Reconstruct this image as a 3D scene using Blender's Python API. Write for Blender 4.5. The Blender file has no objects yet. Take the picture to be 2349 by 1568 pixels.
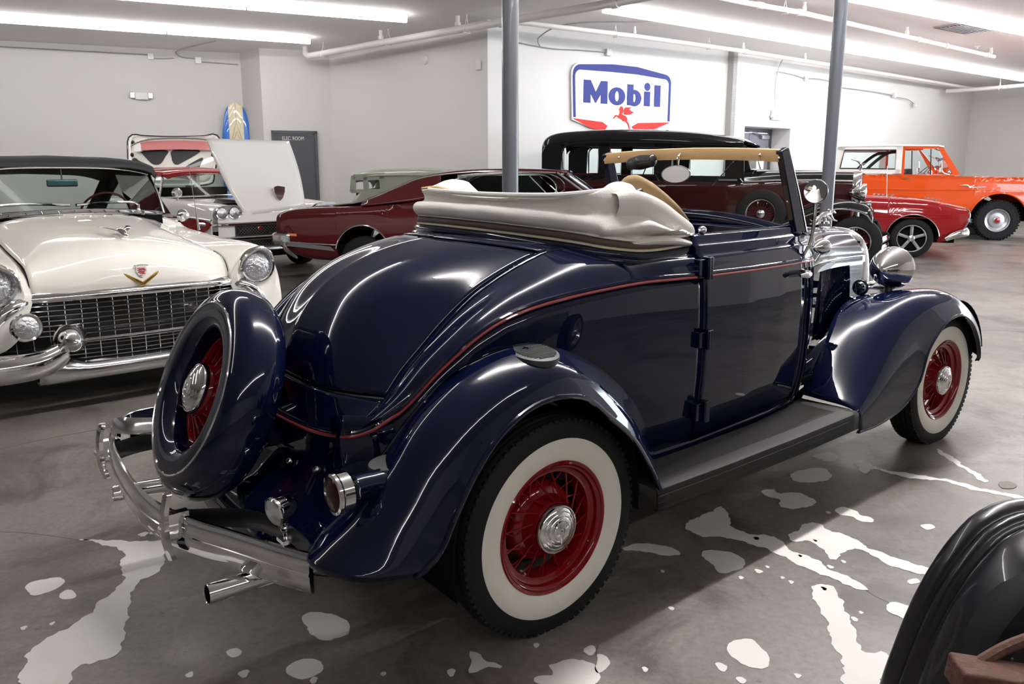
import bpy, math, random
import numpy as np
from mathutils import Matrix, Vector, Euler

S = bpy.context.scene
COL = S.collection
PI = math.pi
R = math.radians

# ---------------------------------------------------------------- camera
cam_d = bpy.data.cameras.new('camera')
cam_d.sensor_fit = 'HORIZONTAL'
cam_d.sensor_width = 36.0
cam_d.lens = 36.0 * 1770.0 / 2349.0
cam_d.shift_y = -70.0 / 2349.0
cam_d.clip_start = 0.05
cam_d.clip_end = 200
cam = bpy.data.objects.new('camera', cam_d)
cam.location = (0, 0, 1.478)
cam.rotation_euler = (PI / 2 - 0.180, 0, 0)
COL.objects.link(cam)
S.camera = cam
S.view_settings.view_transform = 'Standard'
S.view_settings.look = 'None'
S.view_settings.gamma = 1.0
S.view_settings.use_curve_mapping = False
S.view_settings.exposure = 0.36
# ---------------------------------------------------------------- world: daylight behind the open door on the right
W = bpy.data.worlds.new('daylight')
S.world = W
W.use_nodes = True
bg = W.node_tree.nodes['Background']
bg.inputs[0].default_value = (0.80, 0.90, 1.0, 1)
bg.inputs[1].default_value = 8.5
TUBE = 18.5        # strength of the fluorescent strips


# ---------------------------------------------------------------- materials
def new_mat(name):
    m = bpy.data.materials.new(name)
    m.use_nodes = True
    return m, m.node_tree, m.node_tree.nodes['Principled BSDF']


def mat(name, col, rough=0.5, metal=0.0, coat=0.0, spec=0.5, noise=None, bump=None, emit=None, sheen=0):
    m, nt, b = new_mat(name)
    c = tuple(col) + (1,)
    b.inputs['Base Color'].default_value = c
    b.inputs['Roughness'].default_value = rough
    b.inputs['Metallic'].default_value = metal
    b.inputs['Coat Weight'].default_value = coat
    b.inputs['Coat Roughness'].default_value = 0.015
    b.inputs['Specular IOR Level'].default_value = spec
    if sheen:
        b.inputs['Sheen Weight'].default_value = sheen
    if emit:
        b.inputs['Emission Color'].default_value = tuple(emit[0]) + (1,)
        b.inputs['Emission Strength'].default_value = emit[1]
    if noise or bump:
        tc = nt.nodes.new('ShaderNodeTexCoord')
    if noise:  # (scale, amount)
        n = nt.nodes.new('ShaderNodeTexNoise')
        n.inputs['Scale'].default_value = noise[0]
        n.inputs['Detail'].default_value = 6
        nt.links.new(tc.outputs['Object'], n.inputs['Vector'])
        mx = nt.nodes.new('ShaderNodeMix')
        mx.data_type = 'RGBA'
        mx.inputs[6].default_value = tuple(x * (1 - noise[1]) for x in col) + (1,)
        mx.inputs[7].default_value = tuple(min(1, x * (1 + noise[1])) for x in col) + (1,)
        nt.links.new(n.outputs['Fac'], mx.inputs[0])
        nt.links.new(mx.outputs[2], b.inputs['Base Color'])
    if bump:  # (scale, strength)
        n2 = nt.nodes.new('ShaderNodeTexNoise')
        n2.inputs['Scale'].default_value = bump[0]
        n2.inputs['Detail'].default_value = 4
        nt.links.new(tc.outputs['Object'], n2.inputs['Vector'])
        bp = nt.nodes.new('ShaderNodeBump')
        bp.inputs['Strength'].default_value = bump[1]
        bp.inputs['Distance'].default_value = 0.01
        nt.links.new(n2.outputs['Fac'], bp.inputs['Height'])
        nt.links.new(bp.outputs['Normal'], b.inputs['Normal'])
    return m


def glass(name, tint=(0.9, 0.95, 0.94), refl=0.12, haze=None):
    """clear pane: see-through with a fresnel reflection"""
    m = bpy.data.materials.new(name)
    m.use_nodes = True
    nt = m.node_tree
    for n in list(nt.nodes):
        nt.nodes.remove(n)
    out = nt.nodes.new('ShaderNodeOutputMaterial')
    tr = nt.nodes.new('ShaderNodeBsdfTransparent')
    tr.inputs[0].default_value = tuple(tint) + (1,)
    gl = nt.nodes.new('ShaderNodeBsdfGlossy')
    gl.inputs['Roughness'].default_value = 0.02
    fr = nt.nodes.new('ShaderNodeLayerWeight')
    fr.inputs[0].default_value = refl
    mx = nt.nodes.new('ShaderNodeMixShader')
    nt.links.new(fr.outputs['Fresnel'], mx.inputs[0])
    nt.links.new(tr.outputs[0], mx.inputs[1])
    nt.links.new(gl.outputs[0], mx.inputs[2])
    nt.links.new(mx.outputs[0], out.inputs[0])
    return m


M = {}
M['navy'] = mat('navy paint', (0.0020, 0.0042, 0.021), 0.9, coat=1.0, spec=0.0)
M['navy2'] = M['navy']
M['red'] = mat('wheel red paint', (0.19, 0.004, 0.007), 0.8, coat=1.0, spec=0.0)
M['stripe'] = mat('red pinstripe', (0.20, 0.010, 0.016), 0.5, coat=0.6)
M['chrome'] = mat('chrome', (0.82, 0.82, 0.83), 0.06, metal=1.0)
M['chrome2'] = mat('soft chrome', (0.70, 0.70, 0.72), 0.16, metal=1.0)
M['rubber'] = mat('tyre rubber', (0.0065, 0.0065, 0.007), 0.7, spec=0.3, noise=(30, 0.2))
M['whitewall'] = mat('whitewall rubber', (0.72, 0.69, 0.60), 0.55, noise=(14, 0.05))
M['black'] = mat('black metal', (0.005, 0.005, 0.006), 0.4, coat=0.3)
M['dark'] = mat('dark interior', (0.005, 0.005, 0.006), 0.9, spec=0.1)
M['canvas'] = mat('cream canvas', (0.76, 0.735, 0.68), 0.95, spec=0.1, bump=(180, 0.15), noise=(5, 0.06))
M['tan'] = mat('tan cloth', (0.30, 0.205, 0.095), 0.8, bump=(220, 0.2), noise=(9, 0.12))
M['tanw'] = mat('tan vinyl header', (0.42, 0.27, 0.12), 0.5, bump=(160, 0.12))
M['piping'] = mat('brown piping', (0.10, 0.065, 0.055), 0.7)
M['cream_pipe'] = mat('cream piping', (0.62, 0.55, 0.40), 0.7)
M['ribrubber'] = mat('ribbed rubber mat', (0.022, 0.021, 0.020), 0.6, spec=0.18)
M['glass'] = glass('clear glass')
M['glass_dark'] = glass('tinted glass', (0.55, 0.62, 0.60), 0.15)
M['lens'] = mat('clear lamp lens', (0.75, 0.76, 0.78), 0.12, metal=0.6)
M['redlens'] = mat('dark red lens', (0.03, 0.002, 0.003), 0.25, coat=0.4, spec=0.2)
M['silver'] = mat('silver paint', (0.45, 0.45, 0.47), 0.3, metal=0.8)


# ---------------------------------------------------------------- mesh helpers
def cr(pts, n, closed=False):
    """Catmull-Rom resample of control points to n points, spaced by chord length"""
    P = np.array(pts, float)
    m = len(P)
    if closed:
        Q = np.vstack([P[-1], P, P[0], P[1]])
        seg = m
    else:
        Q = np.vstack([2 * P[0] - P[1], P, 2 * P[-1] - P[-2]])
        seg = m - 1
    dense = []
    K = 12
    for i in range(seg):
        p0, p1, p2, p3 = Q[i], Q[i + 1], Q[i + 2], Q[i + 3]
        t = np.linspace(0, 1, K, endpoint=False)[:, None]
        dense.append(0.5 * ((2 * p1) + (-p0 + p2) * t + (2 * p0 - 5 * p1 + 4 * p2 - p3) * t * t + (-p0 + 3 * p1 - 3 * p2 + p3) * t ** 3))
    D = np.vstack(dense + [P[:1] if closed else P[-1:]])
    d = np.r_[0, np.cumsum(np.linalg.norm(np.diff(D, axis=0), axis=1))]
    if d[-1] == 0:
        return np.repeat(P[:1], n, 0)
    s = np.linspace(0, d[-1], n, endpoint=not closed)
    return np.stack([np.interp(s, d, D[:, k]) for k in range(D.shape[1])], 1)


def cru(pts, n):
    """Catmull-Rom, uniform in the control index (keeps rows of a patch in step)"""
    P = np.array(pts, float)
    Q = np.concatenate([[2 * P[0] - P[1]], P, [2 * P[-1] - P[-2]]])
    m = len(P)
    out = []
    for s in np.linspace(0, m - 1, n):
        i = min(int(s), m - 2)
        t = s - i
        p0, p1, p2, p3 = Q[i], Q[i + 1], Q[i + 2], Q[i + 3]
        out.append(0.5 * ((2 * p1) + (-p0 + p2) * t + (2 * p0 - 5 * p1 + 4 * p2 - p3) * t * t + (-p0 + 3 * p1 - 3 * p2 + p3) * t ** 3))
    return np.array(out)


def patch(rows, nu, nv):
    """control net -> smooth grid (nu x nv x 3)"""
    A = np.array([cru(r, nv) for r in rows])
    return cru(A, nu)


class MB:
    def __init__(s):
        s.v = []
        s.f = []
        s.M = Matrix.Identity(4)

    def add(s, vs, fs):
        o = len(s.v)
        s.v += [s.M @ Vector(p) for p in vs]
        s.f += [tuple(i + o for i in f) for f in fs]
        return s

    def grid(s, G, cu=False, cv=False, flip=False):
        G = np.asarray(G)
        nu, nv = G.shape[:2]
        vs = G.reshape(-1, 3)
        fs = []
        for i in range(nu if cu else nu - 1):
            for j in range(nv if cv else nv - 1):
                a, b = i * nv + j, i * nv + (j + 1) % nv
                c, d = ((i + 1) % nu) * nv + (j + 1) % nv, ((i + 1) % nu) * nv + j
                fs.append((a, d, c, b) if flip else (a, b, c, d))
        return s.add(vs.tolist(), fs)

    def box(s, c, sz, rot=None, bev=0.0):
        x, y, z = [k / 2 for k in sz]
        vs = [(-x, -y, -z), (x, -y, -z), (x, y, -z), (-x, y, -z), (-x, -y, z), (x, -y, z), (x, y, z), (-x, y, z)]
        T = Matrix.Translation(c)
        if rot:
            T = T @ Euler(rot).to_matrix().to_4x4()
        return s.add([T @ Vector(p) for p in vs], [(0, 3, 2, 1), (4, 5, 6, 7), (0, 1, 5, 4), (1, 2, 6, 5), (2, 3, 7, 6), (3, 0, 4, 7)])

    def lathe(s, prof, n=32, T=None, cap=False, arc=None):
        """prof: (radius, height) pairs turned about local Z, T places it"""
        T = T or Matrix.Identity(4)
        vs, fs = [], []
        for r, h in prof:
            for k in range(n):
                a = 2 * PI * k / n
                vs.append(T @ Vector((r * math.cos(a), r * math.sin(a), h)))
        for i in range(len(prof) - 1):
            for k in range(n):
                k2 = (k + 1) % n
                fs.append((i * n + k, i * n + k2, (i + 1) * n + k2, (i + 1) * n + k))
        if cap:
            fs.append(tuple(range(n - 1, -1, -1)))
            fs.append(tuple((len(prof) - 1) * n + k for k in range(n)))
        return s.add(vs, fs)

    def cyl(s, p0, p1, r0, r1=None, n=16, cap=True):
        p0, p1 = Vector(p0), Vector(p1)
        d = p1 - p0
        T = Matrix.Translation(p0) @ d.to_track_quat('Z', 'Y').to_matrix().to_4x4()
        return s.lathe([(r0, 0), (r0 if r1 is None else r1, d.length)], n, T, cap)

    def tube(s, path, r, n=8, closed=False, flat=None, res=None):
        P = np.array(path, float)
        if res:
            P = cr(P, res, closed)
        m = len(P)
        rs = r if hasattr(r, '__len__') else [r] * m
        if len(rs) != m:
            rs = np.interp(np.linspace(0, 1, m), np.linspace(0, 1, len(rs)), rs)
        rings = []
        up = Vector((0, 0, 1))
        prev = None
        for i in range(m):
            a = P[(i - 1) % m] if (closed or i > 0) else P[i]
            b = P[(i + 1) % m] if (closed or i < m - 1) else P[i]
            t = Vector(b - a).normalized()
            u = prev if prev is not None else (up if abs(t.z) < 0.95 else Vector((1, 0, 0)))
            x = u - t * u.dot(t)
            x.normalize()
            prev = x
            y = t.cross(x)
            fx, fy = flat or (1, 1)
            rings.append([Vector(P[i]) + (x * math.cos(2 * PI * k / n) * fx + y * math.sin(2 * PI * k / n) * fy) * rs[i] for k in range(n)])
        o = len(s.v)
        s.grid(np.array([[tuple(q) for q in rg] for rg in rings]), cu=closed, cv=True)
        if not closed:
            s.f.append(tuple(o + k for k in range(n - 1, -1, -1)))
            s.f.append(tuple(o + (m - 1) * n + k for k in range(n)))
        return s

    def ball(s, c, r, n=20, m=12, rot=None):
        r = r if hasattr(r, '__len__') else (r, r, r)
        T = Matrix.Translation(c)
        if rot:
            T = T @ Euler(rot).to_matrix().to_4x4()
        T = T @ Matrix.Diagonal((r[0], r[1], r[2], 1))
        return s.lathe([(max(1e-4, math.sin(PI * i / m)), -math.cos(PI * i / m)) for i in range(m + 1)], n, T)

    def prism(s, poly, T, depth):
        """2-D outline (x,y) extruded along local z by depth"""
        n = len(poly)
        vs = [T @ Vector((x, y, 0)) for x, y in poly] + [T @ Vector((x, y, depth)) for x, y in poly]
        fs = [tuple(range(n - 1, -1, -1)), tuple(range(n, 2 * n))]
        fs += [(i, (i + 1) % n, n + (i + 1) % n, n + i) for i in range(n)]
        return s.add(vs, fs)

    def mirror_y(s):
        o = len(s.v)
        s.v += [Vector((p[0], -p[1], p[2])) for p in s.v]
        s.f += [tuple(i + o for i in reversed(f)) for f in list(s.f)]
        return s

    def build(s, name, m, parent=None, smooth=True, ang=35, bevel=0, solid=0, label=None, sub=0, merge=False):
        me = bpy.data.meshes.new(name)
        me.from_pydata([tuple(p) for p in s.v], [], s.f)
        me.validate()
        if merge:
            import bmesh
            bm = bmesh.new()
            bm.from_mesh(me)
            bmesh.ops.remove_doubles(bm, verts=bm.verts, dist=1e-4)
            bm.to_mesh(me)
            bm.free()
        if smooth:
            me.polygons.foreach_set('use_smooth', [True] * len(me.polygons))
            me.set_sharp_from_angle(angle=R(ang))
        for mm in (m if isinstance(m, (list, tuple)) else [m]):
            me.materials.append(M[mm] if isinstance(mm, str) else mm)
        o = bpy.data.objects.new(name, me)
        COL.objects.link(o)
        if parent is not None:
            o.parent = parent
        if sub:
            k = o.modifiers.new('sub', 'SUBSURF')
            k.levels = k.render_levels = sub
        if solid:
            k = o.modifiers.new('solid', 'SOLIDIFY')
            k.thickness = abs(solid)
            k.offset = -1 if solid > 0 else 1
        if bevel:
            k = o.modifiers.new('bevel', 'BEVEL')
            k.width = bevel
            k.segments = 3
            k.limit_method = 'ANGLE'
        if label:
            o['label'] = label
        return o


def tag(o, label, cat, group=None, kind=None):
    if label:
        o['label'] = label
    if cat:
        o['category'] = cat
    if group:
        o['group'] = group
    if kind:
        o['kind'] = kind
    return o


def thing(name, label, cat, loc=(0, 0, 0), yaw=0.0, group=None, scale=None):
    o = bpy.data.objects.new(name, None)
    o.empty_display_size = 0.2
    COL.objects.link(o)
    o.location = loc
    o.rotation_euler = (0, 0, yaw)
    if scale:
        o.scale = scale
    return tag(o, label, cat, group)


def dup(o, parent=None, **kw):
    c = o.copy()
    COL.objects.link(c)
    c.parent = parent
    for ch in list(o.children):
        dup(ch, c)
    return c


def struct(mb, name, m, **kw):
    o = mb.build(name, m, smooth=False, **kw)
    o['kind'] = 'structure'
    return o


def XF(loc=(0, 0, 0), rot=(0, 0, 0), sc=(1, 1, 1)):
    return Matrix.Translation(loc) @ Euler(rot).to_matrix().to_4x4() @ Matrix.Diagonal((sc[0], sc[1], sc[2], 1))


ROT_R = (PI / 2, 0, 0)     # local +z of a lathe -> -y (right-hand side of a car)
ROT_L = (-PI / 2, 0, 0)    # local +z -> +y

# ================================================================ ROOM
H = 3.75
KR = 1.242          # room scaled up about the camera position, pushing the walls farther back
CAM_ZOFF = 0.3577      # height offset that keeps camera height fixed in that scaling
HT = H * KR - CAM_ZOFF


def concrete():
    m, nt, b = new_mat('worn concrete floor')
    L = nt.links
    tc = nt.nodes.new('ShaderNodeTexCoord')

    def noise(sc, det=8, ro=0.6, dist=0.0):
        n = nt.nodes.new('ShaderNodeTexNoise')
        n.inputs['Scale'].default_value = sc
        n.inputs['Detail'].default_value = det
        n.inputs['Roughness'].default_value = ro
        n.inputs['Distortion'].default_value = dist
        L.new(tc.outputs['Object'], n.inputs['Vector'])
        return n

    def ramp(fac, stops):
        r = nt.nodes.new('ShaderNodeValToRGB')
        e = r.color_ramp.elements
        e[0].position, e[0].color = stops[0][0], tuple(stops[0][1]) + (1,)
        e[1].position, e[1].color = stops[-1][0], tuple(stops[-1][1]) + (1,)
        for p, c in stops[1:-1]:
            k = e.new(p)
            k.color = tuple(c) + (1,)
        L.new(fac, r.inputs[0])
        return r

    def mix(f, a, c, bl='MIX'):
        x = nt.nodes.new('ShaderNodeMix')
        x.data_type = 'RGBA'
        x.blend_type = bl
        if isinstance(f, float):
            x.inputs[0].default_value = f
        else:
            L.new(f, x.inputs[0])
        L.new(a, x.inputs[6])
        L.new(c, x.inputs[7])
        return x.outputs[2]
    big = ramp(noise(0.55, 6, 0.62, 0.4).outputs['Fac'], [(0.33, (0.115, 0.104, 0.091)), (0.5, (0.168, 0.154, 0.136)), (0.68, (0.225, 0.209, 0.187))])
    stain = ramp(noise(1.5, 10, 0.7, 0.8).outputs['Fac'], [(0.36, (0.45, 0.43, 0.42)), (0.50, (1, 1, 1)), (1.0, (1, 1, 1))])
    c1 = mix(1.0, big.outputs[0], stain.outputs[0], 'MULTIPLY')
    fine = ramp(noise(38, 5, 0.75).outputs['Fac'], [(0.32, (0.66, 0.65, 0.64)), (0.6, (1.06, 1.05, 1.04))])
    c2 = mix(0.8, c1, fine.outputs[0], 'MULTIPLY')
    sp = ramp(noise(14, 8, 0.8, 0.2).outputs['Fac'], [(0.31, (0.30, 0.28, 0.26)), (0.40, (1, 1, 1)), (1, (1, 1, 1))])
    c3 = mix(0.9, c2, sp.outputs[0], 'MULTIPLY')
    L.new(c3, b.inputs['Base Color'])
    rr = ramp(noise(3.0, 6).outputs['Fac'], [(0.3, (0.28, 0.28, 0.28)), (0.7, (0.48, 0.48, 0.48))])
    L.new(rr.outputs[0], b.inputs['Roughness'])
    bp = nt.nodes.new('ShaderNodeBump')
    bp.inputs['Strength'].default_value = 0.08
    bp.inputs['Distance'].default_value = 0.01
    L.new(noise(25, 6, 0.7).outputs['Fac'], bp.inputs['Height'])
    L.new(bp.outputs[0], b.inputs['Normal'])
    b.inputs['Specular IOR Level'].default_value = 0.45
    return m


M['floor'] = concrete()
M['patch'] = mat('pale filler', (0.62, 0.61, 0.56), 0.5, noise=(5, 0.12), bump=(40, 0.15))
M['drain'] = mat('drain iron', (0.10, 0.085, 0.07), 0.6, noise=(60, 0.4))
M['joint'] = mat('dark joint', (0.05, 0.047, 0.043), 0.8)
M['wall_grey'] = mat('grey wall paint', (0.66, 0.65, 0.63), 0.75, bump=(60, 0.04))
M['wall_white'] = mat('off-white wall paint', (0.80, 0.79, 0.77), 0.75, bump=(60, 0.04))
M['ceil'] = mat('ceiling paint', (0.84, 0.82, 0.80), 0.85)
M['pipe'] = mat('white pipe paint', (0.78, 0.76, 0.74), 0.45)
M['frame'] = mat('dark grey door paint', (0.075, 0.08, 0.092), 0.5)
M['doorblue'] = mat('grey-violet door paint', (0.26, 0.25, 0.30), 0.5)
M['post'] = mat('grey steel post paint', (0.085, 0.09, 0.105), 0.35, coat=0.2)
M['plastic'] = mat('white plastic', (0.80, 0.80, 0.78), 0.4)
M['tube'] = mat('fluorescent tube', (1, 1, 1), 0.5, emit=((1.0, 0.97, 0.985), TUBE))
M['tube_high'] = mat('boosted fluorescent tube', (1, 1, 1), 0.5, emit=((1.0, 0.97, 0.985), TUBE * 6.0))  # strength raised over the other rows to deepen the floor shadow
M['tube_mid'] = mat('strengthened fill tube', (1, 1, 1), 0.5, emit=((1.0, 0.97, 0.985), TUBE * 1.4))  # stronger tube for the fill rows placed out of view
M['conduit'] = mat('grey conduit', (0.42, 0.42, 0.42), 0.4, metal=0.5)
M['daywin'] = mat('daylit pane', (1, 1, 1), 0.5, emit=((0.85, 0.92, 1.0), 1.6))

mb = MB()
mb.add([(-22, -11, 0), (26, -11, 0), (26, 32, 0), (-22, 32, 0)], [(0, 1, 2, 3)])
floor = struct(mb, 'floor', 'floor')
mb = MB()
mb.add([(-16, -9, H), (24, -9, H), (24, 26, H), (-16, 26, H)], [(0, 3, 2, 1)])
ceiling = struct(mb, 'ceiling', 'ceil')


def text_mesh(name, cu):
    tmp = bpy.data.objects.new(name, cu)
    COL.objects.link(tmp)
    me = bpy.data.meshes.new_from_object(tmp.evaluated_get(bpy.context.evaluated_depsgraph_get()))
    mt = cu.materials[0]
    bpy.data.objects.remove(tmp)
    o = bpy.data.objects.new(name, me)
    if not me.materials:
        me.materials.append(mt)
    COL.objects.link(o)
    return o


def wall(name, pts, m='wall_white', z0=0.0, z1=H, thick=0.12):
    """upright wall along a plan polyline, thickness away from the room (left of travel)"""
    mb = MB()
    for (x0, y0), (x1, y1) in zip(pts[:-1], pts[1:]):
        d = Vector((x1 - x0, y1 - y0, 0)).normalized()
        n = Vector((-d.y, d.x, 0)) * thick
        a, b = Vector((x0, y0, 0)), Vector((x1, y1, 0))
        q = [a, b, b + n, a + n]
        vs = [(p.x, p.y, z0) for p in q] + [(p.x, p.y, z1) for p in q]
        mb.add(vs, [(3, 2, 1, 0), (4, 5, 6, 7), (0, 1, 5, 4), (1, 2, 6, 5), (2, 3, 7, 6), (3, 0, 4, 7)])
    return struct(mb, name, m)


P_WL0, P_WL1 = (-15.5, 11.7), (-5.34, 15.80)
P_C1, P_C2 = (-4.755, 15.15), (-3.54, 15.58)
P_M1, P_M2 = (-0.376, 12.39), (4.10, 15.25)
P_F0, P_F1 = (12.73, 22.06), (16.4, 17.2)
wall('wall_left', [P_WL0, P_WL1], 'wall_grey')
wall('wall_corner', [P_WL1, P_C1, P_C2], 'wall_grey')
wall('wall_angled', [P_C2, P_M1], 'wall_white')
wall('wall_back', [P_M1, P_M2], 'wall_white')
# stepped forward part of the back wall with the exit recess
dB = Vector((P_F0[0] - P_M2[0], P_F0[1] - P_M2[1], 0)).normalized()
nB = Vector((-dB.y, dB.x, 0))


def onB(s, off=0.0, z=0.0):
    p = Vector((P_M2[0], P_M2[1], 0)) + dB * s + nB * off
    return (p.x, p.y, z)


EX0, EX1, EXZ, EXD = 0.45, 2.02, 2.34, 0.42
wall('wall_back_return', [onB(0, 0.0)[:2], onB(0.0, -0.13)[:2]], 'wall_grey')  # grey stands in for the shade on the side of the step
wall('wall_back_left', [onB(-0.0, -0.13)[:2], onB(EX0, -0.13)[:2]], 'wall_white', thick=0.5)
wall('wall_back_right', [onB(EX1, -0.13)[:2], onB(2.62, -0.13)[:2]], 'wall_white', thick=0.5)
wall('wall_back_over_door', [onB(EX0, -0.13)[:2], onB(EX1, -0.13)[:2]], 'wall_white', z0=EXZ, thick=0.5)
wall('wall_back_far', [onB(2.62, -0.10)[:2], P_F0], 'wall_white')
wall('wall_right_far', [P_F0, P_F1], 'wall_white')
# room shell outside the frame: front wall behind the camera, left wall, right wall with the open roller door
wall('wall_right', [P_F1, (12.1, 16.1)], 'wall_white')
wall('wall_right_over_door', [(12.1, 16.1), (8.3, 6.04)], 'wall_white', z0=3.3)
wall('wall_right_near', [(8.3, 6.04), (7.25, 3.2), (9.5, -8.0)], 'wall_grey')
wall('wall_front', [(9.5, -8.0), (-15.5, -8.0)], 'wall_grey')
wall('wall_left_side', [(-15.5, -8.0), P_WL0], 'wall_grey')

# floor patches and joints are parts of the floor
PATCH=[
[(-1.375,2.925),(-1.363,2.837),(-1.328,2.707),(-1.343,2.643),(-1.361,2.597),(-1.343,2.494),(-1.315,2.412),(-1.268,2.310),(-1.245,2.250),(-1.237,2.170),(-1.278,2.127),(-1.315,2.110),(-1.302,2.029),(-1.449,2.029),(-1.484,2.127),(-1.500,2.170),(-1.497,2.238),(-1.468,2.310),(-1.430,2.399),(-1.436,2.453),(-1.428,2.494),(-1.426,2.567),(-1.440,2.643),(-1.500,2.740),(-1.534,2.816),(-1.606,2.873),(-1.694,2.907),(-1.768,2.929),(-1.655,2.918),(-1.549,2.918),(-1.460,2.918)],
[(-1.760,2.567),(-1.741,2.606),(-1.683,2.631),(-1.647,2.612),(-1.631,2.567),(-1.660,2.523),(-1.704,2.511)],
[(-1.605,2.517),(-1.595,2.546),(-1.548,2.517),(-1.540,2.489),(-1.567,2.483),(-1.594,2.494)],
[(-0.705,2.381),(-0.645,2.401),(-0.579,2.373),(-0.532,2.310),(-0.542,2.266),(-0.600,2.245),(-0.664,2.290)],
[(-0.891,2.188),(-0.871,2.201),(-0.849,2.188),(-0.845,2.166),(-0.861,2.153),(-0.883,2.166)],
[(-0.682,2.114),(-0.637,2.146),(-0.587,2.135),(-0.570,2.102),(-0.590,2.065),(-0.624,2.049),(-0.668,2.075)],
[(-0.974,2.069),(-0.961,2.085),(-0.949,2.065),(-0.963,2.059)],
[(-0.129,2.181),(-0.101,2.170),(-0.080,2.138),(-0.039,2.116),(-0.032,2.102),(-0.072,2.106),(-0.104,2.089),(-0.129,2.081),(-0.126,2.127)],
[(0.111,2.116),(0.154,2.131),(0.195,2.144),(0.240,2.127),(0.258,2.106),(0.240,2.029),(0.084,2.029),(0.078,2.061),(0.122,2.075)],
[(0.262,2.170),(0.291,2.159),(0.295,2.116),(0.261,2.075),(0.250,2.095),(0.264,2.138)],
[(0.227,2.197),(0.256,2.215),(0.262,2.188),(0.244,2.164),(0.227,2.175)],
[(0.684,2.215),(0.720,2.245),(0.764,2.250),(0.784,2.204),(0.796,2.148),(0.774,2.110),(0.738,2.100),(0.699,2.123),(0.677,2.164)],
[(1.084,2.567),(1.120,2.588),(1.151,2.567),(1.153,2.494),(1.149,2.425),(1.119,2.310),(1.105,2.215),(1.104,2.181),(1.160,2.170),(1.086,2.029),(0.978,2.029),(1.006,2.127),(1.022,2.215),(1.043,2.335),(1.065,2.466),(1.064,2.523)],
[(0.735,3.076),(0.849,3.160),(0.940,3.250),(0.939,3.139),(0.934,3.055),(0.984,2.975),(1.058,2.956),(1.093,2.925),(1.111,2.827),(1.149,2.792),(1.178,2.757),(1.192,2.707),(1.230,2.659),(1.258,2.612),(1.268,2.546),(1.232,2.552),(1.180,2.618),(1.138,2.675),(1.080,2.740),(1.036,2.809),(1.002,2.862),(0.931,2.918),(0.850,2.948),(0.767,2.975)],
[(1.145,2.964),(1.230,3.055),(1.293,3.076),(1.324,3.015),(1.390,2.956),(1.415,2.852),(1.455,2.827),(1.498,2.774),(1.540,2.724),(1.572,2.691),(1.543,2.643),(1.482,2.675),(1.440,2.724),(1.413,2.792),(1.382,2.837),(1.317,2.827),(1.253,2.774),(1.234,2.792),(1.228,2.862),(1.197,2.918),(1.143,2.918)],
[(1.430,3.205),(1.482,3.236),(1.522,3.196),(1.522,3.152),(1.558,3.126),(1.546,3.088),(1.503,3.088),(1.478,3.139),(1.431,3.160)],
[(1.732,3.055),(1.781,3.067),(1.782,3.035),(1.735,3.015)],
[(1.372,3.603),(1.486,3.688),(1.574,3.688),(1.578,3.603),(1.499,3.526),(1.383,3.526)],
[(1.179,3.418),(1.236,3.433),(1.249,3.383),(1.334,3.393),(1.377,3.334),(1.365,3.273),(1.282,3.223),(1.210,3.241),(1.218,3.320),(1.175,3.354)],
[(0.443,2.852),(0.520,2.899),(0.603,2.873),(0.657,2.837),(0.658,2.802),(0.606,2.798),(0.542,2.823),(0.476,2.837)],
[(0.753,2.827),(0.821,2.837),(0.880,2.802),(0.891,2.724),(0.845,2.681),(0.776,2.668),(0.766,2.724),(0.749,2.757)],
[(1.766,3.776),(1.828,3.764),(1.859,3.688),(1.963,3.631),(2.029,3.592),(2.133,3.548),(2.205,3.453),(2.297,3.403),(2.359,3.344),(2.340,3.315),(2.255,3.368),(2.172,3.433),(2.097,3.521),(1.990,3.559),(1.889,3.614),(1.815,3.688),(1.757,3.631),(1.746,3.705)],
[(2.301,3.967),(2.313,3.869),(2.305,3.717),(2.314,3.603),(2.308,3.532),(2.279,3.516),(2.277,3.631),(2.277,3.764),(2.267,3.869)],
[(1.588,3.869),(1.699,3.914),(1.713,3.838),(1.636,3.789)],
[(1.290,2.434),(1.331,2.466),(1.366,2.444),(1.386,2.425),(1.323,2.360),(1.304,2.381),(1.280,2.407)],
[(1.450,2.606),(1.488,2.624),(1.490,2.597),(1.451,2.582)],
]
DRAIN=[
[(2.340,3.505),(2.396,3.526),(2.415,3.484),(2.374,3.443),(2.322,3.443)],
]

CRACKS = [
[(0.273,2.220),(0.262,2.170),(0.266,2.127),(0.248,2.075),(0.234,2.029)],
[(-2.133,2.999),(-2.017,2.987),(-1.872,2.956),(-1.766,2.925)],
[(-2.765,3.967),(-2.539,4.190),(-2.174,4.447)],
[(1.268,2.546),(1.286,2.500),(1.313,2.461)],
[(0.084,2.439),(0.162,2.494),(0.241,2.517)],
]
SPECKS = [(1.208,2.707,0.0108),(1.275,2.747,0.0090),(0.846,2.628,0.0090),(0.925,2.675,0.0126),(0.969,2.707,0.0072),(1.122,2.552,0.0090),(1.148,2.360,0.0108),(1.187,2.399,0.0072),(0.999,2.937,0.0108),(1.392,3.182,0.0090),(0.565,2.675,0.0072),(0.547,2.425,0.0090),(-0.585,2.045,0.0108),(-0.182,2.081,0.0126),(-0.384,2.075,0.0072),(-1.526,2.335,0.0072),(0.077,2.215,0.0090),(0.401,2.095,0.0090),(0.850,2.065,0.0090),(1.124,2.792,0.0072),(1.232,2.918,0.0072),(0.999,2.628,0.0072),(1.020,2.597,0.0090),(-1.523,2.975,0.0162),(-1.492,2.987,0.0108),(-1.605,2.310,0.0090),(0.634,2.106,0.0162),(0.676,2.045,0.0126),(-0.801,2.075,0.0144)]



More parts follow.
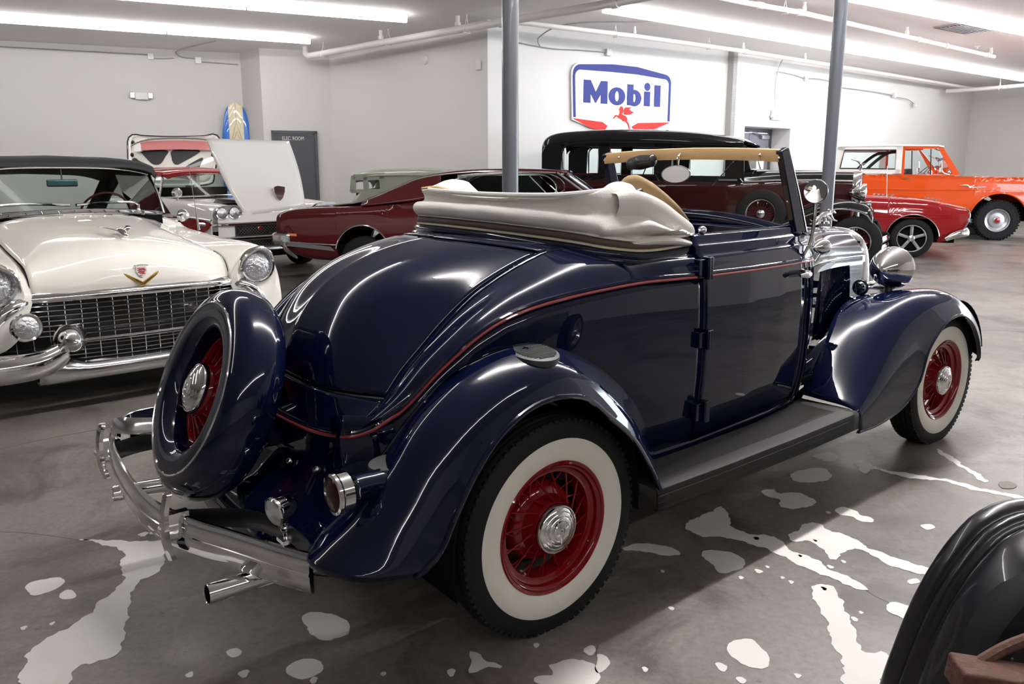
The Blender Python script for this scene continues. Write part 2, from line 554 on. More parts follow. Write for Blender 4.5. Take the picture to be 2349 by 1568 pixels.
def flat(poly, z, name, m, rough=1.0):
    """thin irregular slab of filler on the floor"""
    mb = MB()
    rnd = random.Random(len(poly) * 7 + int(poly[0][0] * 100))
    n = len(poly)
    per = sum(math.dist(poly[i], poly[(i + 1) % n]) for i in range(n))
    C = cr([(a, b, 0) for a, b in poly], max(24, min(260, int(per / 0.012))), True)
    m_ = len(C)
    ph = [rnd.random() * 6.28 for _ in range(6)]
    out = []
    for i in range(m_):
        d = C[(i + 1) % m_] - C[i - 1]
        l = max(1e-6, math.hypot(d[0], d[1]))
        t = 2 * PI * i / m_
        w = sum(math.sin(t * f + ph[k]) * a for k, (f, a) in enumerate(((int(per / .30) + 2, .006), (int(per / .11) + 3, .004), (int(per / .05) + 5, .0025)))) + (rnd.random() - .5) * .006
        w *= rough * min(1, per / 1.0)
        out.append((C[i][0] - d[1] / l * w, C[i][1] + d[0] / l * w))
    mb.prism(out[::-1] if sum(a[0] * b[1] - b[0] * a[1] for a, b in zip(out, out[1:])) < 0 else out, Matrix.Identity(4), z)
    return mb.build(name, m, floor, smooth=False)


for k, poly in enumerate(PATCH):
    flat(poly, 0.0015, 'filler_patch', 'patch')
flat(DRAIN[0], 0.003, 'drain_cover', 'drain', 0)
for x, y, r_ in SPECKS:
    q = [(x + r_ * math.cos(a) * (1 + .3 * math.sin(3 * a + x)), y + 1.3 * r_ * math.sin(a)) for a in np.linspace(0, 2 * PI, 8, endpoint=False)]
    flat(q, 0.0015, 'filler_patch', 'patch', 2.0)
for k, c_ in enumerate(CRACKS):
    mb = MB()
    mb.tube([(a, b, -0.0008) for a, b in c_], 0.003 if k == 2 else 0.002, 5, res=24)
    mb.build('floor_joint', 'joint', floor)

# ---- steel posts
for (x, y, r, lab) in ((-0.012, 5.45, 0.057, 'round grey steel post in the middle, rising behind the folded white top'),
                       (2.83, 7.0, 0.056, 'grey steel post on the right with a flared bracket at its top')):
    t = thing('steel_post', lab, 'post', (x, y, 0))
    mb = MB()
    mb.cyl((0, 0, 0.01), (0, 0, HT - 0.012), r, n=28)
    mb.build('shaft', 'post', t)
    mb = MB()
    mb.box((0, 0, 0.006), (0.25, 0.25, 0.012))
    mb.build('base_plate', 'post', t, smooth=False)
    if x > 1:
        mb = MB()
        T = XF((0, 0.006, 3.02), (PI / 2, 0, 0))
        mb.prism([(-0.05, 0.0), (0.05, 0.0), (0.16, 0.30), (-0.16, 0.30)], T, 0.012)
        mb.prism([(-0.16, 0.30), (0.16, 0.30), (0.3, HT - 3.03), (-0.3, HT - 3.03)], T, 0.012)
        mb.build('bracket', 'post', t, smooth=False)

# ---- fluorescent strips: each row is a run of fixtures
rows = [((-11.7, 10.04), (-3.48, 13.95)), ((-9.8, 8.30), (-1.55, 12.0)),
        ((1.27, 11.27), (12.5, 19.6)), ((2.2, 9.15), (14.5, 17.1))]
dR = Vector((0.826, 0.564))
nR = Vector((-0.564, 0.826))
for yc, x0c, x1c in ((-0.10, -0.2, 9.5), (-6.3, -8.0, 3.0), (3.6, -7.5, 1.0)):   # rows parallel to the blue car, above and beside it
    for_row = []
    for xc in (x0c, x1c):
        for_row.append(((-0.343 + xc * 0.781 - yc * 0.6245) / KR, (2.909 + xc * 0.6245 + yc * 0.781) / KR))
    rows.append(tuple(for_row))
rows.append(((7.2, 9.4), (10.9, 14.0)))  # added unseen row, brightens the far right wall
rows.append(((11.2, 12.4), (12.4, 14.6)))  # another added row out of view, lifts the same wall
lab = ['far left row of strip lights, ending near the corner pillar',
       'second row of strip lights from the left wall, ending above the angled wall',
       'row of strip lights running along the back wall behind the right post',
       'row of strip lights at the top right edge of the photo',
       'row of strip lights right above the blue car', 'row of strip lights behind the camera',
       'row of strip lights above the ivory car', 'added row of strip lights by the open door on the right, out of view, brightening the far wall', 'short row of strip lights next to the far right wall, beyond the open door']
for (a, b), lb in zip(rows, lab):
    a, b = Vector((a[0], a[1], 0)), Vector((b[0], b[1], 0))
    d = b - a
    t = thing('strip_light', lb, 'ceiling light', (a.x, a.y, H), math.atan2(d.y, d.x), 'fluorescent strip light rows')
    L_ = d.length
    mb = MB()
    mb.box((L_ / 2, 0, -0.030), (L_, 0.06, 0.056))
    mb.build('fixture_body', 'plastic', t, smooth=False)
    k = max(1, round(L_ / 2.44))
    for i in range(k):
        x0, x1 = i * L_ / k + 0.012, (i + 1) * L_ / k - 0.012
        mb = MB()
        mb.lathe([(0.036, x0), (0.036, x1)], 14, XF((0, 0, -0.088), (0, PI / 2, 0), (0.8, 1.25, 1)), True)
        mb.build('light_diffuser', 'tube_high' if 'right above' in lb else 'tube_mid' if ('behind the camera' in lb or 'open door' in lb) else 'tube', t)

# ---- sprinkler pipes under the ceiling


def pipe(name, lab, pts, r, hang=()):
    t = thing(name, lab, 'pipe', pts[0])
    o = Vector(pts[0])
    q = [Vector(p) - o for p in pts]
    mb = MB()
    mb.tube([tuple(p) for p in q], r, 14)
    mb.build('pipe_run', 'pipe', t)
    for h in hang:
        # h = fraction along, kind
        L_ = sum((q[i + 1] - q[i]).length for i in range(len(q) - 1))
        s = h[0] * L_
        for i in range(len(q) - 1):
            l = (q[i + 1] - q[i]).length
            if s <= l or i == len(q) - 2:
                p = q[i].lerp(q[i + 1], min(1, s / l))
                d = (q[i + 1] - q[i]).normalized()
                break
            s -= l
        mb = MB()
        top = H - o.z
        if h[1] == 'v':   # sprinkler drop / riser
            mb.cyl(tuple(p), (p.x, p.y, top - 0.002), r * 0.6, n=10)
            mb.cyl((p.x, p.y, p.z + r), (p.x, p.y, p.z + r + 0.05), r * 0.85, n=10)
            mb.build('riser', 'pipe', t)
        elif h[1] == 'c':  # coupling
            mb.cyl(tuple(p - d * 0.05), tuple(p + d * 0.05), r * 1.3, n=14)
            mb.build('coupling', 'pipe', t)
        else:
            w = r + 0.012
            nn = Vector((-d.y, d.x, 0))
            mb.tube([tuple(p + nn * w - Vector((0, 0, w))), tuple(p - nn * w - Vector((0, 0, w)))], 0.005, 6)
            mb.tube([tuple(p + nn * w - Vector((0, 0, w))), tuple(p + Vector((0, 0, w * 2.4))), tuple(p - nn * w - Vector((0, 0, w)))], 0.006, 6)
            mb.cyl(tuple(p + Vector((0, 0, w * 2.3))), (p.x, p.y, top), 0.006, n=6)
            mb.build('hanger', 'pipe', t)
    return t


pipe('sprinkler_pipe', 'thick white sprinkler main crossing the ceiling from the corner past the middle post',
     [(-3.83, 14.95, 3.73), (-3.80, 14.83, 3.60), (-3.72, 14.76, 3.55), (-2.233, 13.356, 3.55), (-0.378, 11.70, 3.55), (1.237, 10.246, 3.55), (5.4, 6.1, 3.55)], 0.055,
     [(0.06, 'h'), (0.19, 'v'), (0.205, 'h'), (0.33, 'v'), (0.345, 'h'), (0.40, 'c'), (0.55, 'c')])
pipe('sprinkler_pipe', 'white sprinkler branch pipe running along the top of the back wall above the lettered sign',
     [(0.05, 11.75, 3.6), (1.917, 12.907, 3.6), (4.015, 14.399, 3.6), (6.1, 16.05, 3.6), (12.3, 21.2, 3.62)], 0.038,
     [(0.12, 'h'), (0.145, 'v'), (0.26, 'h'), (0.32, 'v'), (0.325, 'c'), (0.45, 'v')])
pipe('sprinkler_pipe', 'white sprinkler branch pipe across the ceiling beside the right post',
     [(0.9, 8.9, 3.6), (2.929, 10.415, 3.6), (3.966, 11.108, 3.6), (6.533, 13.154, 3.6), (9.104, 15.201, 3.6)], 0.038,
     [(0.28, 'c'), (0.33, 'h'), (0.37, 'v'), (0.36, 'c'), (0.66, 'v'), (0.70, 'c'), (0.80, 'c'), (0.985, 'v'), (0.97, 'c')])
pipe('sprinkler_pipe', 'white sprinkler pipe near the far right corner', [(11.2, 20.6, 3.5), (11.7, 20.2, 3.5), (13.2, 18.2, 3.5), (14.6, 15.6, 3.5)], 0.05,
     [(0.2, 'h'), (0.35, 'h'), (0.6, 'h')])


def wallthing(name, label, cat, base, yaw):
    return thing(name, label, cat, base, yaw)


A_M, A_B, A_A, A_C, A_L = 0.5686, 0.668, -0.7895, 0.340, 0.3835


def frame_at(base, yaw):
    c, s_ = math.cos(yaw), math.sin(yaw)
    return lambda x, y, z: (base[0] + c * x - s_ * y, base[1] + s_ * x + c * y, z)


FM, FB, FA = frame_at(P_M1, A_M), frame_at(P_M2, A_B), frame_at(P_C2, A_A)
FC, FL = frame_at(P_C1, A_C), frame_at(P_WL1, A_L)
UP = (PI / 2, 0, 0)   # sheet lying in local x-z, thickness towards -y

# ---- oil company sign
M['sign_white'] = mat('enamel white', (0.86, 0.86, 0.86), 0.35, coat=0.2)
M['sign_blue'] = mat('enamel blue', (0.035, 0.05, 0.26), 0.5, spec=0.25)
M['sign_red'] = mat('enamel red', (0.70, 0.03, 0.02), 0.5, spec=0.25)
t = thing('enamel_sign', 'large white sign with blue lettering and red winged horse on the back wall', 'sign', FM(0, 0, 0)[:2] + (0,), A_M)


def sheet(poly, y, th, name, m, par):
    mb = MB()
    mb.prism(poly, XF((0, y, 0), UP), th)
    return mb.build(name, m, par, smooth=False)


def rnd_arc(cx, cy, r, a0, a1, n=8):
    return [(cx + r * math.cos(R(a0 + (a1 - a0) * k / n)), cy + r * math.sin(R(a0 + (a1 - a0) * k / n))) for k in range(n + 1)]


out = [(1.60, 2.32), (1.575, 3.02)] + rnd_arc(1.755, 3.06, 0.18, 180, 95) + [(2.45, 3.285), (3.0, 3.28)] + rnd_arc(3.66, 3.02, 0.18, 80, 5) + [(3.83, 2.32), (3.45, 2.245), (2.70, 2.10), (2.0, 2.20)]
sheet(out, -0.02, 0.03, 'panel', 'sign_white', t)
band_o = [(1.625, 2.36), (1.60, 3.02)] + rnd_arc(1.76, 3.06, 0.155, 180, 95) + [(2.45, 3.262), (3.0, 3.255)] + rnd_arc(3.655, 3.015, 0.155, 80, 5) + [(3.805, 2.36)]
band_i = [(1.675, 2.36), (1.65, 2.98)] + rnd_arc(1.76, 3.02, 0.11, 180, 95) + [(2.45, 3.135), (3.0, 3.13)] + rnd_arc(3.655, 2.985, 0.105, 80, 5) + [(3.755, 2.36)]
mb = MB()
n = len(band_o)
T = XF((0, -0.05, 0), UP)
mb.grid(np.array([[tuple(T @ Vector((x, z, 0.0))) for x, z in band_o], [tuple(T @ Vector((x, z, 0.006))) for x, z in band_o],
                  [tuple(T @ Vector((x, z, 0.006))) for x, z in band_i], [tuple(T @ Vector((x, z, 0))) for x, z in band_i]]))
mb.build('blue_border', 'sign_blue', t, smooth=False)
sheet([(1.60, 2.345), (2.25, 2.30), (2.36, 2.24), (2.30, 2.16), (2.0, 2.19)], -0.05, 0.006, 'red_ribbon', 'sign_red', t)
sheet([(3.82, 2.345), (3.05, 2.31), (2.90, 2.24), (3.0, 2.16), (3.4, 2.20)], -0.05, 0.006, 'red_ribbon', 'sign_red', t)
z0, z1 = 2.605, 2.975


def letter(poly_list, name='letter'):
    mb = MB()
    for p in poly_list:
        mb.prism(p, XF((0, -0.05, 0), UP), 0.006)
    return mb.build(name, 'sign_blue', t, smooth=False)


def oring(cx, cz, rx, rz, ix, iz):
    mb = MB()
    n = 28
    o_ = [(cx + rx * math.cos(2 * PI * k / n), cz + rz * math.sin(2 * PI * k / n)) for k in range(n)]
    i_ = [(cx + ix * math.cos(2 * PI * k / n), cz + iz * math.sin(2 * PI * k / n)) for k in range(n)]
    T = XF((0, -0.05, 0), UP)
    mb.grid(np.array([[tuple(T @ Vector((x, z, h))) for x, z in q] for q, h in ((o_, 0), (o_, 0.006), (i_, 0.006), (i_, 0))]), cv=True)
    return mb


letter([[(1.83, z0), (1.83, z1), (1.985, z1), (2.09, z1 - .17), (2.09, z0)][:0] or [(1.83, z0), (1.83, z1), (1.98, z1), (2.09, z1 - .19), (2.20, z1), (2.345, z1), (2.345, z0), (2.20, z0), (2.20, z0 + .15), (2.09, z0), (1.98, z0 + .15), (1.98, z0)]])
oring(2.555, z0 + .135, .185, .15, .045, .085).build('letter', 'sign_blue', t, smooth=False)
mb = oring(2.945, z0 + .125, .165, .14, .035, .07)
mb.prism([(2.785, z0), (2.785, z1 - .02), (2.925, z1 - .02), (2.925, z0)], XF((0, -0.0505, 0), UP), 0.006)
mb.build('letter', 'sign_blue', t, smooth=False)
letter([[(3.175, z0), (3.175, z0 + .25), (3.315, z0 + .25), (3.315, z0)], rnd_arc(3.245, z1 - .04, 0.068, 0, 345, 23)])
letter([[(3.415, z0), (3.415, z1), (3.56, z1), (3.56, z0)]])
horse = [[(2.61, 2.53), (2.64, 2.575), (2.67, 2.58), (2.70, 2.55), (2.70, 2.49), (2.68, 2.44), (2.76, 2.42), (2.80, 2.38), (2.80, 2.33), (2.84, 2.29), (2.87, 2.19), (2.85, 2.19), (2.81, 2.28), (2.76, 2.32), (2.70, 2.33), (2.66, 2.36), (2.60, 2.38), (2.55, 2.41), (2.49, 2.36), (2.48, 2.37), (2.53, 2.43), (2.60, 2.42), (2.62, 2.46), (2.63, 2.51), (2.60, 2.515)],
         [(2.72, 2.44), (2.71, 2.52), (2.75, 2.565), (2.88, 2.57), (2.84, 2.53), (2.90, 2.50), (2.95, 2.49), (2.87, 2.45), (2.80, 2.44)]]
mb = MB()
for p in horse:
    mb.prism(p, XF((0, -0.05, 0), UP), 0.008)
mb.build('winged_horse', 'sign_red', t, smooth=False)

# ---- grey door in the corner wall
t = thing('door_1', None, None, (P_C1[0], P_C1[1], 0), A_C)
t['kind'] = 'structure'
t['label'] = 'dark grey steel door with white lettering, half hidden behind the raised white hood'
mb = MB()
for c, sz in (((0.165, -0.02, 1.12), (0.055, 0.09, 2.24)), ((0.965, -0.02, 1.12), (0.055, 0.09, 2.24)), ((0.565, -0.02, 2.215), (0.855, 0.09, 0.055))):
    mb.box(c, sz)
mb.build('door_frame', 'frame', t, smooth=False)
mb = MB()
mb.box((0.565, -0.012, 1.09), (0.75, 0.035, 2.16))
mb.build('door_leaf', 'frame', t, smooth=False)
cu = bpy.data.curves.new('door_lettering', 'FONT')
cu.body = 'ELEC. ROOM'
cu.size = 0.10
cu.extrude = 0.002
cu.materials.append(M['plastic'])
ot = text_mesh('door_lettering', cu)
ot.parent = t
ot.location = (0.33, -0.033, 2.065)
ot.scale = (0.72, 1, 1)
ot.rotation_euler = (PI / 2, 0, 0)

# ---- recessed double door under the exit sign
t = thing('door_2', None, None, onB(0, 0, 0), A_B)
t['kind'] = 'structure'
t['label'] = 'grey-violet double door set back in the wall under the exit sign'
mb = MB()
mb.box((1.235, 0.33, 2.30), (1.57, 0.06, 0.08))
mb.box((0.49, 0.33, 1.15), (0.08, 0.06, 2.30))
mb.box((1.98, 0.33, 1.15), (0.08, 0.06, 2.30))
mb.build('door_frame', 'frame', t, smooth=False)
for x in (0.88, 1.59):
    mb = MB()
    w, zz = 0.345, ((0.02, 1.52), (1.86, 2.25))
    for a, b in zz:
        mb.box((x, 0.33, (a + b) / 2), (2 * w, 0.04, b - a))
    mb.box((x - w + .06, 0.33, 1.69), (0.12, 0.04, 0.34))
    mb.box((x + w - .06, 0.33, 1.69), (0.12, 0.04, 0.34))
    o = mb.build('door_leaf', 'doorblue', t, smooth=False)
    mb = MB()
    mb.box((x, 0.335, 1.69), (0.46, 0.01, 0.34))
    mb.build('door_pane', 'daywin', o, smooth=False)
mb = MB()
mb.box((1.72, 0.27, 2.17), (0.26, 0.07, 0.07))
mb.tube([(1.62, 0.25, 2.2), (1.35, 0.2, 2.24), (1.2, 0.29, 2.27)], 0.012, 6)
mb.build('door_closer', 'silver', t, smooth=False)

# ---- small fittings
t = thing('exit_sign', 'white exit sign with pale red letters above the recessed double door', 'sign', FB(1.43, -0.14, 2.58), A_B)
mb = MB()
mb.box((0, -0.03, 0), (0.31, 0.05, 0.19))
mb.build('housing', 'plastic', t, smooth=False, bevel=0.006)
M['exitred'] = mat('pale red exit letters', (0.8, 0.2, 0.2), 0.5, emit=((1.0, 0.35, 0.35), 0.8))
cu = bpy.data.curves.new('exit_letters', 'FONT')
cu.body = 'EXIT'
cu.size = 0.14
cu.extrude = 0.002
cu.align_x = 'CENTER'
cu.align_y = 'CENTER'
cu.materials.append(M['exitred'])
ot = text_mesh('exit_letters', cu)
ot.parent = t
ot.location = (0, -0.0575, 0)
ot.rotation_euler = (PI / 2, 0, 0)
mb = MB()
mb.ball((-0.17, -0.05, -0.03), 0.04, 12, 8)
mb.build('lamp_head', 'plastic', t)

t = thing('emergency_light', 'white twin-head emergency light on the grey left wall', 'emergency light', FL(-1.81, -0.01, 2.87), A_L)
mb = MB()
mb.box((0, -0.04, 0), (0.22, 0.07, 0.13))
mb.build('housing', 'plastic', t, smooth=False, bevel=0.008)
for x in (-0.155, 0.155):
    mb = MB()
    mb.box((x, -0.05, 0.01), (0.085, 0.08, 0.11))
    mb.build('lamp_head', 'lens', t, smooth=False, bevel=0.01)


def jbox(lab, F, x, z, yaw, runs, s_=0.09, y=-0.04):
    """metal junction box with its conduit runs on a wall"""
    t = thing('junction_box', lab, 'junction box', F(x, y, z), yaw)
    mb = MB()
    mb.box((0, 0, 0), (s_, 0.05, s_ * 1.1))
    mb.build('box_body', 'plastic', t, smooth=False, bevel=0.004)
    for r_ in runs:
        mb = MB()
        mb.tube(r_, 0.010, 7, res=24)
        mb.build('conduit', 'conduit', t)
    return t


jbox('grey junction box high on the left wall, left one of two', FL, -1.60, 3.60, A_L, [[(-8, 0.01, 0.06), (-4, 0.01, 0.05), (0, 0.01, 0.03)], [(0, 0.01, -0.03), (0.2, 0.01, -0.03), (0.4, 0.01, -0.01)]], 0.10)
jbox('white junction box high on the left wall, nearest the corner pillar', FL, -0.77, 3.57, A_L, [[(0, 0.01, 0.03), (-0.3, 0.0, 0.05), (-0.35, -0.1, 0.15), (0.3, -1.4, 0.165)], [(0, 0.01, -0.02), (0.35, 0.01, -0.03), (0.72, 0.01, -0.04)]], 0.11)
jbox('small white junction box near the ceiling between the middle post and the lettered sign', FM, 2.36, 3.45, A_M, [[(-2.0, 0.01, 0.02), (-1.2, 0.01, -0.03), (-0.6, 0.01, -0.01), (0, 0.01, 0)], [(-1.4, 0.01, -0.02), (-1.5, -0.1, 0.1), (-1.2, -0.5, 0.27), (-0.2, -1.3, 0.28)]], 0.10)
jbox('small junction box right of the conduit above the exit sign', FB, 2.42, 3.36, A_B, [[(-1.05, 0, -0.6), (-1.05, 0, -0.03), (-1.0, 0, 0.06), (-0.5, 0, 0.05), (0, 0, 0)], [(0, 0, 0), (0.5, 0.0, 0.03), (1.3, 0.0, 0.0)], [(-1.05, 0, -0.62), (-1.06, 0, -0.1), (-1.03, -0.05, 0.2), (-0.95, -0.1, 0.36)]], 0.10, -0.16)
jbox('small grey box far along the back wall', FB, 6.3, 3.25, A_B, [[(-2.6, 0.02, 0.03), (-1.0, 0.02, 0.03), (0, 0.02, 0)]], 0.10, -0.14)
jbox('small dark-lens box further along the back wall than the other boxes', FB, 7.4, 3.1, A_B, [[(-1.0, 0.02, 0.12), (-0.4, 0.02, 0.1), (0, 0.02, 0)]], 0.12, -0.14)

t = thing('smoke_detector', 'small round white detector on the angled wall left of the middle post', 'detector', FA(2.976, -0.005, 3.30), A_A)
mb = MB()
mb.lathe([(0.001, 0.05), (0.04, 0.05), (0.065, 0.035), (0.07, 0), (0.001, 0)], 24, XF((0, 0, 0), UP))
mb.build('detector_body', 'plastic', t)
t = thing('thermostat', 'small white wall unit beside the corner of the angled wall', 'thermostat', FA(4.30, -0.005, 3.10), A_A)
mb = MB()
mb.box((0, -0.02, 0), (0.11, 0.03, 0.15))
mb.build('unit_body', 'plastic', t, smooth=False, bevel=0.008)
for x, y, lab in ((-4.55, 8.6, 'small ceiling sprinkler head at the upper left'), (8.6, 14.9, 'small ceiling sprinkler head near the end of the branch pipe')):
    t = thing('ceiling_sprinkler', lab, 'sprinkler', (x, y, H))
    mb = MB()
    mb.lathe([(0.001, -0.002), (0.05, -0.003), (0.04, -0.015), (0.015, -0.02), (0.012, -0.05), (0.03, -0.06), (0.001, -0.062)], 16)
    mb.build('head_body', 'pipe', t)
t = thing('ceiling_vent', 'flat grey ceiling vent at the upper right', 'vent', (7.35, 13.0, H), 0.6)
M['vent'] = mat('vent grey', (0.30, 0.29, 0.29), 0.6)
mb = MB()
for k in range(9):
    mb.box((0, -0.24 + k * 0.06, -0.02), (0.9, 0.035, 0.012), (0.5, 0, 0))
mb.build('vent_slats', 'vent', t, smooth=False)
mb = MB()
for c, sz in (((0, 0.3, -0.012), (1.0, 0.05, 0.02)), ((0, -0.3, -0.012), (1.0, 0.05, 0.02)), ((0.48, 0, -0.012), (0.05, 0.6, 0.02)), ((-0.48, 0, -0.012), (0.05, 0.6, 0.02))):
    mb.box(c, sz)
mb.build('vent_frame', 'vent', t, smooth=False)

# ---- surfboard leaning in the corner
t = thing('surfboard', 'blue and cream surfboard standing upright against the grey left wall', 'surfboard', FL(-0.16, -0.20, 0.0), A_L)
M['sb_blue'] = mat('surfboard blue', (0.03, 0.17, 0.62), 0.2, coat=0.8)
M['sb_cream'] = mat('surfboard cream', (0.72, 0.64, 0.42), 0.25, coat=0.8)
M['sb_brown'] = mat('surfboard brown line', (0.18, 0.08, 0.04), 0.4)


def sb_w(u):
    return 0.30 * (max(0.0, 1 - (2 * u - 1) ** 2) ** 0.34) * (1.0 if u < .5 else 1.0)


def board(x0f, x1f, m, name, th=0.0):
    mb = MB()
    G1, G2 = [], []
    for k in range(41):
        u = k / 40
        w = sb_w(u)
        xs = np.clip(np.linspace(x0f, x1f, 9), -w, w)
        z = 2.80 * u
        G1.append([(x, -0.035 * math.sqrt(max(0, 1 - (x / max(w, .001)) ** 2)) - th, z) for x in xs])
        G2.append([(x, 0.03 * math.sqrt(max(0, 1 - (x / max(w, .001)) ** 2)), z) for x in xs])
    mb.grid(G1)
    mb.grid(G2, flip=True)
    return mb.build(name, m, t, ang=60)


board(-0.3, -0.135, 'sb_blue', 'blue_rail')
board(-0.135, 0.135, 'sb_cream', 'cream_deck')
board(0.135, 0.3, 'sb_blue', 'blue_rail')
mb = MB()
for zz in (0, -0.09):
    mb.tube([(-0.10, -0.037, 2.05 + zz), (0, -0.038, 2.42 + zz * 2), (0.10, -0.037, 2.05 + zz)], 0.004, 5)
mb.tube([(0, -0.037, 2.42), (0, -0.036, 2.79)], 0.003, 5)
mb.build('pin_lines', 'sb_brown', t)


# ---- scale everything fixed to walls and ceiling about the camera position
bpy.context.view_layer.update()
for o in list(COL.objects):
    if o.parent is not None or o in (cam, floor) or o.name.startswith('steel_post'):
        continue
    if o.type == 'MESH' and o.get('kind') == 'structure':
        for v in o.data.vertices:
            v.co.x *= KR
            v.co.y *= KR
            if v.co.z > 0.01:
                v.co.z = v.co.z * KR - CAM_ZOFF
    else:
        o.location = (o.location.x * KR, o.location.y * KR, o.location.z * KR - CAM_ZOFF)
        o.scale = (KR, KR, KR)
        if o.location.z < 0:
            for c in [c for c in o.children_recursive if c.type == 'MESH']:
                lim = -o.location.z / KR
                for v in c.data.vertices:
                    if v.co.z + c.location.z < lim:
                        v.co.z = lim - c.location.z

# ================================================================ BLUE CABRIOLET (car frame: x forward from the rear axle, y left, z up)
FY = 0.6745
ford = thing('cabriolet_car', 'dark blue 1930s open cabriolet with folded cream top, red wire wheels and rear spare wheel', 'car',
             (0.1444 - math.sin(FY) * 0.78, 2.30 + math.cos(FY) * 0.78, 0), FY)


def mir(pts):
    return [(p[0], -p[1], p[2]) for p in pts]


def both(fn):
    for s_ in (1, -1):
        fn(s_)


def interp(tab, x):
    xs = [t[0] for t in tab]
    return [float(np.interp(x, xs, [t[k] for t in tab])) for k in range(1, len(tab[0]))]


# ---------------- wheels
def spokes(par, side_R, r0, h0, r1, h1, m, n=16):
    """wire spokes, crossing pairs; the wheel's local axis is +z outward"""
    def one(a0, a1, ra, ha, rb, hb, rad=0.0032):
        mb = MB()
        mb.M = side_R
        mb.cyl((ra * math.cos(a0), ra * math.sin(a0), ha), (rb * math.cos(a1), rb * math.sin(a1), hb), rad, n=6, cap=False)
        return mb
    first = one(0, R(17), r0, h0, r1, h1).build('spoke', m, par)
    second = one(0, -R(17), r0 * 1.25, h0 - 0.045, r1, h1 - 0.02).build('spoke', m, par)
    ax = (side_R.to_3x3() @ Vector((0, 0, 1))).normalized()
    for k in range(1, n):
        for src, off in ((first, 0.0), (second, 0.5)):
            c = src.copy()
            c.parent = par
            COL.objects.link(c)
            c.rotation_mode = 'QUATERNION'
            from mathutils import Quaternion
            c.rotation_quaternion = Quaternion(ax, 2 * PI * (k + off) / n)


def ford_wheel(loc, side, steer=0.0):
    RT = XF((0, 0, 0), ROT_R if side < 0 else ROT_L)
    half = [(0.220, 0.052), (0.235, 0.062), (0.262, 0.068), (0.298, 0.0675), (0.318, 0.068), (0.338, 0.066), (0.352, 0.060), (0.3595, 0.050), (0.3625, 0.036), (0.3630, 0.031), (0.358, 0.030), (0.358, 0.022), (0.3645, 0.021), (0.3650, 0.006), (0.360, 0.005)]
    prof = half + [(r, -h * 1.12) for r, h in reversed(half)]
    mb = MB()
    mb.lathe([(0.216, 0.02)] + prof + [(0.216, -0.02)], 96, RT)
    ty = mb.build('wheel', 'rubber', ford, ang=25)
    ty.location = loc
    ty.rotation_euler = (0, 0, steer)
    mb = MB()
    for k in range(84):
        a = 2 * PI * k / 84
        for h in (0.043, -0.043):
            mb.box((0.3535 * math.cos(a), 0.3535 * math.sin(a), h * 1.28), (0.012, 0.016, 0.014), (0, 0, a))
    o = MB()
    o.M = RT
    o.add(mb.v, mb.f)
    tl = o.build('tread_lugs', 'rubber', ty, smooth=False)
    tl['kind'] = 'stuff'
    for q_ in (ty, tl):      # the tyre flattens where it carries the car
        for v in q_.data.vertices:
            v.co.z = max(v.co.z, -loc[2] + .001)
    mb = MB()
    mb.lathe([(0.2205, 0.053), (0.2225, 0.0595), (0.235, 0.0655), (0.262, 0.071), (0.285, 0.0705), (0.2975, 0.0675), (0.2980, 0.064)], 96, RT)
    mb.build('whitewall', 'whitewall', ty)
    mb = MB()
    mb.lathe([(0.2215, 0.050), (0.2225, 0.060), (0.2185, 0.064), (0.211, 0.060), (0.207, 0.052), (0.2035, 0.050), (0.1985, 0.048), (0.195, 0.036), (0.188, 0.031), (0.1765, 0.028), (0.1735, 0.018),
              (0.1735, -0.03), (0.190, -0.035), (0.200, -0.05), (0.220, -0.058)], 80, RT)
    mb.build('rim', 'red', ty)
    mb = MB()
    mb.lathe([(0.0815, 0.060), (0.0845, 0.054), (0.087, 0.045), (0.093, 0.025), (0.100, 0.012), (0.118, 0.004), (0.128, -0.006), (0.133, -0.025), (0.135, -0.055)], 56, RT)
    mb.build('hub', 'red', ty)
    mb = MB()
    mb.lathe([(0.0825, 0.058), (0.0830, 0.066), (0.079, 0.0735), (0.0745, 0.0745), (0.072, 0.0775), (0.064, 0.0820), (0.0615, 0.0815), (0.059, 0.0845), (0.050, 0.0880), (0.0475, 0.0870), (0.045, 0.0900), (0.034, 0.0930), (0.0315, 0.0915), (0.029, 0.094), (0.012, 0.0965), (0.010, 0.0945), (0.006, 0.097), (0.0005, 0.0975)], 56, RT)
    cap = mb.build('hub_cap', 'chrome', ty)
    # raised emblem on the cap: an upright "V" between two bars
    mb = MB()
    mb.M = RT
    for a, b in (((-0.018, 0.040), (0.0, -0.040)), ((0.018, 0.040), (0.0, -0.040))):
        mb.tube([(a[0], a[1], 0.089), (a[0] * .5, 0.0, 0.098), (b[0], b[1], 0.091)], 0.0022, 6, res=7)
    mb.build('cap_emblem', 'chrome', ty)
    # brake drum
    mb = MB()
    mb.lathe([(0.001, -0.05), (0.145, -0.05), (0.155, -0.055), (0.155, -0.10), (0.001, -0.10)], 48, RT)
    mb.build('brake_drum', 'black', ty)
    spokes(ty, RT, 0.089, 0.046, 0.176, 0.018, 'red')
    return ty


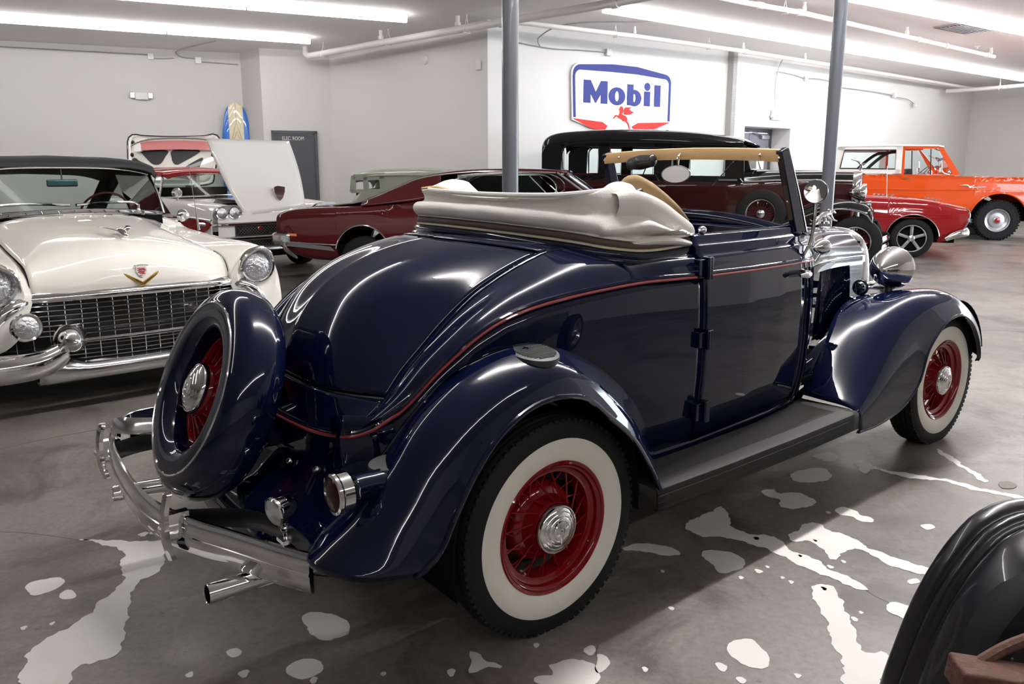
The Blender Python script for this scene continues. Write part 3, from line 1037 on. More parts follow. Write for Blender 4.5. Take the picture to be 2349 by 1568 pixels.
ford_wheel((0, -0.710, 0.353), -1)
ford_wheel((0, 0.710, 0.353), 1)
ford_wheel((2.845, -0.705, 0.353), -1, -0.02)
ford_wheel((2.845, 0.705, 0.353), 1, -0.02)
mb = MB()
mb.cyl((0, -0.62, 0.353), (0, 0.62, 0.353), 0.035)
mb.ball((0, 0, 0.353), (0.13, 0.14, 0.13))
mb.cyl((2.845, -0.62, 0.353), (2.845, 0.62, 0.353), 0.025)
mb.box((1.4, 0.36, 0.42), (3.2, 0.05, 0.09))
mb.box((1.4, -0.36, 0.42), (3.2, 0.05, 0.09))
mb.box((1.2, 0, 0.45), (2.6, 0.9, 0.02))
mb.build('chassis', 'dark', ford, smooth=False)

# ---------------- deck (above the red belt line, behind the cockpit)
deck = [  # mostly from image pixels on assumed car planes, like the tables below
    [(0.24, 0, 1.228), (0.26, -.25, 1.222), (0.33, -.46, 1.212), (0.43, -.570, 1.180), (0.50, -.664, 1.094)],
    [(0.06, 0, 1.235), (0.10, -.25, 1.228), (0.21, -.46, 1.205), (0.30, -.580, 1.160), (0.37, -.663, 1.090)],
    [(-.13, 0, 1.205), (-.09, -.25, 1.195), (0.06, -.46, 1.158), (0.15, -.580, 1.128), (0.20, -.660, 1.080)],
    [(-.29, 0, 1.150), (-.25, -.25, 1.138), (-.08, -.46, 1.094), (0.00, -.575, 1.080), (0.03, -.657, 1.063)],
    [(-.41, 0, 1.075), (-.37, -.25, 1.062), (-.19, -.46, 1.020), (-.12, -.570, 1.020), (-.10, -.651, 1.036)],
    [(-.49, 0, 0.985), (-.455, -.25, .972), (-.28, -.46, 0.945), (-.235, -.565, .950), (-.21, -.645, 0.990)],
    [(-.54, 0, 0.890), (-.515, -.25, .880), (-.365, -.46, .870), (-.335, -.560, .872), (-.33, -.625, 0.905)],
    [(-.575, 0, .790), (-.555, -.25, .785), (-.445, -.46, .780), (-.425, -.545, .785), (-.42, -.590, 0.810)],
    [(-.600, 0, .675), (-.590, -.25, .680), (-.545, -.44, .695), (-.515, -.510, .715), (-.475, -.560, 0.760)],
]
# pull the outer columns onto a proper convex shoulder
for r_ in deck:
    a, b = Vector(r_[2]), Vector(r_[4])
    m_ = a.lerp(b, 0.56) + Vector((-0.012, -0.020, 0.022))
    r_[3] = tuple(m_)
G = patch(deck, 60, 45)
Gl = G.copy()
Gl[:, :, 1] *= -1
full = np.concatenate([G[:, ::-1][:, :-1], Gl], axis=1)   # right belt -> centre -> left belt
nv = full.shape[1]
i_seam = 22       # column of the lid seam on each side (y = -0.46)
mb = MB()
mb.grid(full[:, :i_seam + 1])
mb.build('rear_quarter_top', 'navy', ford, solid=0.004)
mb = MB()
mb.grid(full[:, nv - i_seam - 1:])
mb.build('rear_quarter_top', 'navy', ford, solid=0.004)
cen = full[:, i_seam:nv - i_seam].copy()


def inset(Gd, e=0.004):
    q = Gd.copy()
    q[:, 0] += (q[:, 1] - q[:, 0]) / np.linalg.norm(q[:, 1] - q[:, 0], axis=1)[:, None] * e
    q[:, -1] += (q[:, -2] - q[:, -1]) / np.linalg.norm(q[:, -2] - q[:, -1], axis=1)[:, None] * e
    return q


cen = inset(cen)
mb = MB()
mb.grid(cen[:9])
mb.build('deck_ledge', 'navy', ford, solid=0.004)
mb = MB()
mb.grid(cen[9:51])
lid = mb.build('rumble_lid', 'navy', ford, solid=0.006)
mb = MB()
mb.grid(cen[51:] + np.array([0.002, 0, 0]))
mb.build('lower_rear_panel', 'navy', ford, solid=0.006)
# dark gutter under the seams
mb = MB()
for j in (i_seam, nv - i_seam - 1):
    mb.tube(full[3:, j][::3] + np.array([0.006, 0, -0.006]), 0.006, 6)
mb.tube(full[51, i_seam:nv - i_seam][::4] + np.array([0.008, 0, 0]), 0.006, 6)
mb.tube(full[9, i_seam:nv - i_seam][::4] + np.array([0.004, 0, -0.007]), 0.006, 6)
mb.build('seam_gutter', 'black', ford)
# bead beside the lid seam, louvre patch on the left of the lid
mb = MB()
for j in (i_seam - 1, nv - i_seam):
    mb.tube(full[3:58, j][::3] + np.array([-0.001, 0, 0.001]), 0.0035, 6)
mb.build('seam_bead', 'navy', ford)
mb = MB()
mb.M = XF((-0.578, 0.30, .845), (0, -PI / 2 + .2, 0))
mb.cyl((0, 0, 0), (0, 0, 0.02), 0.012)
mb.build('lid_handle', 'chrome', ford)

# ---------------- belt stripe
belt = [r_[4] for r_ in deck]
belt = [(1.735, -.583, 1.078), (1.60, -.628, 1.084), (1.40, -.650, 1.085), (1.176, -.664, 1.086), (0.82, -.671, 1.089), (0.63, -.670, 1.093)] + belt
mid = [(-.532, -.500, .712), (-.570, -.40, .692), (-.592, -.25, .680), (-.602, 0, .675)]
beltR = belt + mid
path = beltR + mir(beltR[:-1])[::-1]
D = cr(path, 260)
front = D[(D[:, 0] > 0.83)]
mb = MB()
mb.tube(D + np.array([0, 0, 0.007]), 0.0075, 8)
mb.build('belt_moulding', 'navy', ford)
off = np.array([[0.0, (-1 if p[1] < 0 else 1) * 0.0045 if p[0] > -.52 else 0.0, -0.003] for p in D])
off[:, 0] = [-0.006 if p[0] < -.45 else 0 for p in D]
mb = MB()
mb.tube(D + off * 1.25, 0.0056, 8)
mb.build('belt_stripe', 'stripe', ford)

# ---------------- side panels below and above the belt
WT = [(-.60, .40, .62), (-.50, .52, .60), (-.42, .588, .56), (-.33, .622, .5), (-.21, .643, .46), (-.1, .650, .44), (.03, .656, .43), (.2, .660, .43), (.5, .666, .42), (.82, .670, .42), (1.176, .663, .43), (1.4, .649, .43), (1.60, .627, .435), (1.70, .598, .44), (1.78, .570, .44)]
BT = sorted([(p[0], p[2]) for p in belt])


def side_cols(xs, top, s_):
    G = []
    for x in xs:
        w, zs = interp(WT, x)
        zb = interp(BT, x)[0]
        low = [(w, zb), (w + .006, zb - .05), (w + .012, zb - .18), (w + .010, (zb + zs) / 2 - .05), (w, zs + .13), (w - .012, zs + .05), (w - .03, zs)]
        if x < -.3:
            k = (-.3 - x) / .3
            low = [(y_ - (.0 if i < 2 else .03 * k), z_) for i, (y_, z_) in enumerate(low)]
        pts = [(x, s_ * y_, z_) for y_, z_ in low]
        if top == 'door':
            d = w - .67
            dip = 0.0
            up = [(.565, 1.15), (.568, 1.236), (.590, 1.240), (.606, 1.228), (.610, 1.206), (.624, 1.198), (.632, 1.190), (.634, 1.168), (.648, 1.158), (.656, 1.150), (.658, 1.125), (.664, 1.112), (.668, 1.10)]
            up = [(y_ + d, z_) for y_, z_ in up]
            P = [(x, s_ * y_, z_) for y_, z_ in up] + pts
            G.append(P)
            continue
        if top == 'quarter':
            kk = min(1, max(0, (x - .40) / .3))
            up = [(.56, 1.15), (.575, 1.188), (.595, 1.190), (.612, 1.183), (.620, 1.165), (.636, 1.156), (.650, 1.148), (.657, 1.128), (.664, 1.110), (.668, 1.10)]
            sm = [(.545, 1.19), (.560, 1.185), (.575, 1.176), (.590, 1.168), (.605, 1.159), (.618, 1.148), (.632, 1.137), (.645, 1.124), (.656, 1.110), (.664, 1.098)]
            kk = min(1, max(0, (x - .455) / .22))
            kk = kk * kk * (3 - 2 * kk)
            up = [(a[0] * kk + b[0] * (1 - kk) + (w - .67), a[1] * kk + b[1] * (1 - kk)) for a, b in zip(up, sm)]
            G.append([(x, s_ * y_, z_) for y_, z_ in up] + pts)
            continue
        G.append(pts)
    return G


def sides(s_):
    fl = s_ > 0
    xs = np.linspace(1.605, 1.775, 8)
    mb = MB()
    g = side_cols(xs, 'door', s_)
    for c_ in g:
        for k in range(13):
            if k < 4:
                c_[k] = (c_[k][0], c_[k][1], c_[k][2] - .0 + (c_[0][0] - 1.605) * .0)
    mb.grid(g, flip=fl)
    mb.build('cowl_side', 'navy', ford, ang=50, solid=0.004)
    xs = np.linspace(0.832, 1.598, 28)
    mb = MB()
    g = side_cols(xs, 'door', s_)
    g = [[(p[0], p[1] + s_ * 0.002, p[2]) for p in c_] for c_ in g]
    mb.grid(g, flip=fl)
    dr = mb.build('door', 'navy', ford, ang=50, solid=0.012)
    xs = np.linspace(0.455, 0.825, 22)
    mb = MB()
    mb.grid([c_[:len(c_) - 6] for c_ in side_cols(xs, 'quarter', s_)], flip=fl)
    mb.build('quarter_panel_upper', 'navy', ford, ang=50, solid=0.004)
    xs = np.linspace(-.58, 0.825, 48)
    mb = MB()
    mb.grid(side_cols(xs, '', s_), flip=fl)
    mb.build('quarter_panel', 'navy', ford, ang=50, solid=0.004)
    mb = MB()
    g = []
    for x in np.linspace(.40, 1.78, 16):
        w, zs = interp(WT, x)
        g.append([(x, s_ * (w - .028), zs + .01), (x, s_ * (w - .030), zs - .02), (x, s_ * (w - .034), .365)])
    mb.grid(g, flip=fl)
    mb.build('sill_apron', 'navy', ford, solid=.004)
    # hinges on the rear edge of the door
    for z_, hh, xx in ((1.118, 0.085, .845), (0.845, 0.075, .80), (0.560, 0.085, .755)):
        mb = MB()
        yo = .686 if z_ > 1 else .70
        mb.box((.815, s_ * (yo - .012), z_), (.06, .028, hh * .8))
        mb.box((.838, s_ * yo, z_), (.022, .036, hh))
        mb.cyl((.826, s_ * (yo + .012), z_ - hh / 2), (.826, s_ * (yo + .012), z_ + hh / 2), .008, n=10)
        mb.build('door_hinge', 'navy', ford, bevel=0.004)
    # door handle
    mb = MB()
    mb.cyl((1.555, s_ * .635, 1.035), (1.555, s_ * .685, 1.035), .016, n=14)
    mb.tube([(1.560, s_ * .688, 1.035), (1.52, s_ * .694, 1.034), (1.475, s_ * .690, 1.034)], [.008, .012, .006], 8, flat=(1.2, .8), res=9)
    mb.build('door_handle', 'chrome', ford)
    # bead mouldings at the front edge of the cowl
    for xx, dy in ((1.640, .003), (1.700, .002)):
        w, zs = interp(WT, xx)
        mb = MB()
        mb.tube([(xx - .012, s_ * (w + dy + .004), 1.05), (xx - .005, s_ * (w + dy + .012), .92), (xx + .0, s_ * (w + dy + .010), .72), (xx - .004, s_ * (w + dy), .56), (xx - .03, s_ * (w + dy - .01), .45)], 0.006, 8, res=20)
        mb.build('cowl_bead', 'navy', ford)


both(lambda s_: sides(s_))

# rear pan below the belt, over the petrol tank
pan = [
    [(-.600, 0, .672), (-.590, -.25, .678), (-.560, -.42, .690), (-.500, -.53, .715)],
    [(-.596, 0, .620), (-.588, -.25, .622), (-.560, -.43, .626), (-.495, -.535, .640)],
    [(-.600, 0, .560), (-.598, -.25, .560), (-.575, -.44, .560), (-.520, -.54, .570)],
    [(-.650, 0, .490), (-.650, -.25, .490), (-.630, -.44, .490), (-.600, -.54, .500)],
    [(-.740, 0, .420), (-.740, -.25, .420), (-.715, -.42, .425), (-.690, -.52, .430)],
    [(-.790, 0, .350), (-.785, -.25, .350), (-.755, -.40, .350), (-.715, -.50, .360)],
    [(-.780, 0, .290), (-.775, -.25, .290), (-.745, -.38, .295), (-.700, -.48, .310)],
    [(-.700, 0, .255), (-.700, -.25, .255), (-.68, -.38, .26), (-.640, -.48, .280)]]
G = patch(pan, 30, 16)
Gl = G.copy()
Gl[:, :, 1] *= -1
mb = MB()
mb.grid(np.concatenate([G[:, ::-1][:, :-1], Gl], axis=1))
mb.build('rear_pan', 'navy', ford, solid=0.004)
for x_, y_, z_ in ((-.620, -.16, .545), (-.60, -.33, .565)):
    mb = MB()
    mb.ball((x_, y_, z_), 0.012)
    mb.build('pan_bolt', 'chrome', ford)

# ---------------- rear fenders
RF = [
    [(.60, -.64, .330), (.58, -.70, .320), (.548, -.755, .300), (.500, -.805, .295), (.458, -.835, .318)],
    [(.57, -.64, .480), (.54, -.70, .475), (.490, -.750, .470), (.440, -.805, .450), (.400, -.838, .440)],
    [(.47, -.64, .660), (.44, -.70, .665), (.385, -.748, .655), (.335, -.808, .620), (.285, -.840, .605)],
    [(.33, -.64, .800), (.30, -.69, .800), (.250, -.745, .790), (.210, -.808, .750), (.160, -.842, .712)],
    [(.15, -.64, .893), (.135, -.69, .895), (.110, -.740, .885), (.085, -.808, .845), (.060, -.843, .788)],
    [(-.03, -.64, .940), (-.035, -.69, .942), (-.040, -.738, .930), (-.050, -.808, .890), (-.055, -.844, .815)],
    [(-.17, -.635, .930), (-.18, -.69, .932), (-.190, -.738, .920), (-.185, -.808, .878), (-.165, -.844, .803)],
    [(-.31, -.620, .870), (-.33, -.68, .870), (-.345, -.735, .858), (-.325, -.810, .812), (-.275, -.845, .748)],
    [(-.41, -.595, .775), (-.45, -.66, .775), (-.475, -.728, .760), (-.440, -.812, .710), (-.360, -.848, .665)],
    [(-.49, -.565, .665), (-.54, -.64, .660), (-.570, -.720, .642), (-.525, -.815, .592), (-.430, -.850, .565)],
    [(-.58, -.530, .545), (-.64, -.61, .540), (-.670, -.705, .525), (-.610, -.815, .480), (-.485, -.850, .468)],
    [(-.66, -.495, .465), (-.725, -.59, .470), (-.752, -.690, .462), (-.680, -.802, .440), (-.530, -.846, .428)],
    [(-.69, -.49, .430), (-.755, -.585, .438), (-.775, -.672, .445), (-.700, -.788, .432), (-.552, -.838, .412)],
    [(-.69, -.49, .400), (-.748, -.580, .412), (-.766, -.660, .422), (-.698, -.776, .414), (-.558, -.828, .404)],
]


def rim_roll(G, s_, name, fcol=-1):
    mb = MB()
    mb.tube(G[:, fcol], 0.0085, 8)
    mb.build(name, 'navy', ford)


def fender(ctrl, s_, name, nu=56, nv=22):
    C = [[(x, y * -s_, z) for x, y, z in r_] for r_ in ctrl]
    G = patch(C, nu, nv)
    # inner return of the lip
    ret = G[:, -1] + np.array([0, -s_ * 0.012, -0.006])
    G2 = np.concatenate([G, ret[:, None]], axis=1)
    mb = MB()
    mb.grid(G2, flip=(s_ < 0))
    o = mb.build(name, 'navy', ford, ang=60, solid=0.005 if s_ < 0 else 0.005)
    rim_roll(G, s_, 'fender_bead')
    return G


both(lambda s_: fender(RF, s_, 'rear_fender'))
# raised arch where the fender meets the body
both(lambda s_: MB().tube([(p[0][0] + .004, -s_ * -1 * 0 + s_ * (abs(p[0][1]) + .010), p[0][2] + .010) for p in RF[1:11]], 0.006, 8, res=40).build('fender_welt', 'navy', ford))
# dark inner wheel houses


def wheelhouse(s_):
    mb = MB()
    G = [[(x * .93 * .98, s_ * y, .353 + (z - .353) * .97) for y in (.50, .62, .77)] for x, z in [(.43 * math.cos(a), .353 + .50 * math.sin(a)) for a in np.linspace(-.1, PI + .25, 24)]]
    mb.grid(G)
    mb.build('wheel_house', 'dark', ford, solid=0.004)
    mb = MB()
    mb.add([(-.40, s_ * .49, .2), (.50, s_ * .49, .2), (.45, s_ * .49, .78), (-.22, s_ * .49, .78), (-.36, s_ * .49, .62)], [(0, 1, 2, 3, 4)])
    mb.build('wheel_house_wall', 'dark', ford, smooth=False, solid=0.004)


both(wheelhouse)

# ---------------- front fenders
FF = [
    [(1.780, -.560, .420), (1.785, -.66, .415), (1.795, -.765, .408), (1.798, -.822, .385), (1.802, -.838, .302)],
    [(1.900, -.550, .545), (1.915, -.65, .535), (1.945, -.750, .515), (1.970, -.815, .455), (2.010, -.835, .300)],
    [(2.020, -.530, .660), (2.045, -.63, .650), (2.095, -.735, .635), (2.150, -.805, .570), (2.225, -.835, .338)],
    [(2.170, -.485, .750), (2.195, -.61, .752), (2.245, -.725, .740), (2.310, -.800, .665), (2.385, -.835, .430)],
    [(2.380, -.450, .800), (2.395, -.59, .818), (2.430, -.715, .820), (2.460, -.795, .755), (2.470, -.835, .595)],
    [(2.600, -.445, .810), (2.605, -.59, .845), (2.615, -.710, .852), (2.620, -.795, .805), (2.625, -.838, .705)],
    [(2.850, -.460, .780), (2.850, -.59, .825), (2.845, -.710, .838), (2.820, -.798, .802), (2.790, -.840, .732)],
    [(3.060, -.50, .690), (3.065, -.60, .735), (3.060, -.715, .752), (3.010, -.800, .722), (2.950, -.840, .672)],
    [(3.230, -.52, .560), (3.240, -.61, .600), (3.235, -.715, .615), (3.160, -.800, .595), (3.070, -.838, .560)],
    [(3.310, -.55, .440), (3.325, -.63, .465), (3.315, -.715, .478), (3.230, -.795, .472), (3.130, -.832, .462)],
    [(3.300, -.56, .405), (3.315, -.63, .425), (3.305, -.710, .438), (3.222, -.788, .436), (3.130, -.825, .430)],
]
both(lambda s_: fender(FF, s_, 'front_fender'))


def fw_house(s_):
    mb = MB()
    G = [[(2.845 + .45 * math.cos(a), s_ * y, .353 + .44 * math.sin(a)) for y in (.42, .6, .79)] for a in np.linspace(0.3, PI - .1, 22)]
    mb.grid(G)
    mb.build('wheel_house', 'dark', ford, solid=0.004)


both(fw_house)

# ---------------- running boards


def board_(s_):
    pts = [(.40, .845), (.8, .852), (1.3, .850), (1.80, .838)]
    inn = [(.40, .640), (.8, .64), (1.3, .62), (1.80, .545)]
    mb = MB()
    n = 30
    xs = np.linspace(.41, 1.795, n)
    yo = np.interp(xs, [p[0] for p in pts], [p[1] for p in pts])
    yi = np.interp(xs, [p[0] for p in inn], [p[1] for p in inn])
    G = [[(x, s_ * b, .36), (x, s_ * b, .396), (x, s_ * (a - .05), .402), (x, s_ * (a - .04), .398), (x, s_ * (a - .018), .400), (x, s_ * (a - .004), .394), (x, s_ * a, .380), (x, s_ * a, .318), (x, s_ * (a - .012), .312)] for x, a, b in zip(xs, yo, yi)]
    mb.grid(G, flip=(s_ > 0))
    rb = mb.build('running_board', 'ribrubber', ford, ang=40, solid=0.008)
    mb = MB()
    for k in range(34):
        f = (k + 1) / 36
        P = [(x, s_ * (b + .012 + (a - .06 - b - .012) * f), .4005) for x, a, b in zip(xs[::3], yo[::3], yi[::3])]
        mb.tube(P, 0.0022, 4)
    for dz in (.372, .348, .328):
        mb.tube([(x, s_ * (a + .0005), dz) for x, a in zip(xs[::3], yo[::3])], 0.0022, 4)
    o = mb.build('rubber_ribs', 'ribrubber', rb, smooth=False)
    o['kind'] = 'stuff'


both(board_)

# ---------------- step pads on the right rear fender
M['padgrey'] = mat('grey rubber pad', (0.035, 0.035, 0.035), 0.5)
mb = MB()
mb.M = XF((-.055, -.725, .918), (0.16, 0.02, 0))
mb.lathe([(.075, -.02), (.080, .006), (.078, .014), (.066, .018), (.001, .018)], 40)
pad = mb.build('step_pad', 'padgrey', ford)
mb = MB()
mb.M = XF((-.055, -.725, .918), (0.16, 0.02, 0))
for k in range(-7, 8):
    y_ = k * .0085
    w = math.sqrt(.066 ** 2 - y_ ** 2)
    mb.box((0, y_, .019), (2 * w, .004, .003))
mb.build('pad_ribs', 'padgrey', pad, smooth=False)
mb = MB()
mb.M = XF((-.530, -.650, .665), (0.0, -0.10, 0.0))
mb.lathe([(.022, -.085), (.030, -.055), (.052, -.02), (.057, -.004), (.055, .004), (.001, .005)], 32)
mb.build('step_pad', 'padgrey', ford)

# ---------------- tail lamps


def tail(s_):
    mb = MB()
    mb.tube([(-.50, s_ * .66, .60), (-.55, s_ * .672, .620), (-.61, s_ * .680, .632), (-.655, s_ * .684, .634)], [.060, .045, .036, .036], 16, res=14)
    arm = mb.build('tail_lamp_bracket', 'navy', ford)
    T = XF((-.655, s_ * .685, .634), (0, -PI / 2, 0))
    mb = MB()
    mb.lathe([(.020, -.012), (.040, .0), (.048, .018), (.054, .022), (.053, .050), (.057, .056), (.056, .064), (.048, .066)], 32, T)
    mb.build('tail_lamp_housing', 'chrome', ford)
    mb = MB()
    mb.lathe([(.050, .062), (.044, .069), (.025, .075), (.001, .077)], 32, T)
    mb.build('tail_lamp_lens', 'redlens', ford)


both(tail)

# ---------------- spare wheel with metal cover
TL = 0.386
ROTSP = (0, -(PI / 2 - TL), 0)
SP = XF((-.86, .03, .796), ROTSP)
mb = MB()
mb.lathe([(.240, -.175), (.290, -.172), (.322, -.158), (.342, -.130), (.350, -.095), (.346, -.058), (.334, -.028), (.316, -.010), (.296, -.001), (.286, .002), (.274, .002), (.262, .003), (.240, .005), (.218, -.001), (.204, -.012), (.196, -.026), (.192, -.048), (.192, -.12)], 96, SP)
spare = mb.build('spare_wheel_cover', 'navy', ford, ang=60)
mb = MB()
mb.lathe([(.2785, .001), (.279, .005), (.282, .0065), (.285, .005), (.2855, .001)], 96, SP)
mb.build('cover_trim_ring', 'chrome', spare)
T2 = SP @ Matrix.Translation((0, 0, -.088))
mb = MB()
mb.lathe([(.192, .012), (.186, .018), (.178, .016), (.1735, .006), (.1735, -.03), (.192, -.04)], 72, T2)
rim = mb.build('spare_rim', 'red', ford)
mb = MB()
mb.lathe([(.0815, .060), (.0845, .054), (.087, .045), (.093, .025), (.100, .012), (.118, .004), (.128, -.006), (.133, -.025), (.150, -.055), (.173, -.06)], 56, T2)
mb.build('spare_hub', 'red', rim)
mb = MB()
mb.lathe([(.0825, .058), (.0830, .066), (.079, .0735), (.0745, .0745), (.072, .0775), (.064, .0820), (.0615, .0815), (.059, .0845), (.050, .0880), (.0475, .0870), (.045, .0900), (.034, .0930), (.0315, .0915), (.029, .094), (.012, .0965), (.010, .0945), (.006, .097), (.0005, .0975)], 56, T2 @ Matrix.Translation((0, 0, .006)))
mb.build('spare_hub_cap', 'chrome', rim)
# spokes for the spare: the rim object carries them about its own axis
sp_e = MB()
sp_e.M = Matrix.Identity(4)


def spare_spokes():
    n = 16
    ms = []
    for (a1, ra, ha, rb, hb) in ((R(17), .089, .046, .174, .010), (-R(17), .11, .004, .174, -.008)):
        mb = MB()
        mb.cyl((ra, 0, ha), (rb * math.cos(a1), rb * math.sin(a1), hb), .0034, n=6, cap=False)
        ms.append(mb.build('spoke', 'red', rim))
    for k in range(n):
        for j, src in enumerate(ms):
            c = src if k == 0 else src.copy()
            if k:
                c.parent = rim
                COL.objects.link(c)
            c.matrix_local = T2 @ Matrix.Rotation(2 * PI * (k + .5 * j) / n, 4, 'Z')


spare_spokes()
mb = MB()
mb.cyl((-.60, .03, .60), (-.76, .03, .72), .05)
mb.box((-.66, .03, .60), (.14, .2, .05))
mb.build('spare_wheel_carrier', 'navy', ford)

# ---------------- rear bumper
bp = [(-.800, .790, .460), (-.885, .765, .462), (-.955, .690, .455), (-.995, .590, .440), (-1.010, .45, .418), (-1.015, .30, .402), (-1.012, .10, .394), (-.990, -.02, .384), (-.955, -.11, .374), (-.920, -.20, .371), (-.885, -.28, .371), (-.850, -.37, .373), (-.812, -.47, .375), (-.772, -.56, .376), (-.748, -.605, .376)]
Pb = cr(bp, 60)
prof = [(.0, -.050), (-.008, -.050), (-.015, -.040), (-.018, -.020), (-.0185, -.004), (-.022, -.003), (-.022, .003), (-.0185, .004), (-.018, .020), (-.015, .040), (-.008, .050), (.0, .050)]
rows_ = []
for i in range(len(Pb)):
    a = Pb[max(0, i - 1)]
    b = Pb[min(len(Pb) - 1, i + 1)]
    d = (b - a)
    d[2] = 0
    d /= np.linalg.norm(d)
    nrm = np.array([d[1], -d[0], 0])      # outward (rearwards)
    if nrm[0] > 0 and abs(nrm[0]) > .3:
        nrm = -nrm
    rows_.append([tuple(Pb[i] + nrm * (-o_ * 1.0) + np.array([0, 0, h_ * 1.2 + .010])) for o_, h_ in prof])
mb = MB()
mb.grid(rows_, cv=True)
mb.f.append(tuple(range(len(prof) - 1, -1, -1)))
mb.f.append(tuple((len(rows_) - 1) * len(prof) + k for k in range(len(prof))))
mb.build('rear_bumper', 'chrome', ford, ang=28)
for (x_, y_, z_, rz) in ((-.975, -.110, .408, .1), (-1.005, .640, .438, -.15)):
    mb = MB()
    G_ = []
    for t_ in np.linspace(-1, 1, 21):
        hw = .013 + .010 * math.exp(-(t_ / .28) ** 2) + .004 * abs(t_)
        xo = x_ - .030 - .008 * math.cos(t_ * PI * .5) + .010 * t_ * t_
        if abs(t_) > .97:
            hw *= .6
        zz = z_ + t_ * .108
        G_.append([(xo + .016, y_ - hw, zz), (xo + .002, y_ - hw, zz), (xo - .004, y_ - hw * .5, zz), (xo - .007, y_, zz), (xo - .004, y_ + hw * .5, zz), (xo + .002, y_ + hw, zz), (xo + .016, y_ + hw, zz)])
    mb.grid(G_, cv=True)
    for t_ in (0, -1):
        mb.f.append(tuple((len(G_) - 1) * 7 + k if t_ else k for k in range(7)))
    mb.ball((x_ - .044, y_, z_), (.008, .010, .010), 12, 8)
    mb.box((x_ + .01, y_, z_), (.06, .030, .085))
    mb.build('bumper_guard', 'chrome', ford)
# bumper irons
for pts in ([(-.735, -.585, .410), (-.725, -.50, .415), (-.74, -.38, .42), (-.80, -.22, .42), (-.94, -.06, .40)],
            [(-.985, .58, .45), (-.93, .53, .475), (-.84, .45, .50), (-.68, .38, .50)]):
    mb = MB()
    mb.tube(pts, .032, 8, flat=(1.0, .16), res=20)
    mb.build('bumper_iron', 'black', ford)
mb = MB()
mb.tube([(-.985, .62, .50), (-1.0, .56, .545), (-.99, .50, .570), (-.95, .44, .575), (-.82, .40, .56)], .030, 10, flat=(1.0, .18), res=20)
mb.build('bumper_end_bracket', 'chrome2', ford)

# ---------------- exhaust pipes
for (a, b) in (((-.965, -.355, .285), (-.40, -.33, .255)), ((-1.03, .50, .318), (-.40, .42, .30))):
    mb = MB()
    a, b = Vector(a), Vector(b)
    d = (b - a)
    T = Matrix.Translation(a) @ d.to_track_quat('Z', 'Y').to_matrix().to_4x4()
    mb.lathe([(.026, .10), (.0265, .003), (.029, .0), (.0305, .003), (.0305, d.length * .9), (.026, d.length * .92), (.024, d.length)], 28, T)
    mb.build('exhaust_pipe', 'chrome', ford)
    mb = MB()
    mb.lathe([(.001, .03), (.0262, .03)], 20, T)
    mb.build('exhaust_bore', 'dark', ford)

# ---------------- small chrome reversing lamp
T = XF((-.757, -.405, .503), (0, -PI / 2 - .1, .25))
mb = MB()
mb.lathe([(.001, -.062), (.014, -.058), (.030, -.038), (.040, -.012), (.043, .010), (.0445, .014), (.0445, .022), (.040, .026)], 32, T)
rl = mb.build('reversing_lamp', 'chrome', ford)
mb = MB()
mb.lathe([(.041, .022), (.030, .028), (.001, .031)], 32, T)
mb.build('lamp_lens', 'lens', rl)
mb = MB()
mb.cyl((-.745, -.405, .46), (-.740, -.405, .405), .009)
mb.ball((-.743, -.405, .440), .015)
mb.box((-.735, -.40, .402), (.05, .05, .012))
mb.build('lamp_stem', 'chrome', rl)

# ---------------- hood, cowl, radiator


def hood_sec(x):
    t_ = (x - 1.72) / (2.93 - 1.72)
    w = .585 * (1 - t_) + .235 * t_ - .045 * math.sin(PI * t_)
    zt = 1.218 - .085 * t_ ** 1.2
    zs = 1.045 - .055 * t_            # height of the top/side crease
    zb = (.585 * (1 - t_) + .66 * t_) if t_ > 0 else .585
    return w, zt, zs, zb


mbt, mbs = MB(), {1: MB(), -1: MB()}
xs = np.linspace(1.735, 2.925, 26)
G = []
for x in xs:
    w, zt, zs, zb = hood_sec(x)
    half = cr([(0, zt), (w * .35, zt - .008), (w * .68, zt - .040), (w * .90, zt - .095), (w * .985, zs + .012), (w, zs)], 14)
    G.append([(x, -y, z) for y, z in half[::-1]][:-1] + [(x, y, z) for y, z in half])
mbt.grid(G)
mbt.build('hood_top', 'navy', ford, solid=0.003)


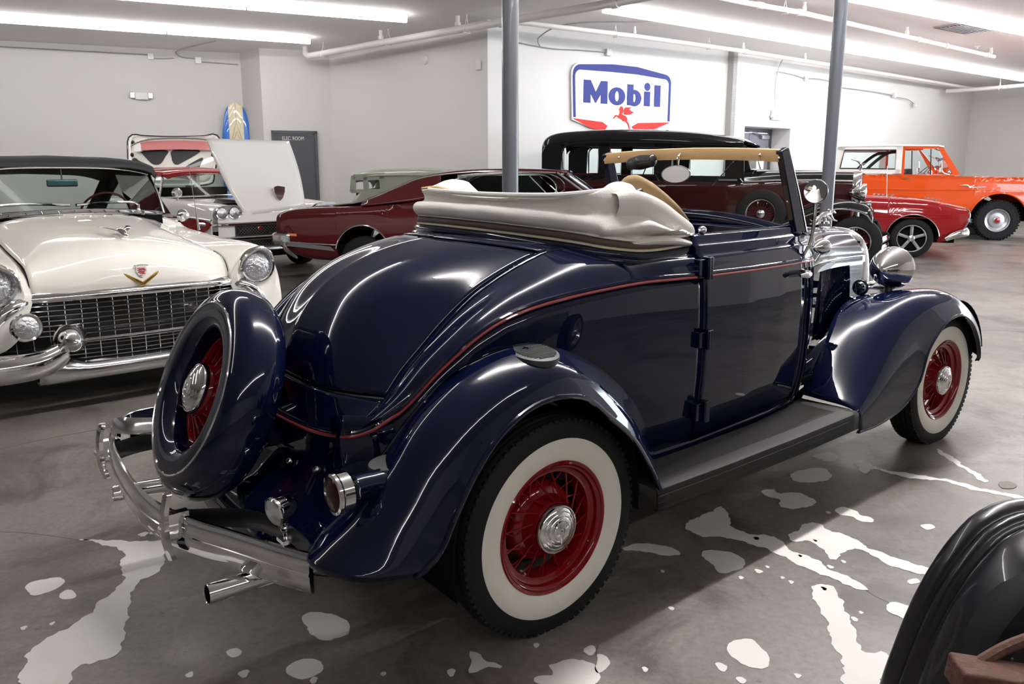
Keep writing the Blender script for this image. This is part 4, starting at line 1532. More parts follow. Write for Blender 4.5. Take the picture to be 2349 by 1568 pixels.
def hood_side(s_):
    G = []
    for x in xs:
        w, zt, zs, zb = hood_sec(x)
        G.append([(x, s_ * w, zs), (x, s_ * (w + .004), zs - .06), (x, s_ * (w + .002), zs - .2), (x, s_ * (w - .005), zb + .06), (x, s_ * (w - .015), zb - .04)])
    mb = MB()
    mb.grid(G, flip=s_ > 0)
    hs = mb.build('hood_side', 'navy', ford, solid=0.003)
    # louvres: long upright slats leaning forwards
    n = 22
    src = None
    for k in range(n):
        x = 2.075 + k * .0285
        w, zt, zs, zb = hood_sec(x)
        w2 = hood_sec(x + .05)[0]
        zt_, zb_ = zs - .045, zb + .02 + .0 * k
        P0 = (x, s_ * (w + .002), zb_)
        P1 = (x - .035, s_ * (hood_sec(x - .035)[0] + .004), zt_)
        mb = MB()
        mb.tube([P0, tuple((np.array(P0) + np.array(P1)) / 2 + np.array([0, s_ * .003, 0])), P1], [.003, .0085, .0085, .0085, .003], 8, flat=(1, 1), res=8)
        mb.build('louver', 'navy', hs)
    mb = MB()
    mb.tube([(x, s_ * (hood_sec(x)[0] + .004), hood_sec(x)[2] - .002) for x in xs[::3]], .005, 8)
    mb.build('hood_hinge_bead', 'chrome', hs)
    # latch handle on the hood side
    mb = MB()
    mb.tube([(2.27, s_ * .475, .72), (2.33, s_ * .485, .735), (2.36, s_ * .485, .765), (2.32, s_ * .48, .78), (2.26, s_ * .475, .75)], .006, 8, closed=True, res=20)
    mb.build('hood_latch', 'chrome', hs)
    # radiator tie / inner splash apron
    mb = MB()
    mb.grid([[(1.76, s_ * .57, .60), (1.79, s_ * .565, .42)], [(2.0, s_ * .52, .66), (2.03, s_ * .53, .655)], [(2.3, s_ * .44, .72), (2.3, s_ * .49, .78)], [(2.9, s_ * .26, .70), (2.9, s_ * .46, .78)]], flip=s_ > 0)
    mb.build('splash_apron', 'navy', ford, solid=0.003)
    mb = MB()
    mb.grid([[(r_[0][0], s_ * abs(r_[0][1]), r_[0][2]), (r_[0][0], s_ * (abs(r_[0][1]) - .03), r_[0][2] - .10), (r_[0][0], s_ * .42, .34)] for r_ in FF[:8]], flip=s_ > 0)
    mb.build('inner_fender', 'navy', ford, solid=0.003)


both(hood_side)
# radiator shell
G = []
for x, k in ((2.925, 1.0), (2.95, 1.035), (2.985, 1.03), (3.005, .99), (3.0, .95), (2.97, .93)):
    half = cr([(0, 1.135), (.085, 1.128), (.160, 1.095), (.205, 1.03), (.228, .93), (.232, .78), (.205, .58), (.15, .42), (.07, .34), (0, .32)], 26)
    half[:, 0] *= k
    half[:, 1] = .73 + (half[:, 1] - .73) * (1 + (k - 1) * .5)
    G.append([(x + .10 * max(0, (.6 - z)), -y, z) for y, z in half] + [(x + .10 * max(0, (.6 - z)), y, z) for y, z in half[::-1]][1:-1])
mb = MB()
mb.grid(G, cv=True)
mb.build('radiator_shell', 'chrome', ford)
mb = MB()
for k in range(-10, 11):
    y_ = k * .019
    h = .40 * math.sqrt(max(0, 1 - (y_ / .22) ** 2))
    mb.box((2.975, y_, .73), (.02, .005, 2 * h * .92))
mb.build('grille_bars', 'chrome2', ford, smooth=False)
mb = MB()
mb.box((2.90, 0, .74), (.05, .40, .66))
mb.build('radiator_core', 'dark', ford, smooth=False)
# leaping hound mascot
mb = MB()
mb.tube([(2.755, 0, 1.182), (2.79, 0, 1.196), (2.83, 0, 1.214), (2.88, 0, 1.222), (2.915, 0, 1.222), (2.935, 0, 1.236), (2.965, 0, 1.232), (2.985, 0, 1.224)], [.004, .014, .012, .017, .014, .009, .010, .004], 10, res=24)
mb.tube([(2.79, 0.01, 1.195), (2.77, .012, 1.172), (2.72, .012, 1.165)], [.010, .006, .004], 8, res=8)
mb.tube([(2.79, -0.01, 1.195), (2.765, -.012, 1.168), (2.71, -.012, 1.160)], [.010, .006, .004], 8, res=8)
mb.tube([(2.91, 0.01, 1.212), (2.95, .012, 1.190), (2.99, .012, 1.182)], [.008, .005, .004], 8, res=8)
mb.tube([(2.91, -0.01, 1.212), (2.945, -.012, 1.186), (2.985, -.012, 1.176)], [.008, .005, .004], 8, res=8)
mb.tube([(2.945, .008, 1.238), (2.925, .012, 1.248), (2.91, .010, 1.244)], [.004, .003, .002], 6, res=5)
mb.lathe([(.03, 0), (.028, .012), (.012, .02), (.010, .035)], 20, XF((2.86, 0, 1.165)))
mb.tube([(2.755, 0, 1.182), (2.72, 0, 1.185), (2.70, 0, 1.195)], [.004, .003, .002], 6, res=6)
mb.build('leaping_hound_mascot', 'chrome', ford)
# cowl top and dash
G = []
for x, dz in ((1.60, .035), (1.63, .052), (1.68, .030), (1.74, -.002)):
    w = interp(WT, x)[0] - .03
    G.append([(x + (.03 if x < 1.65 else 0) * (1 - (y / w) ** 2), y, 1.225 + dz * (1 - .75 * (abs(y) / w) ** 2.2) - .035 * (abs(y) / w) ** 3 * 1.0) for y in np.linspace(-w, w, 31)])
mb = MB()
mb.grid(G, flip=True)
mb.build('cowl_top', 'navy', ford, solid=0.004)
mb = MB()
mb.box((1.575, 0, 1.155), (.03, 1.10, .14))
mb.build('dashboard', 'navy', ford, bevel=0.01)
mb = MB()
mb.tube([(1.615, y, 1.252 - .085 * (y / .5) ** 2 * .62) for y in np.linspace(-.52, .52, 15)], .032, 14, flat=(1.15, .8))
mb.build('dash_roll', 'navy', ford)
mb = MB()
mb.lathe([(.19 - .012, 0), (.19, .012), (.19 + .012, 0), (.19, -.012), (.19 - .012, 0)], 48, XF((1.30, .30, 1.10), (0, -1.0, 0)))
mb.cyl((1.30, .30, 1.10), (1.62, .30, .86), .02)
mb.build('steering_wheel', 'black', ford)
# seat and inner tub
mb = MB()
mb.box((0.95, 0, .72), (.50, 1.12, .16))
mb.box((.70, 0, .95), (.16, 1.12, .46), (0, -.18, 0))
mb.build('seat', 'tan', ford, bevel=0.05)
mb = MB()
mb.box((1.2, 0, .50), (1.3, 1.14, .02))
mb.box((.56, 0, .84), (.02, 1.10, .62))
mb.build('cabin_floor', 'dark', ford, smooth=False)
mb = MB()
for s_ in (1, -1):
    mb.box((1.2, s_ * .575, .84), (.78, .012, .66))
mb.build('door_lining', 'dark', ford, smooth=False)

# ---------------- windscreen
for s_ in (-1, 1):
    mb = MB()
    a, b = Vector((1.672, s_ * .555, 1.175)), Vector((1.525, s_ * .532, 1.572))
    d = b - a
    fw = Vector((.030, 0, .011))
    sw = Vector((0, s_ * .016, 0))
    vs = []
    for t_, k in ((0, 1.15), (1, .9)):
        p = a + d * t_
        vs += [p - fw * k - sw, p + fw * k - sw, p + fw * k + sw, p - fw * k + sw]
    mb.add(vs, [(0, 1, 2, 3), (7, 6, 5, 4), (0, 4, 5, 1), (1, 5, 6, 2), (2, 6, 7, 3), (3, 7, 4, 0)])
    po = mb.build('windscreen_post', 'navy', ford, bevel=0.005)
    for t_ in (.10, .45, .93):
        p = a + d * t_
        mb = MB()
        mb.ball((p.x - .028, p.y - s_ * .002, p.z - .01), .0065, 10, 6)
        mb.build('screw', 'chrome', po)
    mb = MB()
    mb.tube([(1.710, s_ * .568, 1.19), (1.64, s_ * .556, 1.38), (1.560, s_ * .540, 1.575)], .0055, 8)
    mb.build('post_trim', 'chrome', po)
G = []
for y in np.linspace(-.53, .53, 31):
    c_ = 1 - (y / .53) ** 2
    x, zt, h = 1.522 - .012 * c_, 1.572 + .016 * c_, .056
    G.append([(x - .017, y, zt - h), (x - .020, y, zt - h * .5), (x - .014, y, zt - .004), (x, y, zt), (x + .014, y, zt - .004), (x + .018, y, zt - h * .5), (x + .015, y, zt - h)])
mb = MB()
mb.grid(G, cv=True, flip=True)
mb.f.append(tuple(range(6, -1, -1)))
mb.f.append(tuple(30 * 7 + k for k in range(7)))
hd = mb.build('windscreen_header', 'tanw', ford)
for y in (-.44, -.20, .20, .42):
    mb = MB()
    mb.ball((1.50, y, 1.548), .0075, 10, 6)
    mb.build('header_stud', 'chrome', hd)
mb = MB()
mb.add([(1.672, -.545, 1.20), (1.672, .545, 1.20), (1.540, .52, 1.53), (1.540, -.52, 1.53)], [(0, 1, 2, 3)])
mb.build('windscreen_glass', 'glass', ford, smooth=False)
# wiper motor
mb = MB()
mb.tube([(1.475, .30, 1.515), (1.47, .245, 1.52), (1.475, .17, 1.528)], [.030, .038, .030], 18, res=12)
mb.ball((1.472, .305, 1.513), (.03, .02, .032))
mb.ball((1.474, .165, 1.529), (.03, .02, .032))
mb.build('wiper_motor', 'black', ford)
mb = MB()
mb.tube([(1.50, .23, 1.49), (1.56, .33, 1.40)], .003, 6)
mb.tube([(1.53, -.28, 1.52), (1.57, -.14, 1.41)], .003, 6)
mb.build('wiper_arms', 'chrome', ford)
# inner mirror
mb = MB()
mb.box((1.497, -.0, 1.562), (.006, .075, .020))
mb.tube([(1.493, 0, 1.56), (1.478, 0, 1.545), (1.472, 0, 1.50)], .006, 8, res=10)
im = mb.build('mirror_bracket', 'chrome', ford)
mb = MB()
T = XF((1.462, 0.0, 1.462), (0, -PI / 2 + .15, .42), (1, 1, 1)) @ Matrix.Diagonal((.60, 1, 1, 1))
mb.lathe([(.001, -.008), (.068, -.006), (.074, 0), (.072, .005), (.068, .005)], 36, T)
mb.build('mirror_shell', 'chrome2', im)
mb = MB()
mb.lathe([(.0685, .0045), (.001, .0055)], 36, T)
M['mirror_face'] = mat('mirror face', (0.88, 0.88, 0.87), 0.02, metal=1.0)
M['mirror_soft'] = mat('blurred mirror face', (0.9, 0.9, 0.88), 0.45, metal=1.0)  # roughened so the mirror shows a soft bright reflection
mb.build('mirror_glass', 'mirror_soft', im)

# outside mirror on its arm
mb = MB()
mb.tube([(1.60, -.62, 1.10), (1.60, -.655, 1.18), (1.585, -.672, 1.27), (1.565, -.685, 1.345)], .0075, 8, res=16)
mb.tube([(1.62, -.60, 1.205), (1.602, -.655, 1.205)], .009, 8)
ma = mb.build('mirror_arm', 'chrome', ford)
mb = MB()
T = XF((1.558, -.688, 1.392), (0, -PI / 2, .18))
mb.lathe([(.0485, .012), (.051, .010), (.052, .0), (.044, -.018), (.025, -.030), (.001, -.034)], 32, T)
mb.build('outer_mirror', 'black', ma)
mb = MB()
mb.lathe([(.0485, .0115), (.001, .0125)], 32, T)
mb.build('outer_mirror_glass', 'mirror_face', ma)


# cowl lamps, headlamps, horns
def lampset(s_):
    T = XF((1.945, s_ * .515, 1.118), (0, PI / 2, 0))
    mb = MB()
    mb.lathe([(.001, -.072), (.012, -.066), (.028, -.040), (.038, -.010), (.040, .008), (.036, .020), (.001, .030)], 28, T)
    mb.cyl((1.93, s_ * .515, 1.09), (1.90, s_ * .50, 1.04), .010)
    mb.build('cowl_lamp', 'chrome', ford)
    T = XF((2.700, s_ * .500, .955), (0, PI / 2, s_ * -.05))
    mb = MB()
    mb.lathe([(.001, -.150), (.020, -.146), (.055, -.118), (.085, -.075), (.104, -.030), (.112, .005), (.1155, .012), (.1155, .030), (.108, .036)], 48, T)
    hl = mb.build('headlamp', 'chrome', ford)
    mb = MB()
    mb.lathe([(.108, .034), (.08, .044), (.001, .052)], 40, T)
    mb.build('headlamp_lens', 'lens', hl)
    mb = MB()
    mb.tube([(2.695, s_ * .50, .855), (2.69, s_ * .49, .80), (2.70, s_ * .46, .76)], [.022, .030, .034], 12, res=8)
    mb.build('headlamp_stem', 'black', hl)
    # horn behind the lamp
    mb = MB()
    Th = XF((2.60, s_ * .395, .845), (0, PI / 2, 0))
    mb.lathe([(.001, -.05), (.030, -.046), (.034, -.02), (.044, -.018), (.044, -.008), (.030, -.004), (.022, .02), (.022, .10), (.035, .20), (.060, .26), (.062, .262)], 28, Th)
    mb.build('horn', 'chrome', ford)
    mb = MB()
    mb.tube([(2.60, s_ * .395, .80), (2.62, s_ * .40, .72), (2.66, s_ * .33, .70)], .012, 8, res=8)
    mb.build('horn_bracket', 'black', ford)


both(lampset)
mb = MB()
mb.tube([(2.72, -.50, .80), (2.78, -.25, .74), (2.80, 0, .73), (2.78, .25, .74), (2.72, .50, .80)], .014, 8, res=20)
mb.build('lamp_bar', 'chrome', ford)

# front bumper
mb = MB()
rr_ = []
for p in cr([(3.32, -.52, .42), (3.38, -.40, .42), (3.42, -.2, .40), (3.42, 0, .38), (3.42, .2, .40), (3.38, .40, .42), (3.32, .52, .42)], 40):
    rr_.append([(p[0] + o_, p[1], p[2] + h_) for o_, h_ in ((0, -.05), (.014, -.04), (.018, 0), (.014, .04), (0, .05), (-.006, 0))])
mb.grid(rr_, cv=True)
mb.box((3.25, -.33, .40), (.40, .05, .05))
mb.box((3.25, .33, .40), (.40, .05, .05))
fb = mb.build('front_bumper', 'chrome', ford)

# ---------------- folded canvas top
Ucv = [(.86, .61), (.60, .615), (.44, .60), (.345, .555), (.30, .455), (.282, .25), (.28, 0), (.285, -.20), (.31, -.40), (.36, -.50), (.44, -.565), (.60, -.59), (.86, -.59)]
UZ = [1.205, 1.200, 1.215, 1.238, 1.246, 1.248, 1.246, 1.242, 1.234, 1.222, 1.204, 1.188, 1.198]


def ring_rows(prof_fn, n=121):
    C = cr([(x, y, z) for (x, y), z in zip(Ucv, UZ)], n)
    rows_ = []
    for i in range(n):
        a, b = C[max(0, i - 1)], C[min(n - 1, i + 1)]
        d = b - a
        d[2] = 0
        d /= np.linalg.norm(d)
        out_ = np.array([d[1], -d[0], 0.0])
        if out_[0] > 0.2:
            out_ = -out_
        # outward: away from the cockpit centre (0.8, 0)
        if np.dot(out_[:2], C[i][:2] - np.array([.75, 0])) < 0:
            out_ = -out_
        u = i / (n - 1)
        rows_.append([tuple(C[i] + out_ * o_ + np.array([0, 0, h_])) for o_, h_ in prof_fn(u, C[i])])
    return rows_


def strip(name, m, prof_pts, dy=0):
    mb = MB()
    mb.grid(ring_rows(lambda u, c: prof_pts), cv=True, flip=False)
    return mb.build(name, m, ford, ang=60)


strip('top_binding', 'piping', [(.004, .006), (.012, .012), (.012, .026), (.004, .032), (-.03, .03), (-.03, .004)])
strip('tonneau_rail', 'navy', [(.016, -.060), (.034, -.052), (.038, -.040), (.034, -.030), (.024, -.027), (.026, -.018), (.022, -.008), (.012, -.003), (-.02, -.003), (-.02, -.060)])
strip('top_welt', 'cream_pipe', [(.006, -.003), (.013, .0), (.013, .006), (.006, .009), (-.012, .008), (-.012, -.003)])
strip('top_welt_upper', 'canvas', [(.000, .032), (.009, .036), (.008, .043), (.0, .046), (-.03, .044), (-.03, .032)])


def canopy(u, c):
    # heights of the folded roll along the U (u=0 left front, .5 back centre, 1 right front)
    v = abs(u - .5) * 2
    side = max(0, (v - .45) / .55)            # 0 at the back, 1 at the front ends
    lip = 1.388 + .012 * math.sin(9 * u) + .040 * math.exp(-((side - .42) / .22) ** 2) - .15 * max(0, side - .55) / .45
    lump = .014 * math.sin(23 * u) + .008 * math.sin(51 * u)
    lean = -.010 - .055 * min(1, side * 1.6)
    z0 = c[2]
    P = [(-.004, .040), (.004 + .3 * lump, .060), (.010 + lump, .085 - .02 * side), (-.012, (lip - z0) * .52), (-.014 + lean * .3, (lip - z0) * .60), (-.006 + lean * .5, (lip - z0) * .80), (-.010 + lean, (lip - z0) * .96), (-.022 + lean, (lip - z0)), (-.040 + lean, (lip - z0) * .985), (-.060 + lean, (lip - z0) * .86), (-.10 + lean, (lip - z0) * .5), (-.11 + lean, .02)]
    B = [(-.004, .036), (.016, .044), (.028, .064), (.026, .084), (.010, .098), (-.012, .101), (-.022, .110), (-.020, .130), (-.014, (lip - z0) * .90), (-.012, (lip - z0) * .985), (-.024, (lip - z0)), (-.050, (lip - z0) * .9), (-.085, (lip - z0) * .5), (-.10, .02)]
    wb = min(1, max(0, (side - .04) / .30))
    wb = wb * wb * (3 - 2 * wb)
    Q = cr(P, 36) * wb + cr(B, 36) * (1 - wb)
    # soft creases
    for k in range(len(Q)):
        Q[k][0] += .004 * math.sin(40 * u + k * .5) * (.3 + side)
        if side > .2:
            dd = (Q[k][1] / max(.05, lip - z0) - .25 - .5 * (side - .2))
            Q[k][0] += .020 * math.exp(-(dd / .10) ** 2) - .018 * math.exp(-((dd + .17) / .07) ** 2)
    return [tuple(q) for q in Q]


rows_ = ring_rows(canopy, 181)
mb = MB()
mb.grid(rows_)
for idx in (0, 180):
    r_ = rows_[idx]
    n0 = len(mb.v)
    c_ = tuple(np.mean(np.array(r_), axis=0) + np.array([.03, 0, -.01]))
    mb.v += [Vector(c_)] + [Vector(p) for p in r_]
    mb.f += [(n0, n0 + 1 + k, n0 + 2 + k) for k in range(len(r_) - 1)]
can = mb.build('folded_canvas', 'canvas', ford, ang=70)
# upper hem roll of the canvas
L_ = cr([(.45, .53, 1.40), (.33, .47, 1.402), (.285, .33, 1.398), (.272, .0, 1.392), (.285, -.33, 1.394), (.34, -.47, 1.402), (.50, -.525, 1.418)], 60)
mb = MB()
mb.tube(L_ + np.array([0.012, 0, -.004]), .010, 8)
mb.build('canvas_hem', 'canvas', ford)
# long fold flopped forwards over the right side
mb = MB()
G = []
for p0, w in (((.46, -.545, 1.360), .045), ((.56, -.545, 1.355), .062), ((.68, -.550, 1.315), .068), ((.79, -.552, 1.268), .060), ((.87, -.556, 1.238), .045), ((.895, -.556, 1.230), .02)):
    ring = []
    for k in range(18):
        a = 2 * PI * k / 18
        ring.append((p0[0] + .10 * math.cos(a) * 0, p0[1] + math.cos(a) * w * .75, p0[2] + math.sin(a) * w * (1.0 + .12 * math.sin(3 * a))))
    G.append(ring)
mb.grid(patch([g + [g[0]] for g in G], 34, 40))
mb.build('canvas_side_fold', 'canvas', ford, ang=70)
mb = MB()
mb.tube([(.50, -.575, 1.215), (.60, -.592, 1.225), (.72, -.602, 1.222), (.82, -.600, 1.206), (.88, -.585, 1.20)], [.010, .022, .026, .020, .008], 12, flat=(.7, 1), res=30)
mb.build('canvas_lower_fold', 'canvas', ford)
# tan inner bow roll and the tan hem ends
mb = MB()
mb.tube([(.70, -.36, 1.385), (.725, -.36, 1.425), (.775, -.37, 1.425), (.90, -.385, 1.365), (1.00, -.40, 1.305), (1.06, -.405, 1.270)], [.012, .036, .038, .033, .026, .008], 14, flat=(1, .8), res=40)
mb.build('tan_bow_roll', 'tan', ford)
mb = MB()
mb.tube([(.76, -.38, 1.385), (.85, -.39, 1.345), (.99, -.41, 1.27)], [.03, .03, .02], 10, flat=(.8, .5), res=20)
mb.build('tan_bow_lining', 'tan', ford)
for pts in ([(.30, .47, 1.402), (.36, .44, 1.405), (.42, .38, 1.385)], [(.50, -.46, 1.405), (.55, -.475, 1.412), (.62, -.48, 1.400)]):
    mb = MB()
    mb.tube(pts, [.010, .018, .010], 10, flat=(.5, 1.4), res=12)
    mb.build('tan_hem_end', 'tan', ford)
mb = MB()
for a, b in (((.62, -.46, 1.38), (.70, -.46, 1.40)), ((.60, -.40, 1.30), (.68, -.42, 1.39))):
    mb.cyl(a, b, .014)
mb.cyl((.50, -.50, 1.22), (.68, -.50, 1.36), .01)
mb.build('top_bow_irons', 'black', ford)
mb = MB()
mb.ball((.925, -.585, 1.25), .017)
mb.build('top_latch_knob', 'chrome', ford)

# ================================================================ OTHER CARS
M['ivory'] = mat('ivory car paint', (0.80, 0.78, 0.70), 0.8, coat=1.0, spec=0.0)
M['white_paint'] = mat('white car paint', (0.88, 0.87, 0.81), 0.8, coat=1.0, spec=0.0)
M['maroon'] = mat('maroon car paint', (0.085, 0.010, 0.012), 0.8, coat=1.0, spec=0.0)
M['darkmaroon'] = mat('dark maroon coach paint', (0.035, 0.007, 0.007), 0.8, coat=1.0, spec=0.0)
M['blackpaint'] = mat('black coach paint', (0.008, 0.008, 0.009), 0.8, coat=1.0, spec=0.0)
M['redpaint'] = mat('bright red car paint', (0.30, 0.012, 0.014), 0.8, coat=1.0, spec=0.0)
M['orange'] = mat('orange car paint', (0.72, 0.085, 0.012), 0.8, coat=1.0, spec=0.0)
M['sage'] = mat('sage grey car paint', (0.30, 0.32, 0.26), 0.3, coat=0.8)
M['softtop'] = mat('black soft top', (0.012, 0.012, 0.014), 0.75, bump=(200, 0.1))
M['glass_black'] = glass('cabin shade glass', (0.10, 0.11, 0.11), 0.15)  # dark tint stands in for the unlit cabin behind the window
M['gold'] = mat('gold plate', (0.85, 0.55, 0.16), 0.2, metal=1.0)
M['pink'] = mat('pink panel', (0.62, 0.20, 0.20), 0.4, coat=0.4)
M['redvinyl'] = mat('dark red vinyl', (0.16, 0.018, 0.02), 0.5)
M['teal'] = mat('tinted mirror back', (0.18, 0.30, 0.32), 0.25, metal=0.6)
M['trimgrey'] = mat('grey trim', (0.25, 0.24, 0.24), 0.35, metal=0.6)
M['amber'] = mat('amber marker lens', (0.75, 0.25, 0.10), 0.3, coat=0.5)
M['headlens'] = mat('sealed beam lens', (0.60, 0.61, 0.63), 0.15, metal=0.85, coat=1.0, bump=(55, 1.0))


def shell(par, name, m, secs, arches=(), nx=70, nz=26, flip=False, caps=True, solid=0.0, sides=(1, -1), ang=50, zmin=None):
    """car body skin from half sections: secs = [(x, [(y, z) from sill to centre line])], wheel arches cut out"""
    secs = sorted(secs)
    xs = set(np.linspace(secs[0][0], secs[-1][0], nx).tolist())
    for xc, zc, r_ in arches:
        for a in np.linspace(0, PI, 21):
            x = xc + r_ * math.cos(a)
            if secs[0][0] < x < secs[-1][0]:
                xs.add(x)
        for e in (1.0005, -1.0005):
            x = xc + r_ * e
            if secs[0][0] < x < secs[-1][0]:
                xs.add(x)
    xs = sorted(xs)
    A = np.array([s_[1] for s_ in secs], float)
    X = np.array([s_[0] for s_ in secs])
    G = []
    for x in xs:
        i = int(np.clip(np.searchsorted(X, x) - 1, 0, len(X) - 2))
        # cubic between stations
        t_ = (x - X[i]) / (X[i + 1] - X[i])
        p0 = A[max(0, i - 1)]
        p1, p2 = A[i], A[i + 1]
        p3 = A[min(len(A) - 1, i + 2)]
        h = X[i + 1] - X[i]
        m1 = (p2 - p0) / max(1e-6, X[i + 1] - X[max(0, i - 1)]) * h if i > 0 else (p2 - p1)
        m2 = (p3 - p1) / max(1e-6, X[min(len(X) - 1, i + 2)] - X[i]) * h if i + 2 < len(X) else (p2 - p1)
        P = (2 * t_ ** 3 - 3 * t_ ** 2 + 1) * p1 + (t_ ** 3 - 2 * t_ ** 2 + t_) * m1 + (-2 * t_ ** 3 + 3 * t_ ** 2) * p2 + (t_ ** 3 - t_ ** 2) * m2
        D_ = cr(P, 120)
        zc_ = -9
        for xc, zc, r_ in arches:
            if abs(x - xc) < r_:
                zc_ = max(zc_, zc + math.sqrt(r_ * r_ - (x - xc) ** 2))
        if zc_ > -9:
            k = 0
            while k < len(D_) - 2 and D_[k][1] < zc_:
                k += 1
            if k > 0:
                a, b = D_[k - 1], D_[k]
                f = (zc_ - a[1]) / max(1e-6, b[1] - a[1])
                D_ = np.vstack([a + (b - a) * f, D_[k:]])
        D_ = cr(D_, nz) if len(D_) > 3 else D_
        G.append([(x, p[0], p[1]) for p in D_])
    G = np.array(G)
    mb = MB()
    for s_ in sides:
        Q = G.copy()
        Q[:, :, 1] *= s_
        mb.grid(Q, flip=(s_ < 0) != flip)
        if caps:
            for idx, fl in ((0, 1), (-1, 0)):
                o = len(mb.v)
                ring = [tuple(p) for p in Q[idx]] + [(Q[idx][-1][0], 0.0, Q[idx][0][2])]
                mb.v += [Vector(p) for p in ring]
                f = tuple(range(o, o + len(ring)))
                mb.f.append(f if (fl == 1) == (s_ > 0) else f[::-1])
    return mb.build(name, m, par, ang=ang, solid=solid, merge=True)


def gwheel(par, loc, side, rad, w, style='hub', rimr=None, wall=None, steer=0, knob=False):
    RT = XF((0, 0, 0), ROT_R if side < 0 else ROT_L)
    rr = rimr or rad * .58
    h = w / 2
    half = [(rr, h * .78), (rr + .02, h * .98), ((rr + rad) / 2, h), (rad - .03, h * .95), (rad - .008, h * .80), (rad, h * .55), (rad, .01)]
    mb = MB()
    mb.lathe([(rr - .01, 0.0)] + half + [(a, -b) for a, b in half[::-1]], 56, RT)
    if knob:
        b2 = MB()
        for k in range(40):
            a = 2 * PI * k / 40
            for hh in (h * .62, -h * .62, 0):
                b2.box(((rad + .006) * math.cos(a + hh), (rad + .006) * math.sin(a + hh), hh), (.014, .030, h * .5), (0, 0, a + hh))
            b2.box(((rad - .035) * math.cos(a), (rad - .035) * math.sin(a), h * .97), (.035, .026, .018), (0, 0, a))
        mb.M = RT
        mb.add(b2.v, b2.f)
        mb.M = Matrix.Identity(4)
    ty = mb.build('wheel', 'rubber', par, ang=30)
    ty.location = loc
    ty.rotation_euler = (0, 0, steer)
    if wall:
        mb = MB()
        mb.lathe([(rr + .012, h * .93), (rr + .03, h + .003), (wall, h + .002), (wall + .004, h * .97)], 48, RT)
        mb.build('whitewall', 'whitewall', ty)
    mb = MB()
    if style == 'mag':
        mb.lathe([(rr + .008, h * .85), (rr + .004, h * .92), (rr - .012, h * .90), (rr - .020, h * .75), (rr - .025, 0)], 48, RT)
        o = mb.build('rim', 'chrome2', ty)
        for k in range(5):
            a = 2 * PI * k / 5 + PI / 2
            mb = MB()
            mb.M = RT @ Matrix.Rotation(a, 4, 'Z')
            mb.box((rr * .56, 0, h * .42), (rr * .72, .050, .035))
            mb.box((rr * .50, 0, h * .55), (rr * .55, .022, .02))
            mb.build('wheel_spoke', 'silver', o, bevel=.006)
        mb = MB()
        mb.lathe([(.055, h * .4), (.055, h * .72), (.040, h * .80), (.001, h * .82)], 24, RT)
        mb.build('center_cap', 'chrome2', o)
        mb = MB()
        mb.lathe([(rr - .02, 0.0), (.001, .0)], 32, RT)
        mb.build('wheel_back', 'dark', o)
    elif style == 'steel':
        mb.lathe([(rr + .006, h * .85), (rr, h * .90), (rr - .02, h * .86), (rr - .028, h * .5), (rr * .66, h * .32), (rr * .62, h * .52), (rr * .34, h * .58), (rr * .30, h * .75), (rr * .26, h * .80), (.001, h * .82)], 48, RT)
        o = mb.build('rim', 'trimsteel' if 'trimsteel' in M else 'silver', ty)
        mb = MB()
        mb.lathe([(.055, h * .83), (.001, h * .86)], 20, RT)
        mb.build('red_hub_centre', 'redpaint', o)
    elif style == 'wire':
        mb.lathe([(rr + .004, h * .85), (rr, h * .92), (rr - .016, h * .86), (rr - .028, h * .4), (rr - .03, -h * .4)], 48, RT)
        mb.lathe([(.001, h * 1.0), (.03, h * .98), (.065, h * .80), (.075, h * .5), (.08, 0)], 32, RT)
        o = mb.build('rim', 'chrome2', ty)
        mb = MB()
        mb.M = RT
        for k in range(40):
            a = 2 * PI * k / 40
            a2 = a + R(20) * (1 if k % 2 else -1)
            mb.cyl((.075 * math.cos(a), .075 * math.sin(a), h * .5), ((rr - .02) * math.cos(a2), (rr - .02) * math.sin(a2), 0), .003, n=5, cap=False)
        mb.build('spokes', 'maroon', o)['kind'] = 'stuff'
    else:
        mb.lathe([(rr + .006, h * .85), (rr, h * .92), (rr - .02, h * .86), (rr - .03, h * .6), (rr * .6, h * .7), (rr * .5, h * .85), (rr * .2, h * .98), (.001, h)], 48, RT)
        mb.build('hubcap', 'chrome2', ty)
    return ty


def bar(par, name, m, pts, r, flat=None, n=10, res=None):
    mb = MB()
    mb.tube(pts, r, n, flat=flat, res=res)
    return mb.build(name, m, par)


def pane(par, name, m, G, solid=0):
    mb = MB()
    mb.grid(G)
    return mb.build(name, m, par)


def slab(par, name, m, poly, y, th, bevel=0):
    """outline in the (x,z) side plane, extruded in y"""
    mb = MB()
    mb.prism(poly, XF((0, y + th, 0), UP), th)
    return mb.build(name, m, par, smooth=False, bevel=bevel)


